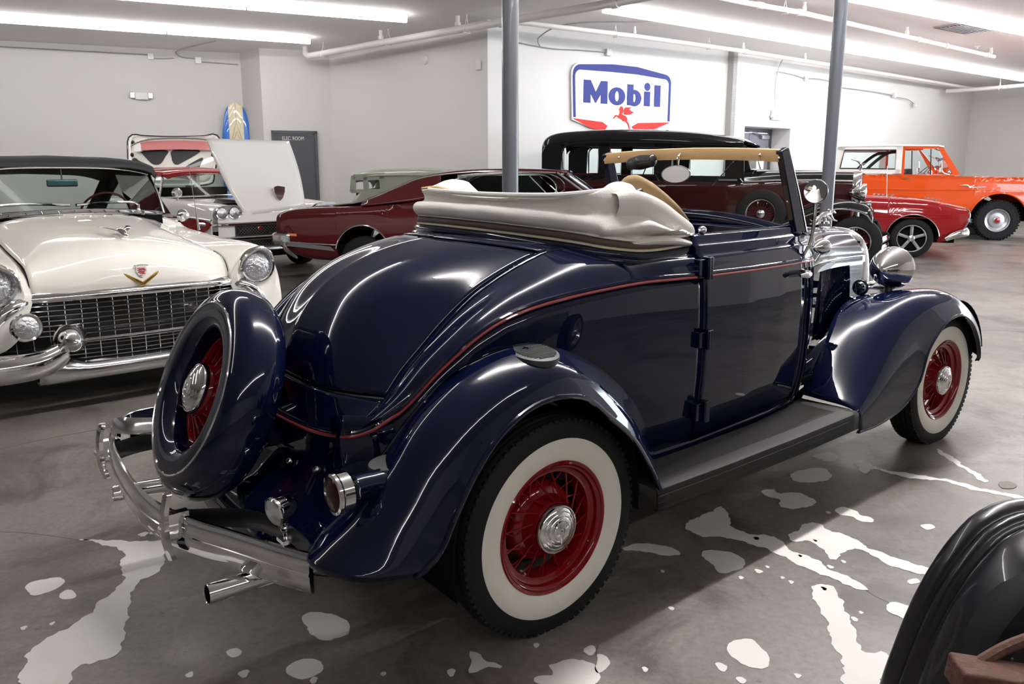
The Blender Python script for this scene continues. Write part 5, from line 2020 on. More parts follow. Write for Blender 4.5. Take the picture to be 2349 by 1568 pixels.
# ---------------------------------------------------------------- ivory convertible on the left
cad = thing('convertible_car', 'ivory 1950s convertible with black soft top, gold V emblem and toothed chrome grille', 'car', (-2.446, 4.982, 0), -0.855)
hood = [
    [(.120, 0, .735), (.115, .20, .737), (.090, .42, .742), (.010, .600, .750)],
    [(.135, 0, .800), (.125, .20, .800), (.080, .42, .800), (-.010, .600, .800)],
    [(.105, 0, .890), (.095, .20, .885), (.030, .42, .870), (-.050, .600, .850)],
    [(.020, 0, .975), (.000, .20, .965), (-.070, .42, .935), (-.120, .600, .890)],
    [(-.170, 0, 1.030), (-.190, .20, 1.018), (-.230, .42, .978), (-.270, .600, .915)],
    [(-.600, 0, 1.075), (-.600, .20, 1.066), (-.600, .42, 1.025), (-.600, .600, .945)],
    [(-1.100, 0, 1.115), (-1.100, .20, 1.110), (-1.100, .42, 1.075), (-1.100, .600, 1.000)],
    [(-1.520, 0, 1.143), (-1.520, .20, 1.138), (-1.540, .42, 1.115), (-1.600, .620, 1.065)]]
G = patch(hood, 44, 16)
Gl = G.copy()
Gl[:, :, 1] *= -1
mb = MB()
mb.grid(np.concatenate([Gl[:, ::-1][:, :-1], G], axis=1))
mb.build('hood', 'ivory', cad, solid=0.004)
fsec = [
    (-5.15, [(.60, .40), (.85, .42), (.96, .55), (.98, .70), (.92, .88), (.80, .95), (.62, .93), (0, .95)]),
    (-4.60, [(.98, .32), (1.00, .45), (1.01, .62), (1.00, .78), (.95, .92), (.82, .98), (.60, .99), (0, 1.02)]),
    (-3.60, [(.98, .30), (1.01, .45), (1.02, .62), (1.01, .80), (.96, .94), (.86, 1.00), (.84, 1.005), (.80, 1.00)]),
    (-1.75, [(.98, .30), (1.01, .45), (1.02, .62), (1.01, .80), (.96, .94), (.88, 1.01), (.86, 1.03), (.74, 1.085)]),
    (-1.60, [(.98, .32), (1.01, .46), (1.02, .64), (1.01, .82), (.95, .95), (.84, .995), (.74, 1.01), (.612, 1.050)]),
    (-.80, [(.98, .34), (1.00, .46), (1.02, .64), (1.00, .82), (.93, .935), (.80, .968), (.68, .955), (.597, .950)]),
    (-.30, [(.97, .36), (1.00, .46), (1.01, .66), (.985, .83), (.92, .935), (.79, .968), (.67, .935), (.597, .900)]),
    (-.06, [(.95, .40), (.985, .50), (.985, .68), (.955, .83), (.90, .925), (.79, .962), (.67, .910), (.596, .835)]),
    (.035, [(.90, .42), (.965, .52), (.960, .68), (.935, .80), (.885, .915), (.79, .950), (.690, .890), (.596, .735)])]


def fpar(secs):
    return [(x, p) for x, p in secs]


shell(cad, 'fender', 'ivory', [s_ for s_ in fsec if s_[0] >= -1.75], [(-.78, .36, .40)], nx=50, caps=False, solid=.004, sides=(1,))
shell(cad, 'fender', 'ivory', [s_ for s_ in fsec if s_[0] >= -1.75], [(-.78, .36, .40)], nx=50, caps=False, solid=.004, sides=(-1,))
shell(cad, 'body', 'ivory', [s_ for s_ in fsec if s_[0] <= -1.75], [(-4.05, .36, .40)], nx=50, caps=False, solid=.004)
# headlamp surrounds
for s_ in (1, -1):
    loop_o = [(.035 + .0, s_ * y, z) for y, z in fsec[-1][1]]
    hl = (s_ * .79, .820)
    ringn = 40
    outer, inner = [], []
    ctrl = [(.90, .42), (.965, .52), (.960, .68), (.935, .80), (.885, .915), (.79, .950), (.690, .890), (.600, .740), (.63, .62), (.68, .50), (.78, .42)]
    oc = cr([(0.035, s_ * y, z) for y, z in ctrl], ringn, True)
    # match angles about the lamp centre
    ang_ = [math.atan2(p[2] - hl[1], (p[1] - hl[0])) for p in oc]
    inner = [(.045, hl[0] + .118 * math.cos(a), hl[1] + .118 * math.sin(a)) for a in ang_]
    mid_ = [(.060, .5 * (p[1] + q[1]), .5 * (p[2] + q[2])) for p, q in zip(oc, inner)]
    mb = MB()
    mb.grid(np.array([[tuple(p) for p in oc], mid_, inner]), cv=True)
    mb.build('fender_nose', 'ivory', cad)
    T = XF((.0, s_ * .79, .82), (0, PI / 2, 0))
    mb = MB()
    mb.lathe([(.118, .03), (.128, .05), (.122, .075), (.110, .072), (.100, .058), (.096, .040)], 40, T)
    # pointed chrome brow above the lamp
    mb.tube([(.055, s_ * .655, .770), (.085, s_ * .680, .875), (.105, s_ * .79, .945), (.085, s_ * .885, .895), (.050, s_ * .915, .80)], [.004, .014, .018, .014, .006], 8, res=24)
    b_ = mb.build('headlamp_bezel', 'chrome', cad)
    mb = MB()
    mb.lathe([(.098, .042), (.085, .062), (.045, .078), (.001, .083)], 40, T)
    mb.build('headlamp_lens', 'headlens', b_)
    # parking lamp in the grille
    T = XF((.150, s_ * .665, .578), (0, PI / 2, 0))
    mb = MB()
    mb.lathe([(.070, -.03), (.080, .0), (.086, .022), (.080, .032), (.068, .028)], 36, T)
    b_ = mb.build('parking_lamp_bezel', 'chrome', cad)
    mb = MB()
    mb.lathe([(.070, .022), (.045, .036), (.001, .042)], 32, T)
    mb.build('parking_lamp_lens', 'headlens', b_)
    # bullet bumper guard
    T = XF((.095, s_ * .436, .470), (0, PI / 2, 0))
    mb = MB()
    mb.lathe([(.060, -.12), (.088, -.02), (.092, .010), (.094, .030), (.088, .040), (.086, .050), (.078, .085), (.055, .135), (.028, .170), (.010, .183), (.001, .185)], 44, T)
    mb.build('bumper_bullet', 'chrome', cad)
    mb = MB()
    rr_ = []
    for p, h_, w_ in zip(cr([(.10, s_ * .45, .40), (.13, s_ * .53, .365), (.14, s_ * .63, .340), (.12, s_ * .80, .330), (.02, s_ * .97, .330), (-.20, s_ * 1.05, .345), (-.55, s_ * 1.06, .36)], 34), np.linspace(.080, .095, 34), np.linspace(.06, .03, 34)):
        rr_.append([(p[0] + .0, p[1], p[2] - h_), (p[0] + .05, p[1] + s_ * .01, p[2] - h_ * .9), (p[0] + .082, p[1] + s_ * .015, p[2] - .02), (p[0] + .078, p[1] + s_ * .015, p[2] + h_ * .5), (p[0] + .04, p[1], p[2] + h_), (p[0] - .02, p[1], p[2] + h_), (p[0] - .03, p[1], p[2])])
    mb.grid(rr_, cv=True)
    mb.build('bumper_wing', 'chrome', cad, ang=60)
# fender seam lines
for s_ in (1, -1):
    bar(cad, 'hood_seam', 'dark', [(p[0] + .001, s_ * (abs(p[1]) + .002), p[2] - .001) for p in G[:, -1][:26:3]], .0025, n=6)
# chrome lip over the grille
lipc = lambda y: .118 - .30 * y * y
bar(cad, 'grille_top_bar', 'chrome', [(.02, -.845, .50), (.05, -.815, .58), (.07, -.755, .655), (.05, -.68, .703)] + [(lipc(y), y, .722 + .012 * (1 - (y / .6) ** 2)) for y in np.linspace(-.62, .62, 15)] + [(.05, .68, .703), (.07, .755, .655), (.05, .815, .58), (.02, .845, .50)], [.024, .036] + [.036] * 6 + [.036, .024], flat=(1.1, .8), res=70, n=12)
mb = MB()
mb.grid([[(-.02 - .25 * y * y, y, z) for z in (.24, .72)] for y in np.linspace(-.86, .86, 20)])
mb.build('grille_backing', 'black', cad)
gx = lambda y: .120 - .22 * y * y
ZH = [.672, .641, .610, .579, .548, .517, .486]
for z in ZH:
    bar(cad, 'grille_bar', 'chrome2', [(gx(y) - .02, y, z) for y in np.linspace(-.82, .82, 17)], .0052, n=6)
for z in (.408, .382, .355, .330):
    bar(cad, 'grille_bar', 'chrome2', [(gx(y) - .03, y, z) for y in np.linspace(-.80, .80, 17)], .0045, n=6)
for k in range(-9, 10):
    y = k * .0875
    bar(cad, 'grille_bar', 'chrome2', [(gx(y) - .026, y, .70), (gx(y) - .026, y, .56), (gx(y) - .03, y, .31)], .0028, n=6)
bar(cad, 'grille_middle_bar', 'chrome', [(gx(y) + .005, y, .446) for y in np.linspace(-.42, .42, 13)], .019, flat=(.8, 1.2), res=30)
mb = MB()
G_ = []
for y in np.linspace(-.62, .62, 25):
    k = max(0, (abs(y) - .36) / .26)
    G_.append([(.10, y, .315 + .06 * k), (.150 - .1 * y * y, y, .300 + .05 * k), (.165 - .1 * y * y, y, .27), (.155 - .1 * y * y, y, .22), (.10, y, .20), (.0, y, .20)])
mb.grid(G_, flip=True)
mb.build('bumper_centre', 'chrome2', cad, ang=60, solid=.004)
# gold V and crest
mb = MB()
mb.tube([(.098, -.165, .878), (.128, -.08, .822), (.145, 0, .770)], [.003, .010, .012], 8, flat=(1, .6), res=12)
mb.tube([(.145, 0, .770), (.128, .08, .822), (.098, .165, .878)], [.012, .010, .003], 8, flat=(1, .6), res=12)
mb.build('v_emblem', 'gold', cad)
M['crest'] = mat('crest silver', (0.75, 0.72, 0.68), 0.3, metal=0.7)
TC = Matrix(((0.20, 0, 1, .126), (1, 0, 0, 0), (0, 1, .0, .852), (0, 0, 0, 1)))
TC = Matrix.Translation((.124, 0, .852)) @ Euler((0, -.20, 0)).to_matrix().to_4x4() @ Matrix(((0, 0, 1, 0), (1, 0, 0, 0), (0, 1, 0, 0), (0, 0, 0, 1)))
mb = MB()
mb.prism([(-.030, .020), (-.033, -.005), (-.020, -.030), (0, -.042), (.020, -.030), (.033, -.005), (.030, .020)], TC, .010)
mb.prism([(-.030, .022), (.030, .022), (.040, .030), (-.040, .030)][::-1], TC, .010)
for k in range(-4, 5):
    mb.box(tuple(TC @ Vector((k * .0095, .038 - abs(k) * .0012, .006))), (.007, .006, .010))
cr_ = mb.build('crest', 'crest', cad, smooth=False)
M['crestred'] = mat('crest red', (0.45, 0.02, 0.03), 0.3, coat=0.5)
mb = MB()
for (x, z, w_) in ((-.004, .014, .022), (-.012, .002, .014), (.016, .004, .010), (-.004, -.010, .020), (.010, -.020, .010), (-.008, -.029, .008)):
    mb.prism([(x - w_, z - .0028), (x + w_, z - .0028), (x + w_, z + .0028), (x - w_, z + .0028)], TC, .013)
mb.build('crest_red_bars', 'crestred', cr_, smooth=False)
mb = MB()
for (x, z, w_) in ((.002, .0085, .020), (.002, -.004, .020), (.0, -.016, .014)):
    mb.prism([(x - w_, z - .0018), (x + w_, z - .0018), (x + w_, z + .0018), (x - w_, z + .0018)], TC, .0125)
mb.build('crest_black_bars', 'black', cr_, smooth=False)
# flying figure ornament
mb = MB()
mb.tube([(-.42, 0, 1.075), (-.34, 0, 1.085), (-.25, 0, 1.085), (-.18, 0, 1.068), (-.15, 0, 1.055)], [.004, .018, .026, .022, .010], 12, flat=(.7, 1.1), res=20)
for s_ in (1, -1):
    mb.tube([(-.22, s_ * .01, 1.082), (-.30, s_ * .05, 1.098), (-.42, s_ * .085, 1.105), (-.50, s_ * .075, 1.100)], [.010, .014, .010, .002], 8, flat=(.4, 1.5), res=14)
mb.ball((-.145, 0, 1.062), (.022, .017, .018))
mb.build('hood_ornament', 'chrome', cad)
# cowl vent strip and wipers
vx = lambda y: -1.53 - .25 * (y / .72) ** 2
mb = MB()
mb.grid([[(vx(y) + .035, y, 1.148 - .05 * (y / .72) ** 2), (vx(y) - .02, y, 1.166 - .05 * (y / .72) ** 2)] for y in np.linspace(-.72, .72, 25)])
mb.build('cowl_vent', 'trimgrey', cad)
for d_, zz in ((.042, 1.148), (-.026, 1.172)):
    bar(cad, 'cowl_trim', 'chrome', [(vx(y) + d_, y, zz - .05 * (y / .72) ** 2) for y in np.linspace(-.74, .74, 21)], .007 if d_ > 0 else .012, n=8)
for k in range(-6, 7):
    y = k * .11
    mb = MB()
    mb.cyl((vx(y) + .036, y, 1.152 - .05 * (y / .72) ** 2), (vx(y) - .02, y, 1.172 - .05 * (y / .72) ** 2), .005, n=6)
    mb.build('vent_bar', 'chrome', cad)
for s_ in (-1, 1):
    mb = MB()
    y0 = -.50 if s_ < 0 else .50
    mb.ball((vx(y0) + .005, y0, 1.155), .018)
    mb.tube([(vx(y0) + .005, y0, 1.165), (vx(y0) - .02, y0 * .97, 1.215), (vx(y0) - .02, y0 * .5, 1.222), (-1.57, y0 * -.0 + .02 * s_, 1.212)], .011, 8, res=16)
    mb.build('wiper', 'chrome', cad)
# windscreen
base_ = [(vx(y) - .03, y, 1.172 - .05 * (y / .72) ** 2) for y in np.linspace(-.76, .76, 17)]
top_ = [(-1.86 - .13 * (y / .70) ** 4 - .0, y, 1.505 - .058 * (abs(y) / .70) ** 3.2) for y in np.linspace(-.70, .70, 17)]
mb = MB()
mb.grid([base_, top_])
mb.build('windscreen', 'glass_dark', cad)
bar(cad, 'windscreen_trim', 'chrome', top_, .008, n=8)
for s_ in (1, -1):
    i_ = 16 if s_ > 0 else 0
    bar(cad, 'windscreen_pillar', 'chrome', [base_[i_], tuple((np.array(base_[i_]) + np.array(top_[i_])) / 2 + np.array([.012, s_ * .012, 0])), top_[i_]], .013, n=8, res=10)
    bar(cad, 'vent_window_frame', 'chrome', [(base_[i_][0] - .14, s_ * .80, 1.09), (-2.04, s_ * .72, 1.42)], .010, n=8)
    bar(cad, 'door_top_trim', 'chrome', [(-1.72, s_ * .86, 1.055), (-2.4, s_ * .87, 1.035), (-3.4, s_ * .86, 1.01)], .010, n=8)
    mb = MB()
    mb.add([(-1.72, s_ * .80, 1.08), (-3.1, s_ * .82, 1.05), (-3.05, s_ * .70, 1.44), (-2.04, s_ * .70, 1.43)], [(0, 1, 2, 3)])
    mb.build('side_window', 'glass_dark', cad, smooth=False)
# soft top
G_ = []
for x, zc, w_, drop in ((-1.86, 1.520, .72, .10), (-1.92, 1.565, .755, .12), (-2.05, 1.595, .78, .15), (-2.4, 1.610, .80, .17), (-2.9, 1.600, .80, .19), (-3.3, 1.560, .79, .20), (-3.55, 1.46, .77, .24), (-3.75, 1.25, .76, .16), (-3.9, 1.04, .74, .02)):
    P = [(w_, zc - drop), (w_ - .01, zc - drop * .72), (w_ - .07, zc - drop * .36), (w_ * .66, zc - drop * .10), (w_ * .33, zc - .008), (0, zc)]
    h_ = cr(P, 14)
    G_.append([(x, -y, z) for y, z in h_] + [(x, y, z) for y, z in h_[::-1][1:]])
mb = MB()
mb.grid(G_[:7])
mb.grid([[p for p in row if abs(p[1]) > .52 and p[1] < 0] [:4] for row in G_[6:]])
mb.grid([[p for p in row if abs(p[1]) > .52 and p[1] > 0] [-4:] for row in G_[6:]])
mb.build('soft_top', 'softtop', cad, solid=.012, ang=60)
# cabin
mb = MB()
mb.box((-3.4, 0, .70), (1.9, 1.6, .04))
mb.box((-1.72, 0, 1.03), (.2, 1.36, .16))
mb.build('cabin_tub', 'dark', cad, smooth=False)
mb = MB()
mb.box((-2.75, 0, .86), (.24, 1.45, .30), (0, -.15, 0))
mb.box((-3.6, 0, .86), (.25, 1.4, .30), (0, -.15, 0))
mb.build('seats', 'redvinyl', cad, bevel=.05)
mb = MB()
mb.lathe([(.19, .0), (.20, .012), (.21, .0), (.20, -.012), (.19, 0)], 48, XF((-2.12, .36, 1.11), (0, -1.15, 0)))
mb.cyl((-2.12, .36, 1.11), (-1.8, .36, .98), .02)
mb.build('steering_wheel', 'redvinyl', cad)
mb = MB()
mb.box((-1.885, -.0, 1.380), (.035, .225, .058))
b_ = mb.build('rear_view_mirror', 'teal', cad, bevel=.012)
mb = MB()
mb.cyl((-1.885, 0, 1.40), (-1.89, 0, 1.49), .006)
mb.build('mirror_stem', 'chrome', b_)
mb = MB()
mb.tube([(-1.70, .82, 1.05), (-1.74, .87, 1.075)], .012, 8)
T = XF((-1.76, .90, 1.090), (0, PI / 2, .3))
mb.lathe([(.001, .045), (.03, .040), (.050, .015), (.056, -.01), (.050, -.02), (.001, -.02)], 28, T)
mb.build('door_mirror', 'chrome', cad)
bar(cad, 'antenna', 'chrome', [(-1.473, .93, .975), (-1.55, .93, 1.25), (-1.623, .93, 1.55)], [.010, .003, .002, .002], n=6, res=12)
for x in (-.78, -4.05):
    for s_ in (1, -1):
        gwheel(cad, (x, s_ * .86, .355), s_, .355, .20, 'hub', wall=.30)
mb = MB()
mb.box((-2.45, 0, .38), (4.6, 1.5, .28))
mb.build('underbody', 'dark', cad, smooth=False)

# ---------------------------------------------------------------- white and red car with its hood raised forwards
eds = thing('saloon_car', 'white car with red roof, twin headlights and its white hood tilted up in front', 'car', (-3.42, 11.30, 0), -0.732, scale=(1.05, 1.05, .985))
es = [
    (-4.5, [(.70, .45), (.93, .50), (.97, .66), (.96, .82), (.90, .96), (.70, 1.00), (.35, 1.01), (0, 1.01)]),
    (-4.0, [(.93, .30), (.97, .45), (.98, .66), (.97, .86), (.92, 1.00), (.75, 1.04), (.35, 1.05), (0, 1.05)]),
    (-1.7, [(.94, .28), (.97, .45), (.98, .66), (.97, .88), (.93, 1.03), (.80, 1.09), (.60, 1.08), (0, 1.06)]),
    (-.70, [(.94, .28), (.97, .45), (.98, .68), (.97, .90), (.93, 1.03), (.80, 1.07), (.62, 1.02), (.55, .98)]),
    (-.20, [(.94, .32), (.97, .48), (.98, .70), (.965, .88), (.92, 1.01), (.76, 1.05), (.58, 1.00), (.52, .95)]),
    (.02, [(.90, .42), (.955, .52), (.965, .70), (.95, .86), (.90, .985), (.75, 1.03), (.58, .99), (.52, .90)])]
shell(eds, 'body', 'white_paint', es[2:], [(-.80, .36, .39)], nx=50, caps=False, solid=.004)
shell(eds, 'rear_body', 'white_paint', es[:3], [(-3.45, .36, .39)], nx=30, caps=True)
for s_ in (1, -1):
    slab(eds, 'red_side_flash', 'redpaint', [(-.62, .60), (-.15, .66), (.0, .72), (.02, .80), (-.15, .82), (-.62, .84), (-1.6, .84), (-1.6, .55)], s_ * .985 - (.0 if s_ > 0 else .006), .006)
    bar(eds, 'side_trim', 'chrome2', [(.03, s_ * .975, .83), (-.3, s_ * .992, .845), (-1.8, s_ * .992, .86)], .012, n=8)
    # twin lamp pod
    for dy in (-.088, .088):
        T = XF((.055, s_ * .755 + dy, .925), (0, PI / 2, 0))
        mb = MB()
        mb.lathe([(.076, .0), (.090, .018), (.088, .032), (.076, .028)], 32, T)
        b_ = mb.build('headlamp_bezel', 'chrome', eds)
        mb = MB()
        mb.lathe([(.078, .022), (.04, .040), (.001, .045)], 28, T)
        mb.build('headlamp_lens', 'headlens', b_)
    mb = MB()
    pod = cr([(.06, s_ * .755 + y, .925 + z) for y, z in ((-.19, -.04), (-.15, .07), (0, .105), (.15, .095), (.20, .0), (.16, -.085), (0, -.105), (-.13, -.10))], 40, True)
    mb.v += [Vector(p) for p in pod]
    mb.f.append(tuple(range(40)) if s_ > 0 else tuple(range(40))[::-1])
    mb.build('lamp_pod', 'trimgrey', eds, smooth=False, solid=.03)
mb = MB()
mb.grid([[(.02, y, .36), (.05, y, .62), (.055, y, .80), (.05, y, .90), (-.02, y, .95)] for y in np.linspace(-.90, .90, 9)], flip=False)
mb.build('nose_panel', 'white_paint', eds, solid=.01)
for (z0_, z1_) in ((.60, .735), (.44, .52)):
    mb = MB()
    mb.box((.075, 0, (z0_ + z1_) / 2), (.03, 1.34, z1_ - z0_))
    bk = mb.build('mesh_grille', 'black', eds, smooth=False)
    mb = MB()
    H_ = z1_ - z0_
    y = -.67
    while y < .67:
        for sg in (1, -1):
            a = (.094, y if sg > 0 else min(.67, y + H_), z0_)
            b = (.094, min(.67, y + H_) if sg > 0 else y, z1_)
            mb.cyl(a, b, .0022, n=4, cap=False)
        y += .045
    mb.build('mesh_wires', 'trimgrey', bk, smooth=False)['kind'] = 'stuff'
for z, r_ in ((.765, .028), (.562, .036), (.395, .034)):
    bar(eds, 'bumper_bar', 'chrome', [(-.25, -1.0, z), (.06, -.90, z), (.10, -.6, z), (.12, 0, z), (.10, .6, z), (.06, .90, z), (-.25, 1.0, z)], r_, n=10, res=40)
mb = MB()
T = XF((.10, -.33, .69), (0, PI / 2, 0))
mb.lathe([(.035, 0), (.035, .012), (.028, .016)], 24, T)
b_ = mb.build('grille_badge', 'gold', eds)
mb = MB()
mb.lathe([(.027, .014), (.001, .018)], 24, T)
mb.build('badge_centre', 'redpaint', b_)
# raised hood
G_ = []
for t_ in np.linspace(0, 1, 16):
    z = .93 + (1.95 - .93) * t_
    x = .05 - .36 * t_ - .08 * math.sin(PI * t_) * 0
    wl = .47 + .145 * t_ + .040 * math.sin(PI * t_)
    yc_ = -.04 - .13 * t_
    G_.append([(x + .03 * (1 - (k / 1.0) ** 2) * (1 - t_ * .5), yc_ + k * wl, z + .05 * k * (1 - t_) + .0) for k in np.linspace(-1, 1, 17)])
mb = MB()
mb.grid(G_)
rh = mb.build('raised_hood', 'white_paint', eds, solid=.025)
mb = MB()
sh = [(-.085, .10), (-.03, .118), (.085, .10), (.080, .03), (.045, -.06), (.0, -.10), (-.045, -.06), (-.080, .03)]
T = XF((.068, .02, 1.17), (0, 0, PI / 2)) @ XF((0, 0, 0), (PI / 2 - .33 * 0, 0, 0))
mb.prism(sh, T, -.012)
b_ = mb.build('hood_shield', 'chrome', rh, smooth=False)
mb = MB()
mb.prism([(x * .72, z * .72) for x, z in sh], T @ Matrix.Translation((0, 0, -.014)), -.004)
mb.build('shield_centre', 'trimgrey', b_, smooth=False)
# glasshouse
mb = MB()
G_ = []
for x, zc, w_ in ((-1.95, 1.475, .60), (-2.05, 1.525, .64), (-2.5, 1.565, .68), (-3.1, 1.56, .68), (-3.6, 1.50, .66), (-3.75, 1.42, .64)):
    G_.append([(x - .06 * (1 - abs(k)) * 0, k * w_, zc - .075 * abs(k) ** 3) for k in np.linspace(-1, 1, 17)])
mb.grid(G_)
mb.build('roof', 'redpaint', eds, solid=.03)
tp = [(-1.97 - .10 * abs(k) ** 3, k * .62, 1.46 - .045 * abs(k) ** 3) for k in np.linspace(-1, 1, 13)]
bs = [(-1.52 - .30 * abs(k) ** 3, k * .80, 1.115 - .02 * abs(k) ** 2) for k in np.linspace(-1, 1, 13)]
pane(eds, 'windscreen', 'glass_dark', [bs, tp])
bar(eds, 'windscreen_trim', 'chrome', tp, .016, n=8)
bar(eds, 'windscreen_trim', 'chrome', bs, .012, n=8)
for s_ in (1, -1):
    i_ = 12 if s_ > 0 else 0
    bar(eds, 'windscreen_pillar', 'chrome', [bs[i_], tp[i_]], .018, n=8)
    bar(eds, 'vent_window_frame', 'chrome', [(-2.08, s_ * .83, 1.10), (-2.20, s_ * .66, 1.43)], .010, n=8)
    bar(eds, 'rear_pillar', 'white_paint', [(-3.9, s_ * .80, 1.06), (-3.62, s_ * .66, 1.44)], .05, n=8)
    bar(eds, 'roof_rail', 'redpaint', [(-2.05, s_ * .645, 1.44), (-2.8, s_ * .68, 1.485), (-3.65, s_ * .66, 1.44)], .02, n=8)
pane(eds, 'rear_window', 'glass_dark', [[(-4.05, y, 1.06) for y in (-.7, 0, .7)], [(-3.72, y, 1.45) for y in (-.6, 0, .6)]])
mb = MB()
mb.lathe([(.001, .03), (.05, .025), (.075, .0), (.07, -.02), (.001, -.04)], 28, XF((-1.12, -.86, 1.18), (0, PI / 2, 0)))
mb.cyl((-1.12, -.86, 1.11), (-1.13, -.86, 1.04), .014)
mb.build('spot_lamp', 'chrome', eds)
mb = MB()
mb.box((-2.7, 0, .95), (2.2, 1.5, .05))
mb.box((-2.75, 0, 1.05), (.2, 1.4, .35))
mb.build('cabin_tub', 'dark', eds, smooth=False)
mb = MB()
mb.box((-2.4, 0, .38), (4.4, 1.4, .28))
mb.build('underbody', 'dark', eds, smooth=False)
for x in (-.80, -3.45):
    for s_ in (1, -1):
        gwheel(eds, (x, s_ * .85, .35), s_, .35, .20, 'hub', wall=.29)

# ---------------------------------------------------------------- pale car behind, trunk lid up
lid_car = thing('open_lid_car', 'pale car with raised lid showing black lining, white braces and a pink strip', 'car', (-6.9, 15.95, 0), -PI / 2 - .08, scale=(1.04, 1.04, 1.0))
ls = [
    (-2.1, [(.80, .34), (.93, .50), (.95, .68), (.93, .84), (.85, .94), (.60, 1.00), (0, 1.02)]),
    (-1.2, [(.84, .34), (.94, .50), (.96, .68), (.95, .84), (.88, .93), (.60, .96), (0, .97)]),
    (0.0, [(.80, .36), (.92, .50), (.94, .66), (.93, .80), (.86, .88), (.60, .91), (0, .92)]),
    (.30, [(.76, .40), (.88, .50), (.90, .64), (.88, .76), (.80, .84), (.55, .87), (0, .88)])]
shell(lid_car, 'body', 'white_paint', ls, [(-.9, .34, .38)], nx=30)
for s_ in (1, -1):
    slab(lid_car, 'pink_side_panel', 'pink', [(-1.9, .62), (.1, .62), (.25, .70), (.0, .80), (-1.9, .82)], s_ * .955 - .004, .008)
    gwheel(lid_car, (-.9, s_ * .80, .34), s_, .34, .19, 'hub', wall=.28)
ld = bpy.data.objects.new('raised_lid', None)
MBl = MB()
# the lid stands nearly upright, underside towards the camera (+x)
X0 = .12


def lidpt(y, z):
    return (X0 - .25 * (z - 1.1), y, z)


outl = [(-.86, 1.45), (-.93, 2.05), (-.89, 2.17), (-.80, 2.215), (-.6, 2.185), (0, 2.165), (.6, 2.185), (.80, 2.215), (.90, 2.17), (.94, 2.05), (.87, 1.45), (.70, 1.20), (-.70, 1.20)]
oc = cr([lidpt(y, z) for y, z in outl], 60, True)
c0 = np.array(lidpt(0, 1.75))
rowsL = [c0 + (oc - c0) * k for k in (1.0, .92)]
mb = MB()
mb.grid(np.array(rowsL), cv=True)
mb.v += [Vector(p + np.array([-.05, 0, 0])) for p in oc]
mb.f.append(tuple(range(120, 180)))
lidp = mb.build('raised_lid', 'white_paint', lid_car, ang=50, solid=.02)
bar(lid_car, 'lid_seal', 'black', [tuple(p + np.array([.015, 0, 0])) for p in oc[3:46]], .016, n=8)
T = lambda y, z, d=0: (lidpt(y, z)[0] + d, y, z)


def plate(name, m, poly, d, th=.012, par=None):
    mb = MB()
    n = len(poly)
    A_ = [T(y, z, d) for y, z in poly]
    B_ = [T(y, z, d - th) for y, z in poly]
    mb.add(A_ + B_, [tuple(range(n)), tuple(range(2 * n - 1, n - 1, -1))] + [(i, n + i, n + (i + 1) % n, (i + 1) % n) for i in range(n)])
    return mb.build(name, m, par or lid_car, smooth=False)


lp = lambda q: [((u - 373) * .00855, 2.2 - (v - 303) * .00811) for u, v in q]
plate('inner_panel', 'ivory', lp([(271, 400), (266, 322), (272, 309), (300, 308), (450, 308), (474, 308), (480, 322), (476, 400), (450, 415), (300, 415)]), .0)
for q_ in ([(300, 343), (359, 341), (354, 359), (347, 372), (338, 377), (323, 373), (300, 349)],
           [(373, 341), (438, 342), (393, 373), (383, 377), (375, 372), (371, 361)],
           [(402, 385), (443, 359), (440, 375), (433, 390), (415, 398)],
           [(277, 363), (285, 360), (294, 367), (330, 385), (310, 400), (277, 390)]):
    q2 = cr([(0, y, z) for y, z in lp(q_)], 26, True)
    plate('black_lining', 'black', [(p[1], p[2]) for p in q2], .008)
plate('pink_strip', 'pink', lp([(298, 323), (314, 319), (355, 317), (395, 317), (450, 319), (469, 326), (475, 342), (430, 340), (383, 339), (340, 340), (302, 341)]), .07, .05)
bar(lid_car, 'chrome_strip', 'chrome', [T(y, z, .09) for y, z in lp([(278, 330), (298, 320), (330, 314), (385, 312), (440, 314), (472, 320), (484, 332)])], .018, n=8, res=30)
for s_ in (1, -1):
    plate('white_end_cap', 'plastic', lp([(286, 344), (302, 344), (300, 326), (284, 324)] if s_ < 0 else [(474, 342), (489, 342), (486, 326), (472, 328)]), .09, .06)
    for z in (1.80, 2.05):
        mb = MB()
        mb.ball(T(s_ * .82, z, .02), (.02, .035, .045))
        mb.build('lid_bracket', 'black', lid_car)

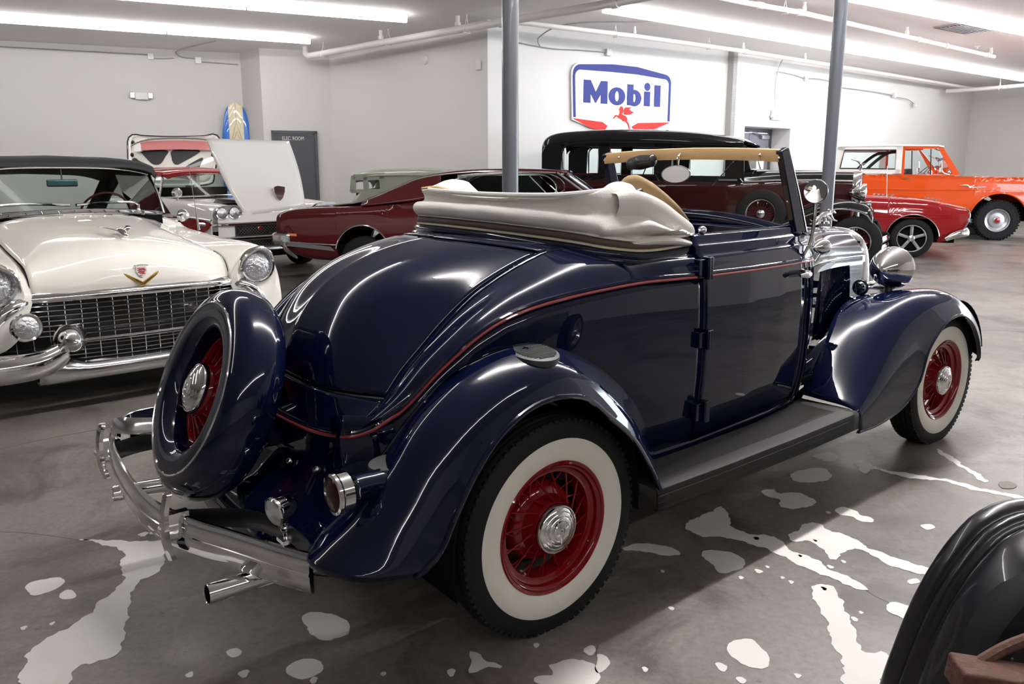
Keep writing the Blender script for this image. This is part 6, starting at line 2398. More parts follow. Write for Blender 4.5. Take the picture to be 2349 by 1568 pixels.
# ---------------------------------------------------------------- maroon fastback (side plane measured from image pixels at y=-.93)
W2 = .93
ty_ = -.156
tor = thing('fastback_car', 'maroon fastback coupe parked behind the folded white top', 'car', (-2.65 - math.sin(ty_) * .657, 10.137 + math.cos(ty_) * .657, .103), ty_, scale=(.93, .707, .93))
ts = [
    (-.52, [(.62, .44), (.80, .44), (.86, .58), (.86, .74), (.80, .86), (.50, .90), (0, .90)]),
    (-.40, [(.66, .36), (.86, .38), (.92, .58), (.92, .76), (.87, .90), (.55, .93), (0, .93)]),
    (-.10, [(.70, .24), (.89, .30), (.93, .56), (.93, .80), (.89, .945), (.60, .97), (0, .97)]),
    (.80, [(.72, .22), (.90, .30), (.93, .56), (.93, .82), (.90, .965), (.66, 1.02), (0, 1.06)]),
    (1.30, [(.72, .22), (.90, .30), (.93, .56), (.93, .84), (.90, 1.00), (.86, 1.03), (0, 1.06)]),
    (1.90, [(.72, .22), (.90, .30), (.93, .56), (.93, .86), (.90, 1.06), (.84, 1.12), (0, 1.12)]),
    (3.30, [(.72, .22), (.90, .30), (.93, .56), (.93, .86), (.90, 1.06), (.84, 1.12), (0, 1.12)]),
    (4.0, [(.72, .22), (.90, .30), (.93, .56), (.93, .84), (.90, 1.00), (.82, 1.05), (0, 1.10)]),
    (5.2, [(.72, .26), (.90, .34), (.93, .56), (.92, .78), (.88, .90), (.78, .95), (0, .97)]),
    (5.55, [(.68, .36), (.84, .40), (.88, .56), (.87, .72), (.82, .82), (.70, .86), (0, .88)])]
shell(tor, 'body', 'maroon', ts, [(.77, .34, .385), (3.95, .34, .385)], nx=90, solid=0)
# fastback roof: side sail panels and top
RT_ = [(-.10, .955, .72), (.35, 1.01, .72), (.72, 1.07, .71), (1.22, 1.262, .68), (1.60, 1.405, .66), (2.14, 1.482, .65), (2.7, 1.502, .65), (3.10, 1.500, .645), (3.45, 1.485, .64), (3.60, 1.462, .63)]
G_ = []
for x, z, w_ in RT_:
    G_.append([(x, k * w_, z + .02 * (1 - k * k) - .02) for k in np.linspace(-1, 1, 15)])
mb = MB()
mb.grid(patch(G_, 40, 15))
mb.build('roof', 'maroon', tor, solid=.02)
for s_ in (1, -1):
    mb = MB()
    G_ = []
    for x, zr, w_, zb in ((.75, 1.06, .71, .99), (1.22, 1.255, .68, 1.04), (1.60, 1.40, .66, 1.08), (1.86, 1.445, .655, 1.13)):
        zl = zb
        top_edge = zr
        zb2 = zl
        if x > 1.80:
            zb2 = 1.16
        G_.append([(x, s_ * w_, zr - .012), (x, s_ * (w_ + .03), zr - (zr - zb2) * .25), (x, s_ * (w_ + .09), zr - (zr - zb2) * .6), (x, s_ * .88, zb2)])
    mb.grid(patch(G_, 14, 8), flip=s_ < 0)
    mb.build('sail_panel', 'maroon', tor, solid=.02)
    bar(tor, 'roof_trim', 'chrome', [(-.05, s_ * .75, .965), (.72, s_ * .745, 1.055), (1.22, s_ * .71, 1.245), (1.60, s_ * .69, 1.385), (2.14, s_ * .672, 1.455), (2.7, s_ * .67, 1.475), (3.45, s_ * .665, 1.455)], .011, n=8, res=50)
    mb = MB()
    mb.tube([(1.88, s_ * .882, 1.165), (1.95, s_ * .80, 1.27), (2.08, s_ * .725, 1.365), (2.28, s_ * .695, 1.412), (3.27, s_ * .69, 1.425), (3.42, s_ * .875, 1.165), (2.6, s_ * .89, 1.158)], .010, 8, closed=True, res=70)
    mb.build('window_trim', 'chrome', tor)
    mb = MB()
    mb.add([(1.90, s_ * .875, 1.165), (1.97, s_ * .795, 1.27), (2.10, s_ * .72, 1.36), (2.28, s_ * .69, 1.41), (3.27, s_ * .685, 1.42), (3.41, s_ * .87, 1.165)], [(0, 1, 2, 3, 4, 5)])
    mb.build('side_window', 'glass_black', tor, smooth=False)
    bar(tor, 'windscreen_pillar', 'chrome', [(4.0, s_ * .80, 1.09), (3.47, s_ * .655, 1.455)], .016, n=8)
    bar(tor, 'vent_window_frame', 'chrome', [(3.36, s_ * .865, 1.165), (3.10, s_ * .70, 1.41)], .009, n=8)
    bar(tor, 'belt_trim', 'chrome2', [(-.42, s_ * .925, .495), (0, s_ * .945, .47), (.38, s_ * .948, .455)], .010, n=8)
    slab(tor, 'grey_sill_band', 'trimgrey', [(-.44, .44), (-.44, .51), (.30, .43), (.36, .37)], s_ * .94 - .006, .010)
    mb = MB()
    mb.tube([(.77 + .395 * math.cos(a), s_ * .935, .34 + .395 * math.sin(a)) for a in np.linspace(.15, PI - .15, 24)], .012, 8)
    mb.build('arch_trim', 'chrome', tor)
    slab(tor, 'side_marker', 'amber', [(-.33, .575), (-.33, .61), (-.20, .605), (-.20, .572)], s_ * .935 - .005, .010)
tp = [(3.60 - .05 * abs(k) ** 2 - .0, k * .625, 1.462) for k in np.linspace(-1, 1, 9)]
bs = [(4.15 - .14 * abs(k) ** 2, k * .80, 1.095) for k in np.linspace(-1, 1, 9)]
pane(tor, 'windscreen', 'glass_dark', [bs, tp])
bar(tor, 'windscreen_trim', 'chrome', tp, .012, n=8)
# bumpers
for z in (.52,):
    mb = MB()
    rr_ = []
    for p in cr([(-.30, -.955, .54), (-.50, -.93, .545), (-.58, -.84, .55), (-.60, -.5, .55), (-.60, .5, .55), (-.58, .84, .55), (-.50, .93, .545), (-.30, .955, .54)], 40):
        rr_.append([tuple(p + np.array([0, 0, -.10])), tuple(p + np.array([-.03 if p[0] < -.5 else 0, 0, -.05])), tuple(p + np.array([-.03 if p[0] < -.5 else 0, 0, .03])), tuple(p + np.array([0, 0, .06]))])
    mb.grid(rr_)
    mb.build('rear_bumper', 'chrome2', tor, solid=.02)
bar(tor, 'bumper_tip', 'chrome2', [(-.40, -.93, .46), (-.36, -.95, .38), (-.20, -.94, .26)], [.05, .05, .02], flat=(1, .3), n=10, res=10)
mb = MB()
mb.box((2.2, 0, .95), (2.4, 1.4, .3))
mb.box((2.4, 0, .34), (4.4, 1.3, .2))
mb.build('cabin_tub', 'dark', tor, smooth=False)
M['offwhite_vinyl'] = mat('white vinyl seat', (0.62, 0.60, 0.54), 0.6)
mb = MB()
for y in (-.40, .40):
    mb.box((2.75, y, 1.13), (.14, .52, .50), (0, -.15, 0))
mb.build('seat_backs', 'offwhite_vinyl', tor, bevel=.07)
for x in (.77, 3.95):
    for s_ in (1, -1):
        gwheel(tor, (x, s_ * .80, .235), s_, .345, .20, 'hub')

# ---------------------------------------------------------------- black and maroon 1930s limousine
W2 = .88
sy = -.44
sed = thing('limousine_car', 'tall black and dark maroon 1930s limousine with side-mounted spare wheel', 'car', (5.256 - math.sin(sy) * W2 * .85, 11.846 + math.cos(sy) * W2 * .85, 0), sy, scale=(1, .85, 1))
ss = [
    (-5.28, [(.55, .60), (.66, .80), (.70, 1.10), (.70, 1.30), (.66, 1.33), (.4, 1.34), (0, 1.34)]),
    (-5.10, [(.60, .55), (.74, .80), (.78, 1.10), (.78, 1.30), (.74, 1.33), (.4, 1.34), (0, 1.34)]),
    (-4.40, [(.66, .52), (.80, .80), (.83, 1.10), (.83, 1.29), (.79, 1.33), (.4, 1.34), (0, 1.34)]),
    (-2.00, [(.66, .52), (.80, .80), (.82, 1.10), (.82, 1.28), (.78, 1.31), (.4, 1.32), (0, 1.32)]),
    (-1.72, [(.64, .52), (.74, .80), (.76, 1.10), (.76, 1.26), (.74, 1.30), (.4, 1.32), (0, 1.32)])]
shell(sed, 'body', 'darkmaroon', ss, [(-4.2, .40, .46)], nx=70)
# superstructure: rear quarter, pillars, roof in black
XS = [(-5.27, 1.995, .66), (-5.22, 2.06, .68), (-5.10, 2.115, .71), (-4.88, 2.150, .73), (-4.4, 2.170, .74), (-3.9, 2.174, .74), (-3.2, 2.150, .74), (-2.5, 2.092, .73), (-1.95, 2.005, .72), (-1.80, 1.965, .71), (-1.70, 1.90, .70)]
G_ = []
for x, z, w_ in XS:
    G_.append([(x, -(w_ + .035), z - .21), (x, -(w_ + .03), z - .13), (x, -w_ + .02, z - .05), (x, -w_ * .8, z - .01), (x, 0, z + .015), (x, w_ * .8, z - .01), (x, w_ - .02, z - .05), (x, (w_ + .03), z - .13), (x, (w_ + .035), z - .21)])
mb = MB()
mb.grid(patch(G_, 50, 33))
mb.build('roof', 'blackpaint', sed, solid=.02)
for s_ in (1, -1):
    yy = s_ * .785
    T_ = lambda poly, name='pillar', m='blackpaint': slab(sed, name, m, poly, yy - .02, .04, bevel=.008)
    T_([(-5.25, 1.30), (-5.25, 1.80), (-5.20, 1.90), (-5.08, 1.96), (-4.90, 1.98), (-4.80, 1.94), (-4.86, 1.86), (-4.88, 1.42), (-4.88, 1.30)], 'rear_quarter')
    T_([(-4.18, 1.40), (-4.18, 1.97), (-3.97, 1.97), (-3.99, 1.40)])
    T_([(-3.19, 1.38), (-3.20, 1.95), (-2.88, 1.93), (-2.90, 1.38)])
    T_([(-2.01, 1.36), (-2.02, 1.88), (-1.72, 1.84), (-1.70, 1.30)])
    T_([(-4.92, 1.93), (-4.70, 2.0), (-1.75, 1.93), (-1.75, 1.84), (-4.86, 1.90)], 'window_head')
    T_([(-4.92, 1.30), (-4.92, 1.42), (-1.75, 1.38), (-1.75, 1.27)], 'belt_rail')
    mb = MB()
    mb.tube([(-4.84, yy * 1.035, 1.43), (-4.85, yy * 1.035, 1.80), (-4.79, yy * 1.035, 1.90), (-4.65, yy * 1.03, 1.945), (-4.3, yy * 1.03, 1.955), (-3.2, yy * 1.03, 1.94), (-1.9, yy * 1.03, 1.875)], .014, 8, res=60)
    mb.build('drip_moulding', 'blackpaint', sed)
    for x0_, x1_, z0_, z1_ in ((-4.83, -4.19, 1.43, 1.93), (-3.97, -3.21, 1.41, 1.93), (-2.88, -2.03, 1.38, 1.88)):
        bar(sed, 'window_reveal', 'maroon', [(x0_, yy, z0_), (x0_ + .0, yy, z1_), (x1_, yy, z1_), (x1_, yy, z0_), (x0_, yy, z0_)], .010, n=6)
        mb = MB()
        mb.add([(x0_, yy, z0_), (x1_, yy, z0_), (x1_, yy, z1_), (x0_, yy, z1_)], [(0, 1, 2, 3)])
        mb.build('side_window', 'glass', sed, smooth=False)
    for x in (-3.25, -2.98):
        bar(sed, 'door_handle', 'chrome', [(x - .10, s_ * .865, 1.225), (x + .02, s_ * .868, 1.225)], .014, n=8)
    # front fender
    G_ = []
    for a, xx, zz, yo in ((0, -1.45, .50, .0), (1, -1.16, .69, 0), (2, -.78, .86, 0), (3, -.50, .965, 0), (4, -.16, 1.0, 0), (5, .12, .93, 0), (6, .23, .80, .0)):
        G_.append([(xx, s_ * .56, zz - .02), (xx, s_ * .66, zz + .025), (xx, s_ * .76, zz + .015), (xx, s_ * .85, zz - .04), (xx - .0, s_ * .885, zz - .10)])
    mb = MB()
    mb.grid(patch(G_, 36, 14), flip=s_ < 0)
    mb.build('front_fender', 'blackpaint', sed, solid=.006)
    bar(sed, 'fender_edge', 'silver', [(g[-1][0], g[-1][1] * 1.003, g[-1][2]) for g in G_], .008, n=6, res=30)
    mb = MB()
    mb.grid([[(x, s_ * .60, .42), (x, s_ * .90, .42), (x, s_ * .90, .38)] for x in (-4.0, -2.5, -1.4)])
    mb.build('running_board', 'ribrubber', sed, solid=.01)
    # rear fender
    G_ = []
    for an in np.linspace(-.1, PI + .25, 14):
        xx, zz = -4.2 + .50 * math.cos(an), .40 + .50 * math.sin(an)
        dx, dz = .04 * math.cos(an), .04 * math.sin(an)
        G_.append([(xx, s_ * .70, zz), (xx + dx, s_ * .80, zz + dz), (xx, s_ * .88, zz), (xx - 2 * dx, s_ * .90, zz - 2 * dz)])
    mb = MB()
    mb.grid(patch(G_, 30, 10), flip=s_ > 0)
    mb.build('rear_fender', 'blackpaint', sed, solid=.006)
    gwheel(sed, (0, s_ * .76, .395), s_, .395, .17, 'wire', rimr=.24)
    gwheel(sed, (-4.2, s_ * .76, .395), s_, .395, .17, 'wire', rimr=.24)
    sp_ = gwheel(sed, (-1.41, s_ * .80, .80), s_, .385, .16, 'wire', rimr=.235)
    sp_.name = 'side_spare_wheel'
# hood and cowl
hs = []
for x, w_, zs, zt in ((-1.74, .74, 1.30, 1.50), (-1.2, .62, 1.32, 1.50), (-.6, .46, 1.32, 1.49), (-.10, .34, 1.31, 1.47)):
    hs.append((x, [(w_, .62), (w_ + .005, .95), (w_, zs - .03), (w_ * .985, zs), (w_ * .8, zs + (zt - zs) * .62), (w_ * .4, zt - .015), (0, zt)]))
shell(sed, 'hood', 'darkmaroon', hs, nx=24, caps=True)
shell(sed, 'hood_top', 'blackpaint', [(x, [(p[0] * 1.01, p[1] + .004) for p in s_[3:]] + [(0, s_[-1][1] + .005)] * 0) for x, s_ in hs], nx=20, caps=False)
for s_ in (1, -1):
    bar(sed, 'hood_hinge', 'chrome', [(-1.70, s_ * .745, 1.31), (-1.2, s_ * .63, 1.335), (-.6, s_ * .47, 1.335), (-.10, s_ * .35, 1.32)], .014, n=8)
    T = XF((.05, s_ * .42, 1.14), (0, PI / 2, 0))
    mb = MB()
    mb.lathe([(.001, -.20), (.04, -.18), (.09, -.11), (.125, -.03), (.135, .02), (.13, .045)], 36, T)
    mb.cyl((.02, s_ * .42, 1.02), (-.02, s_ * .40, .80), .03)
    h_ = mb.build('headlamp', 'chrome', sed)
    mb = MB()
    mb.lathe([(.128, .03), (.07, .05), (.001, .06)], 30, T)
    mb.build('headlamp_lens', 'headlens', h_)
    mb = MB()
    mb.lathe([(.001, -.02), (.03, .0), (.03, .08), (.055, .16), (.058, .162)], 24, XF((.02, s_ * .24, .95), (0, PI / 2, 0)))
    mb.build('horn', 'chrome', sed)
mb = MB()
G_ = [[(x, k * w_, z) for k, z in ((-1, .55), (-1.02, 1.0), (-.98, 1.30), (-.7, 1.42), (0, 1.49), (.7, 1.42), (.98, 1.30), (1.02, 1.0), (1, .55))] for x, w_ in ((-.10, .35), (-.04, .36), (.02, .34), (.03, .30))]
mb.grid(patch(G_, 10, 33))
mb.build('radiator_shell', 'chrome', sed)
mb = MB()
for k in range(-8, 9):
    mb.box((.01, k * .036, .98), (.015, .008, .80 - .004 * k * k))
mb.build('radiator_shutters', 'chrome2', sed, smooth=False)
mb = MB()
mb.tube([(-.02, 0, 1.49), (.0, 0, 1.56), (-.06, 0, 1.63), (-.16, 0, 1.66)], [.02, .02, .012, .004], 8, res=12)
mb.tube([(.0, 0, 1.57), (.05, 0, 1.60)], [.018, .006], 8)
mb.build('radiator_mascot', 'chrome', sed)
tp = [(-1.74, y, 1.86) for y in (-.66, 0, .66)]
bs = [(-1.62, y, 1.50) for y in (-.66, 0, .66)]
pane(sed, 'windscreen', 'glass', [bs, tp])
bar(sed, 'windscreen_frame', 'chrome', [bs[0], bs[2], tp[2], tp[0], bs[0]], .014, n=8)
mb = MB()
mb.box((-1.62, 0, 1.90), (.26, 1.40, .03), (0, .35, 0))
mb.build('sun_visor', 'blackpaint', sed)
bar(sed, 'front_bumper', 'chrome', [(.34, -.80, .42), (.45, -.4, .45), (.48, 0, .45), (.45, .4, .45), (.34, .80, .42)], .05, flat=(1, .3), n=10, res=24)
bar(sed, 'front_bumper', 'chrome', [(.34, -.80, .30), (.45, -.4, .33), (.48, 0, .33), (.45, .4, .33), (.34, .80, .30)], .04, flat=(1, .3), n=10, res=24)
mb = MB()
mb.box((-3.3, 0, 1.0), (3.6, 1.3, .5))
mb.box((-2.6, 0, .5), (5.0, 1.0, .2))
mb.box((-.2, 0, .55), (1.0, .5, .3))
mb.build('cabin_tub', 'dark', sed, smooth=False)
mb = MB()
mb.box((-2.55, 0, 1.20), (.16, 1.2, .35))
mb.box((-4.75, 0, 1.25), (.20, 1.2, .35))
mb.build('seat_backs', 'dark', sed, bevel=.05)
T = XF((-1.75, -.84, 1.60), (0, PI / 2, 0))
mb = MB()
mb.cyl((-1.72, -.80, 1.30), (-1.76, -.86, 1.36), .01)
mb.box((-1.95, -.83, 1.335), (.30, .03, .03))
mb.build('mirror_bracket', 'chrome', sed, smooth=False)

# ---------------------------------------------------------------- red muscle car nose
W2 = .93
cy_ = -.30
cha = thing('coupe_car', 'bright red coupe front with five-spoke alloy wheel, half hidden behind the black limousine', 'car', ((6.652 - math.sin(cy_) * W2) * 1.03, (12.845 + math.cos(cy_) * W2) * 1.03, 0), cy_, scale=(1.03, 1.03, 1.01))
cs = [
    (-2.3, [(.80, .24), (.90, .38), (.93, .60), (.91, .82), (.88, 1.00), (.80, 1.07), (.4, 1.10), (0, 1.10)]),
    (-.93, [(.80, .24), (.90, .38), (.93, .60), (.91, .82), (.88, .98), (.80, 1.045), (.4, 1.06), (0, 1.07)]),
    (-.46, [(.80, .24), (.90, .38), (.93, .60), (.91, .80), (.88, .96), (.80, 1.025), (.4, 1.04), (0, 1.05)]),
    (.20, [(.80, .24), (.90, .38), (.93, .60), (.91, .77), (.88, .92), (.80, .975), (.4, 1.00), (0, 1.01)]),
    (.62, [(.78, .32), (.88, .40), (.92, .58), (.90, .72), (.87, .84), (.78, .89), (.4, .92), (0, .93)]),
    (.80, [(.74, .44), (.85, .48), (.89, .60), (.88, .72), (.85, .81), (.76, .85), (.4, .87), (0, .88)])]
shell(cha, 'body', 'redpaint', cs, [(0, .335, .40)], nx=60)
for s_ in (1, -1):
    mb = MB()
    mb.tube([(.0 + .405 * math.cos(a), s_ * .925, .335 + .405 * math.sin(a)) for a in np.linspace(.12, PI - .12, 24)], .010, 8)
    mb.build('arch_trim', 'chrome2', cha)
    gwheel(cha, (0, s_ * .80, .335), s_, .335, .22, 'mag', rimr=.225)
    bar(cha, 'side_crease', 'redpaint', [(-1.0, s_ * .930, .70), (.2, s_ * .926, .685), (.52, s_ * .915, .70), (.58, s_ * .908, .715), (.52, s_ * .908, .735), (0, s_ * .918, .745), (-1.0, s_ * .92, .76)], .007, n=6, res=40)
    bar(cha, 'nose_edge_trim', 'chrome', [(.76, s_ * .88, .85), (.82, s_ * .90, .78), (.815, s_ * .91, .66), (.76, s_ * .91, .52)], .010, n=6, res=12)
    bar(cha, 'bumper_corner', 'chrome', [(.50, s_ * .935, .33), (.62, s_ * .94, .40), (.80, s_ * .90, .46), (.86, s_ * .70, .48)], [.03, .06, .07, .06], flat=(1, .4), n=10, res=12)
mb = MB()
mb.box((.82, 0, .64), (.03, 1.5, .28))
mb.build('grille', 'black', cha, smooth=False)
bar(cha, 'front_bumper', 'chrome', [(.86, -.70, .46), (.90, 0, .46), (.86, .70, .46)], .06, flat=(1, .4), n=10, res=10)
mb = MB()
for k in range(5):
    mb.box((-.55 + k * .07, -.45, 1.062 - k * .004), (.035, .22, .02))
    mb.box((.25 + k * .05, -.42, 1.01 - k * .008), (.025, .18, .015))
mb.build('hood_scoops', 'chrome2', cha, smooth=False)
mb = MB()
mb.box((-.5, 0, .45), (2.4, 1.2, .4))
mb.build('underbody', 'dark', cha, smooth=False)
bar(cha, 'antenna', 'silver', [(-.42, -.80, 1.02), (-.45, -.80, 1.55)], .004, n=5)

# ---------------------------------------------------------------- orange off-roader with white roof
W2 = .90
by_ = -.25
bro = thing('offroad_car', 'orange off-road wagon with white hard top and chunky tyres', 'car', (10.468 - math.sin(by_) * W2, 16.72 + math.cos(by_) * W2, 0), by_)
q = [(.78, .45), (.88, .55), (.90, .75), (.90, 1.00), (.905, 1.05), (.90, 1.10), (.90, 1.26), (.88, 1.36), (.84, 1.40), (0, 1.42)]
bs_ = [(-3.42, [(y * .97, z) for y, z in q]), (-3.30, q), (-1.0, q), (-.90, [(y, z if z < 1.3 else z - .03) for y, z in q]), (.40, [(y, z if z < 1.2 else z - .055) for y, z in q]), (.95, [(y * .99, z if z < 1.2 else z - .085) for y, z in q]), (1.05, [(y * .95, z if z < 1.2 else z - .12) for y, z in q])]
shell(bro, 'body', 'orange', bs_, [(0.0, .45, .545), (-2.75, .45, .50)], nx=70, ang=40)
for s_ in (1, -1):
    gwheel(bro, (0, s_ * .78, .43), s_, .430, .25, 'steel', rimr=.245, knob=True)
    gwheel(bro, (-2.75, s_ * .78, .43), s_, .430, .25, 'steel', rimr=.245, knob=True)
    mb = MB()
    mb.tube([(.0 + .565 * math.cos(a), s_ * .90, .45 + .56 * math.sin(a)) for a in np.linspace(.25, PI - .35, 24)], .035, 8, flat=(.6, 1))
    mb.build('arch_flare', 'orange', bro)
    yy = s_ * .84
    # white hard top side with window opening, built as four boards
    for poly in ([(-3.42, 1.42), (-3.30, 2.0), (-3.16, 2.0), (-3.27, 1.42)],
                 [(-3.30, 1.93), (-3.29, 2.01), (-2.0, 2.01), (-2.0, 1.93)],
                 [(-3.30, 1.42), (-3.28, 1.53), (-2.0, 1.51), (-2.0, 1.42)],
                 [(-2.10, 1.42), (-2.11, 2.01), (-1.985, 2.01), (-1.975, 1.42)]):
        slab(bro, 'hardtop_side', 'white_paint', poly, yy - .02, .04)
    bar(bro, 'window_rubber', 'black', [(-3.24, yy * 1.026, 1.535), (-3.17, yy * 1.026, 1.935), (-2.12, yy * 1.026, 1.93), (-2.11, yy * 1.026, 1.52), (-3.24, yy * 1.026, 1.535)], .014, n=6)
    mb = MB()
    mb.add([(-3.24, yy, 1.53), (-2.10, yy, 1.52), (-2.11, yy, 1.94), (-3.17, yy, 1.94)], [(0, 1, 2, 3)])
    mb.add([(-1.93, yy, 1.42), (-.96, yy, 1.42), (-1.31, yy, 1.95), (-1.935, yy, 1.95)], [(0, 1, 2, 3)])
    mb.build('side_windows', 'glass', bro, smooth=False)
    for poly in ([(-1.975, 1.40), (-1.985, 2.01), (-1.935, 2.01), (-1.92, 1.40)], [(-1.98, 1.955), (-1.98, 2.01), (-1.23, 2.01), (-1.30, 1.955)],
                 [(-1.30, 2.0), (-1.20, 2.0), (-.80, 1.40), (-.93, 1.38)]):
        slab(bro, 'door_frame', 'orange', poly, yy - .02, .04)
    bar(bro, 'vent_window_bar', 'black', [(-1.42, yy, 1.95), (-1.38, yy, 1.40)], .012, n=6)
    bar(bro, 'roll_bar', 'black', [(-2.75, s_ * .60, 1.35), (-2.56, s_ * .60, 1.60), (-2.25, s_ * .60, 1.86), (-2.0, s_ * .60, 1.90)], .035, n=8, res=14)
    bar(bro, 'body_line', 'orange', [(-3.3, s_ * .908, 1.08), (-1.0, s_ * .908, 1.08), (.4, s_ * .905, 1.07)], .010, n=6)
    bar(bro, 'door_handle', 'chrome', [(-1.95, s_ * .92, 1.33), (-1.80, s_ * .92, 1.33)], .012, n=6)
    mb = MB()
    mb.tube([(-1.02, s_ * .88, 1.40), (-1.18, s_ * .96, 1.46), (-1.22, s_ * .96, 1.70)], .008, 6, res=10)
    mb.box((-1.22, s_ * .97, 1.50), (.03, .14, .10))
    mb.build('door_mirror', 'chrome', bro)
    mb = MB()
    mb.tube([(-.80, s_ * .912, 1.17), (-.66, s_ * .914, 1.17), (-.60, s_ * .914, 1.14), (-.52, s_ * .914, 1.18)], [.006, .016, .014, .004], 6, flat=(1, .4), res=12)
    mb.tube([(-.62, s_ * .914, 1.12), (-.30, s_ * .914, 1.14)], [.010, .006], 6, flat=(1, .4))
    mb.build('fender_emblem', 'chrome', bro)
    mb = MB()
    mb.ball((-1.0, s_ * .80, 1.45), (.06, .04, .06))
    mb.build('cowl_lamp', 'chrome', bro)
mb = MB()
G_ = [[(x, k * .87, z - .02 * abs(k) ** 4) for k in np.linspace(-1, 1, 13)] for x, z in ((-3.34, 1.98), (-3.28, 2.02), (-2.2, 2.03), (-1.3, 2.02), (-1.18, 2.00))]
mb.grid(G_)
mb.build('roof', 'white_paint', bro, solid=.03)
mb = MB()
mb.box((-3.36, 0, 1.70), (.04, 1.6, .55), (0, .17, 0))
mb.build('tailgate_frame', 'white_paint', bro, smooth=False)
pane(bro, 'windscreen', 'glass', [[(-.86, y, 1.40) for y in (-.8, 0, .8)], [(-1.26, y, 1.96) for y in (-.8, 0, .8)]])
mb = MB()
for x, y in ((-1.75, -.4), (-1.75, .4)):
    mb.box((x, y, 1.25), (.14, .5, .55), (0, -.1, 0))
mb.lathe([(.18, 0), (.19, .012), (.20, 0), (.19, -.012), (.18, 0)], 28, XF((-1.25, .4, 1.45), (0, -.8, 0)))
mb.build('seats', 'black', bro, bevel=.03)
mb = MB()
mb.box((-1.3, 0, .62), (4.4, 1.1, .3))
mb.cyl((0, -.66, .43), (0, .66, .43), .06)
mb.cyl((-2.75, -.66, .43), (-2.75, .66, .43), .06)
mb.box((.55, 0, .45), (.5, 1.2, .10))
mb.build('chassis', 'dark', bro, smooth=False)
bar(bro, 'front_bumper', 'chrome', [(1.15, -.85, .62), (1.18, 0, .62), (1.15, .85, .62)], .08, flat=(1, .3), n=8, res=8)
mb = MB()
mb.box((1.06, 0, 1.0), (.03, 1.4, .40))
mb.build('grille', 'white_paint', bro, smooth=False)

# ---------------------------------------------------------------- sage grey coupe far behind the fastback
gc = thing('old_coupe_car', 'sage grey 1930s coupe far back by the angled white wall', 'car', (-3.0 + .12, 14.2 + .78, 0), -.15)
g1 = [(.70, .40), (.74, .55), (.76, .75), (.74, .86), (.60, .90), (.35, .93), (0, .95)]
g2 = [(.72, .40), (.76, .60), (.78, .85), (.77, 1.05), (.74, 1.12), (.40, 1.16), (0, 1.16)]
shell(gc, 'body', 'sage', [(-.75, [(y * .55, z * .90) for y, z in g1]), (-.40, [(y * .8, z * .94) for y, z in g1]), (-.05, g1), (.10, [((a[0] + b[0]) / 2, (a[1] + b[1]) / 2) for a, b in zip(g1, g2)]), (.30, g2), (1.5, g2), (2.3, [(y * .96, z * .98) for y, z in g2]), (2.8, [(y * .8, z * .8) for y, z in g2])], nx=50)
XS = [(.03, 1.27, .54), (.07, 1.36, .59), (.16, 1.43, .63), (.42, 1.485, .66), (.9, 1.50, .67), (1.5, 1.495, .67), (2.0, 1.43, .65), (2.4, 1.28, .62), (2.65, 1.08, .58)]
G_ = [[(x, -(w_ + .06), z - .12), (x, -w_, z - .05), (x, -w_ * .75, z - .01), (x, 0, z + .005), (x, w_ * .75, z - .01), (x, w_, z - .05), (x, w_ + .06, z - .12)] for x, z, w_ in XS]
mb = MB()
mb.grid(patch(G_, 40, 25))
mb.build('roof', 'sage', gc, solid=.03)
for s_ in (1, -1):
    yy = s_ * .71
    for poly in ([(.02, 1.10), (.06, 1.40), (.15, 1.40), (.13, 1.10)], [(.285, 1.10), (.285, 1.40), (.37, 1.42), (.39, 1.10)], [(.60, 1.10), (.58, 1.42), (2.1, 1.42), (2.5, 1.10)],
                 [(.10, 1.30), (.10, 1.42), (.7, 1.45), (.7, 1.32)], [(.05, 1.08), (.05, 1.155), (.7, 1.155), (.7, 1.08)]):
        slab(gc, 'window_surround', 'sage', poly, yy - .02, .04, bevel=.01)
    gwheel(gc, (-.35, s_ * .68, .33), s_, .33, .15, 'hub')
    gwheel(gc, (2.2, s_ * .68, .33), s_, .33, .15, 'hub')
    mb = MB()
    mb.tube([(-.35 + .42 * math.cos(a), s_ * .70, .33 + .42 * math.sin(a)) for a in np.linspace(.1, PI - .1, 14)], .10, 10, flat=(.4, 1))
    mb.build('front_fender', 'sage', gc)
mb = MB()
mb.box((1.2, 0, .9), (2.2, 1.2, .4))
mb.build('cabin_tub', 'dark', gc, smooth=False)

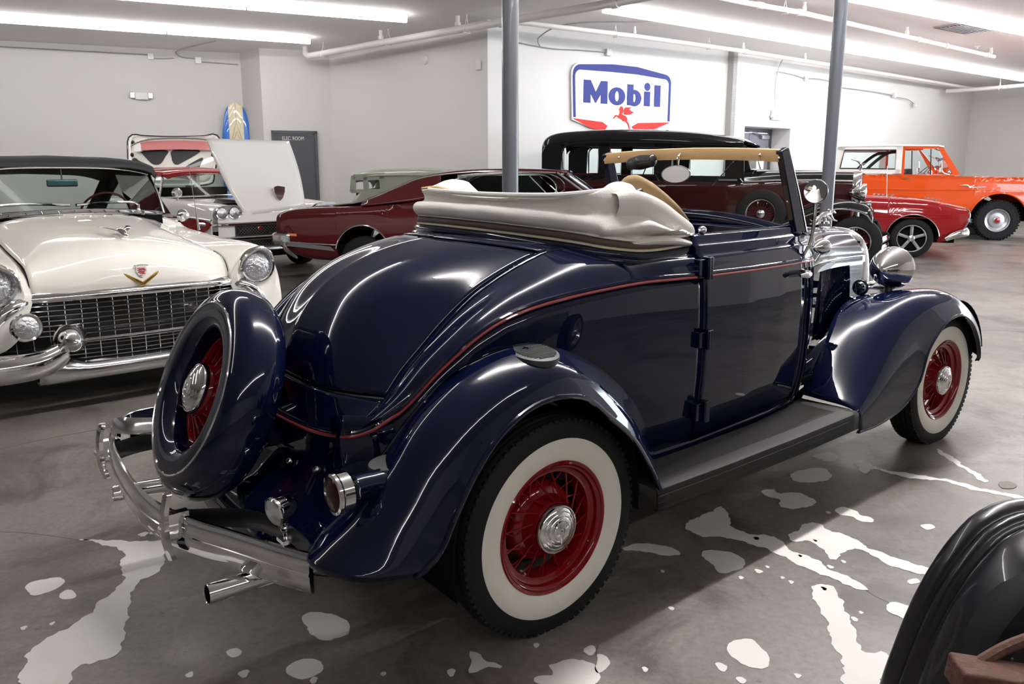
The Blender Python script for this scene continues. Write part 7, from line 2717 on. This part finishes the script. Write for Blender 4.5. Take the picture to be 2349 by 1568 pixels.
# ---------------------------------------------------------------- black fender in the lower right foreground
bf = thing('old_black_car', 'old black car, only its glossy curved fender showing in the bottom right corner', 'car', (1.55, 1.70, 0))
E_ = cr([(.918, .0), (.922, .10), (.934, .205), (.953, .290), (.984, .405), (1.014, .488), (1.050, .562), (1.087, .619), (1.124, .660), (1.184, .692), (1.260, .698), (1.36, .680), (1.48, .61), (1.58, .50), (1.66, .34), (1.70, .15), (1.70, .0)], 60)
cen_ = np.array([1.36, .15])
G_ = []
for i, e in enumerate(E_):
    a, b = E_[max(0, i - 1)], E_[min(59, i + 1)]
    t_ = (b - a) / np.linalg.norm(b - a)
    inn = np.array([t_[1], -t_[0]])
    if np.dot(inn, cen_ - e) < 0:
        inn = -inn
    cols = [(0.016, 1.762), (-.002, 1.755), (-.006, 1.735), (.002, 1.712), (.012, 1.706), (.004, 1.696), (.002, 1.684), (.010, 1.674), (.024, 1.668), (.026, 1.656), (.008, 1.640), (.006, 1.60), (.026, 1.53), (.070, 1.46), (.14, 1.41), (.22, 1.385), (.32, 1.37)]
    G_.append([(e[0] - 1.55 + inn[0] * d_, y_ - 1.70, max(.002, e[1] + inn[1] * d_)) for d_, y_ in cols])
mb = MB()
G2_ = np.array([cr(r_, 70) for r_ in G_])
mb.grid(G2_)
M['fenderblack'] = mat('aged black enamel', (0.010, 0.010, 0.013), 0.30, coat=0.5, bump=(9, 0.12), noise=(60, 0.3))
mb.build('fender_shell', 'fenderblack', bf, ang=60, solid=.004)
M['rust'] = mat('rusty iron', (0.085, 0.036, 0.020), 0.8, noise=(40, 0.5), bump=(60, 0.5))
mb = MB()
mb.box((-.57, -.36, .500), (.24, .075, .055), (.0, .10, -.12))
mb.build('rusty_bracket', 'rust', bf, bevel=.006)
mb = MB()
mb.tube([(-.64, -.33, .52), (-.56, -.31, .550), (-.46, -.30, .58)], .012, 8, res=12)
mb.build('rusty_rod', 'rust', bf)
for x_, y_, z_, r_ in ((-.512, -.275, .475, .006), (-.520, -.265, .490, .003)):
    mb = MB()
    mb.ball((x_, y_, z_), (r_, .002, r_), 8, 6)
    mb.build('rust_spot', 'rust', bf)

# the rest of the old black car lies outside the frame on the right
mb = MB()
G_ = [[(x, -.30 - .0, .38), (x, -.30, .95), (x, -.34, 1.05), (x, -.9, 1.12), (x, -1.5, 1.05)] for x in (.55, 1.5, 3.4)]
mb.grid(G_)
mb.add([(.55, -.30, .38), (.55, -.30, .95), (.55, -.34, 1.05), (.55, -.9, 1.12), (.55, -1.5, 1.05), (.55, -1.5, .38)], [(0, 1, 2, 3, 4, 5)])
mb.build('car_body', 'fenderblack', bf, solid=.01)
for x_ in (-.19, 2.9):
    w_ = gwheel(bf, (x_, -.12 if x_ > 0 else -.16, .36), 1, .36, .12, 'wire', rimr=.26)
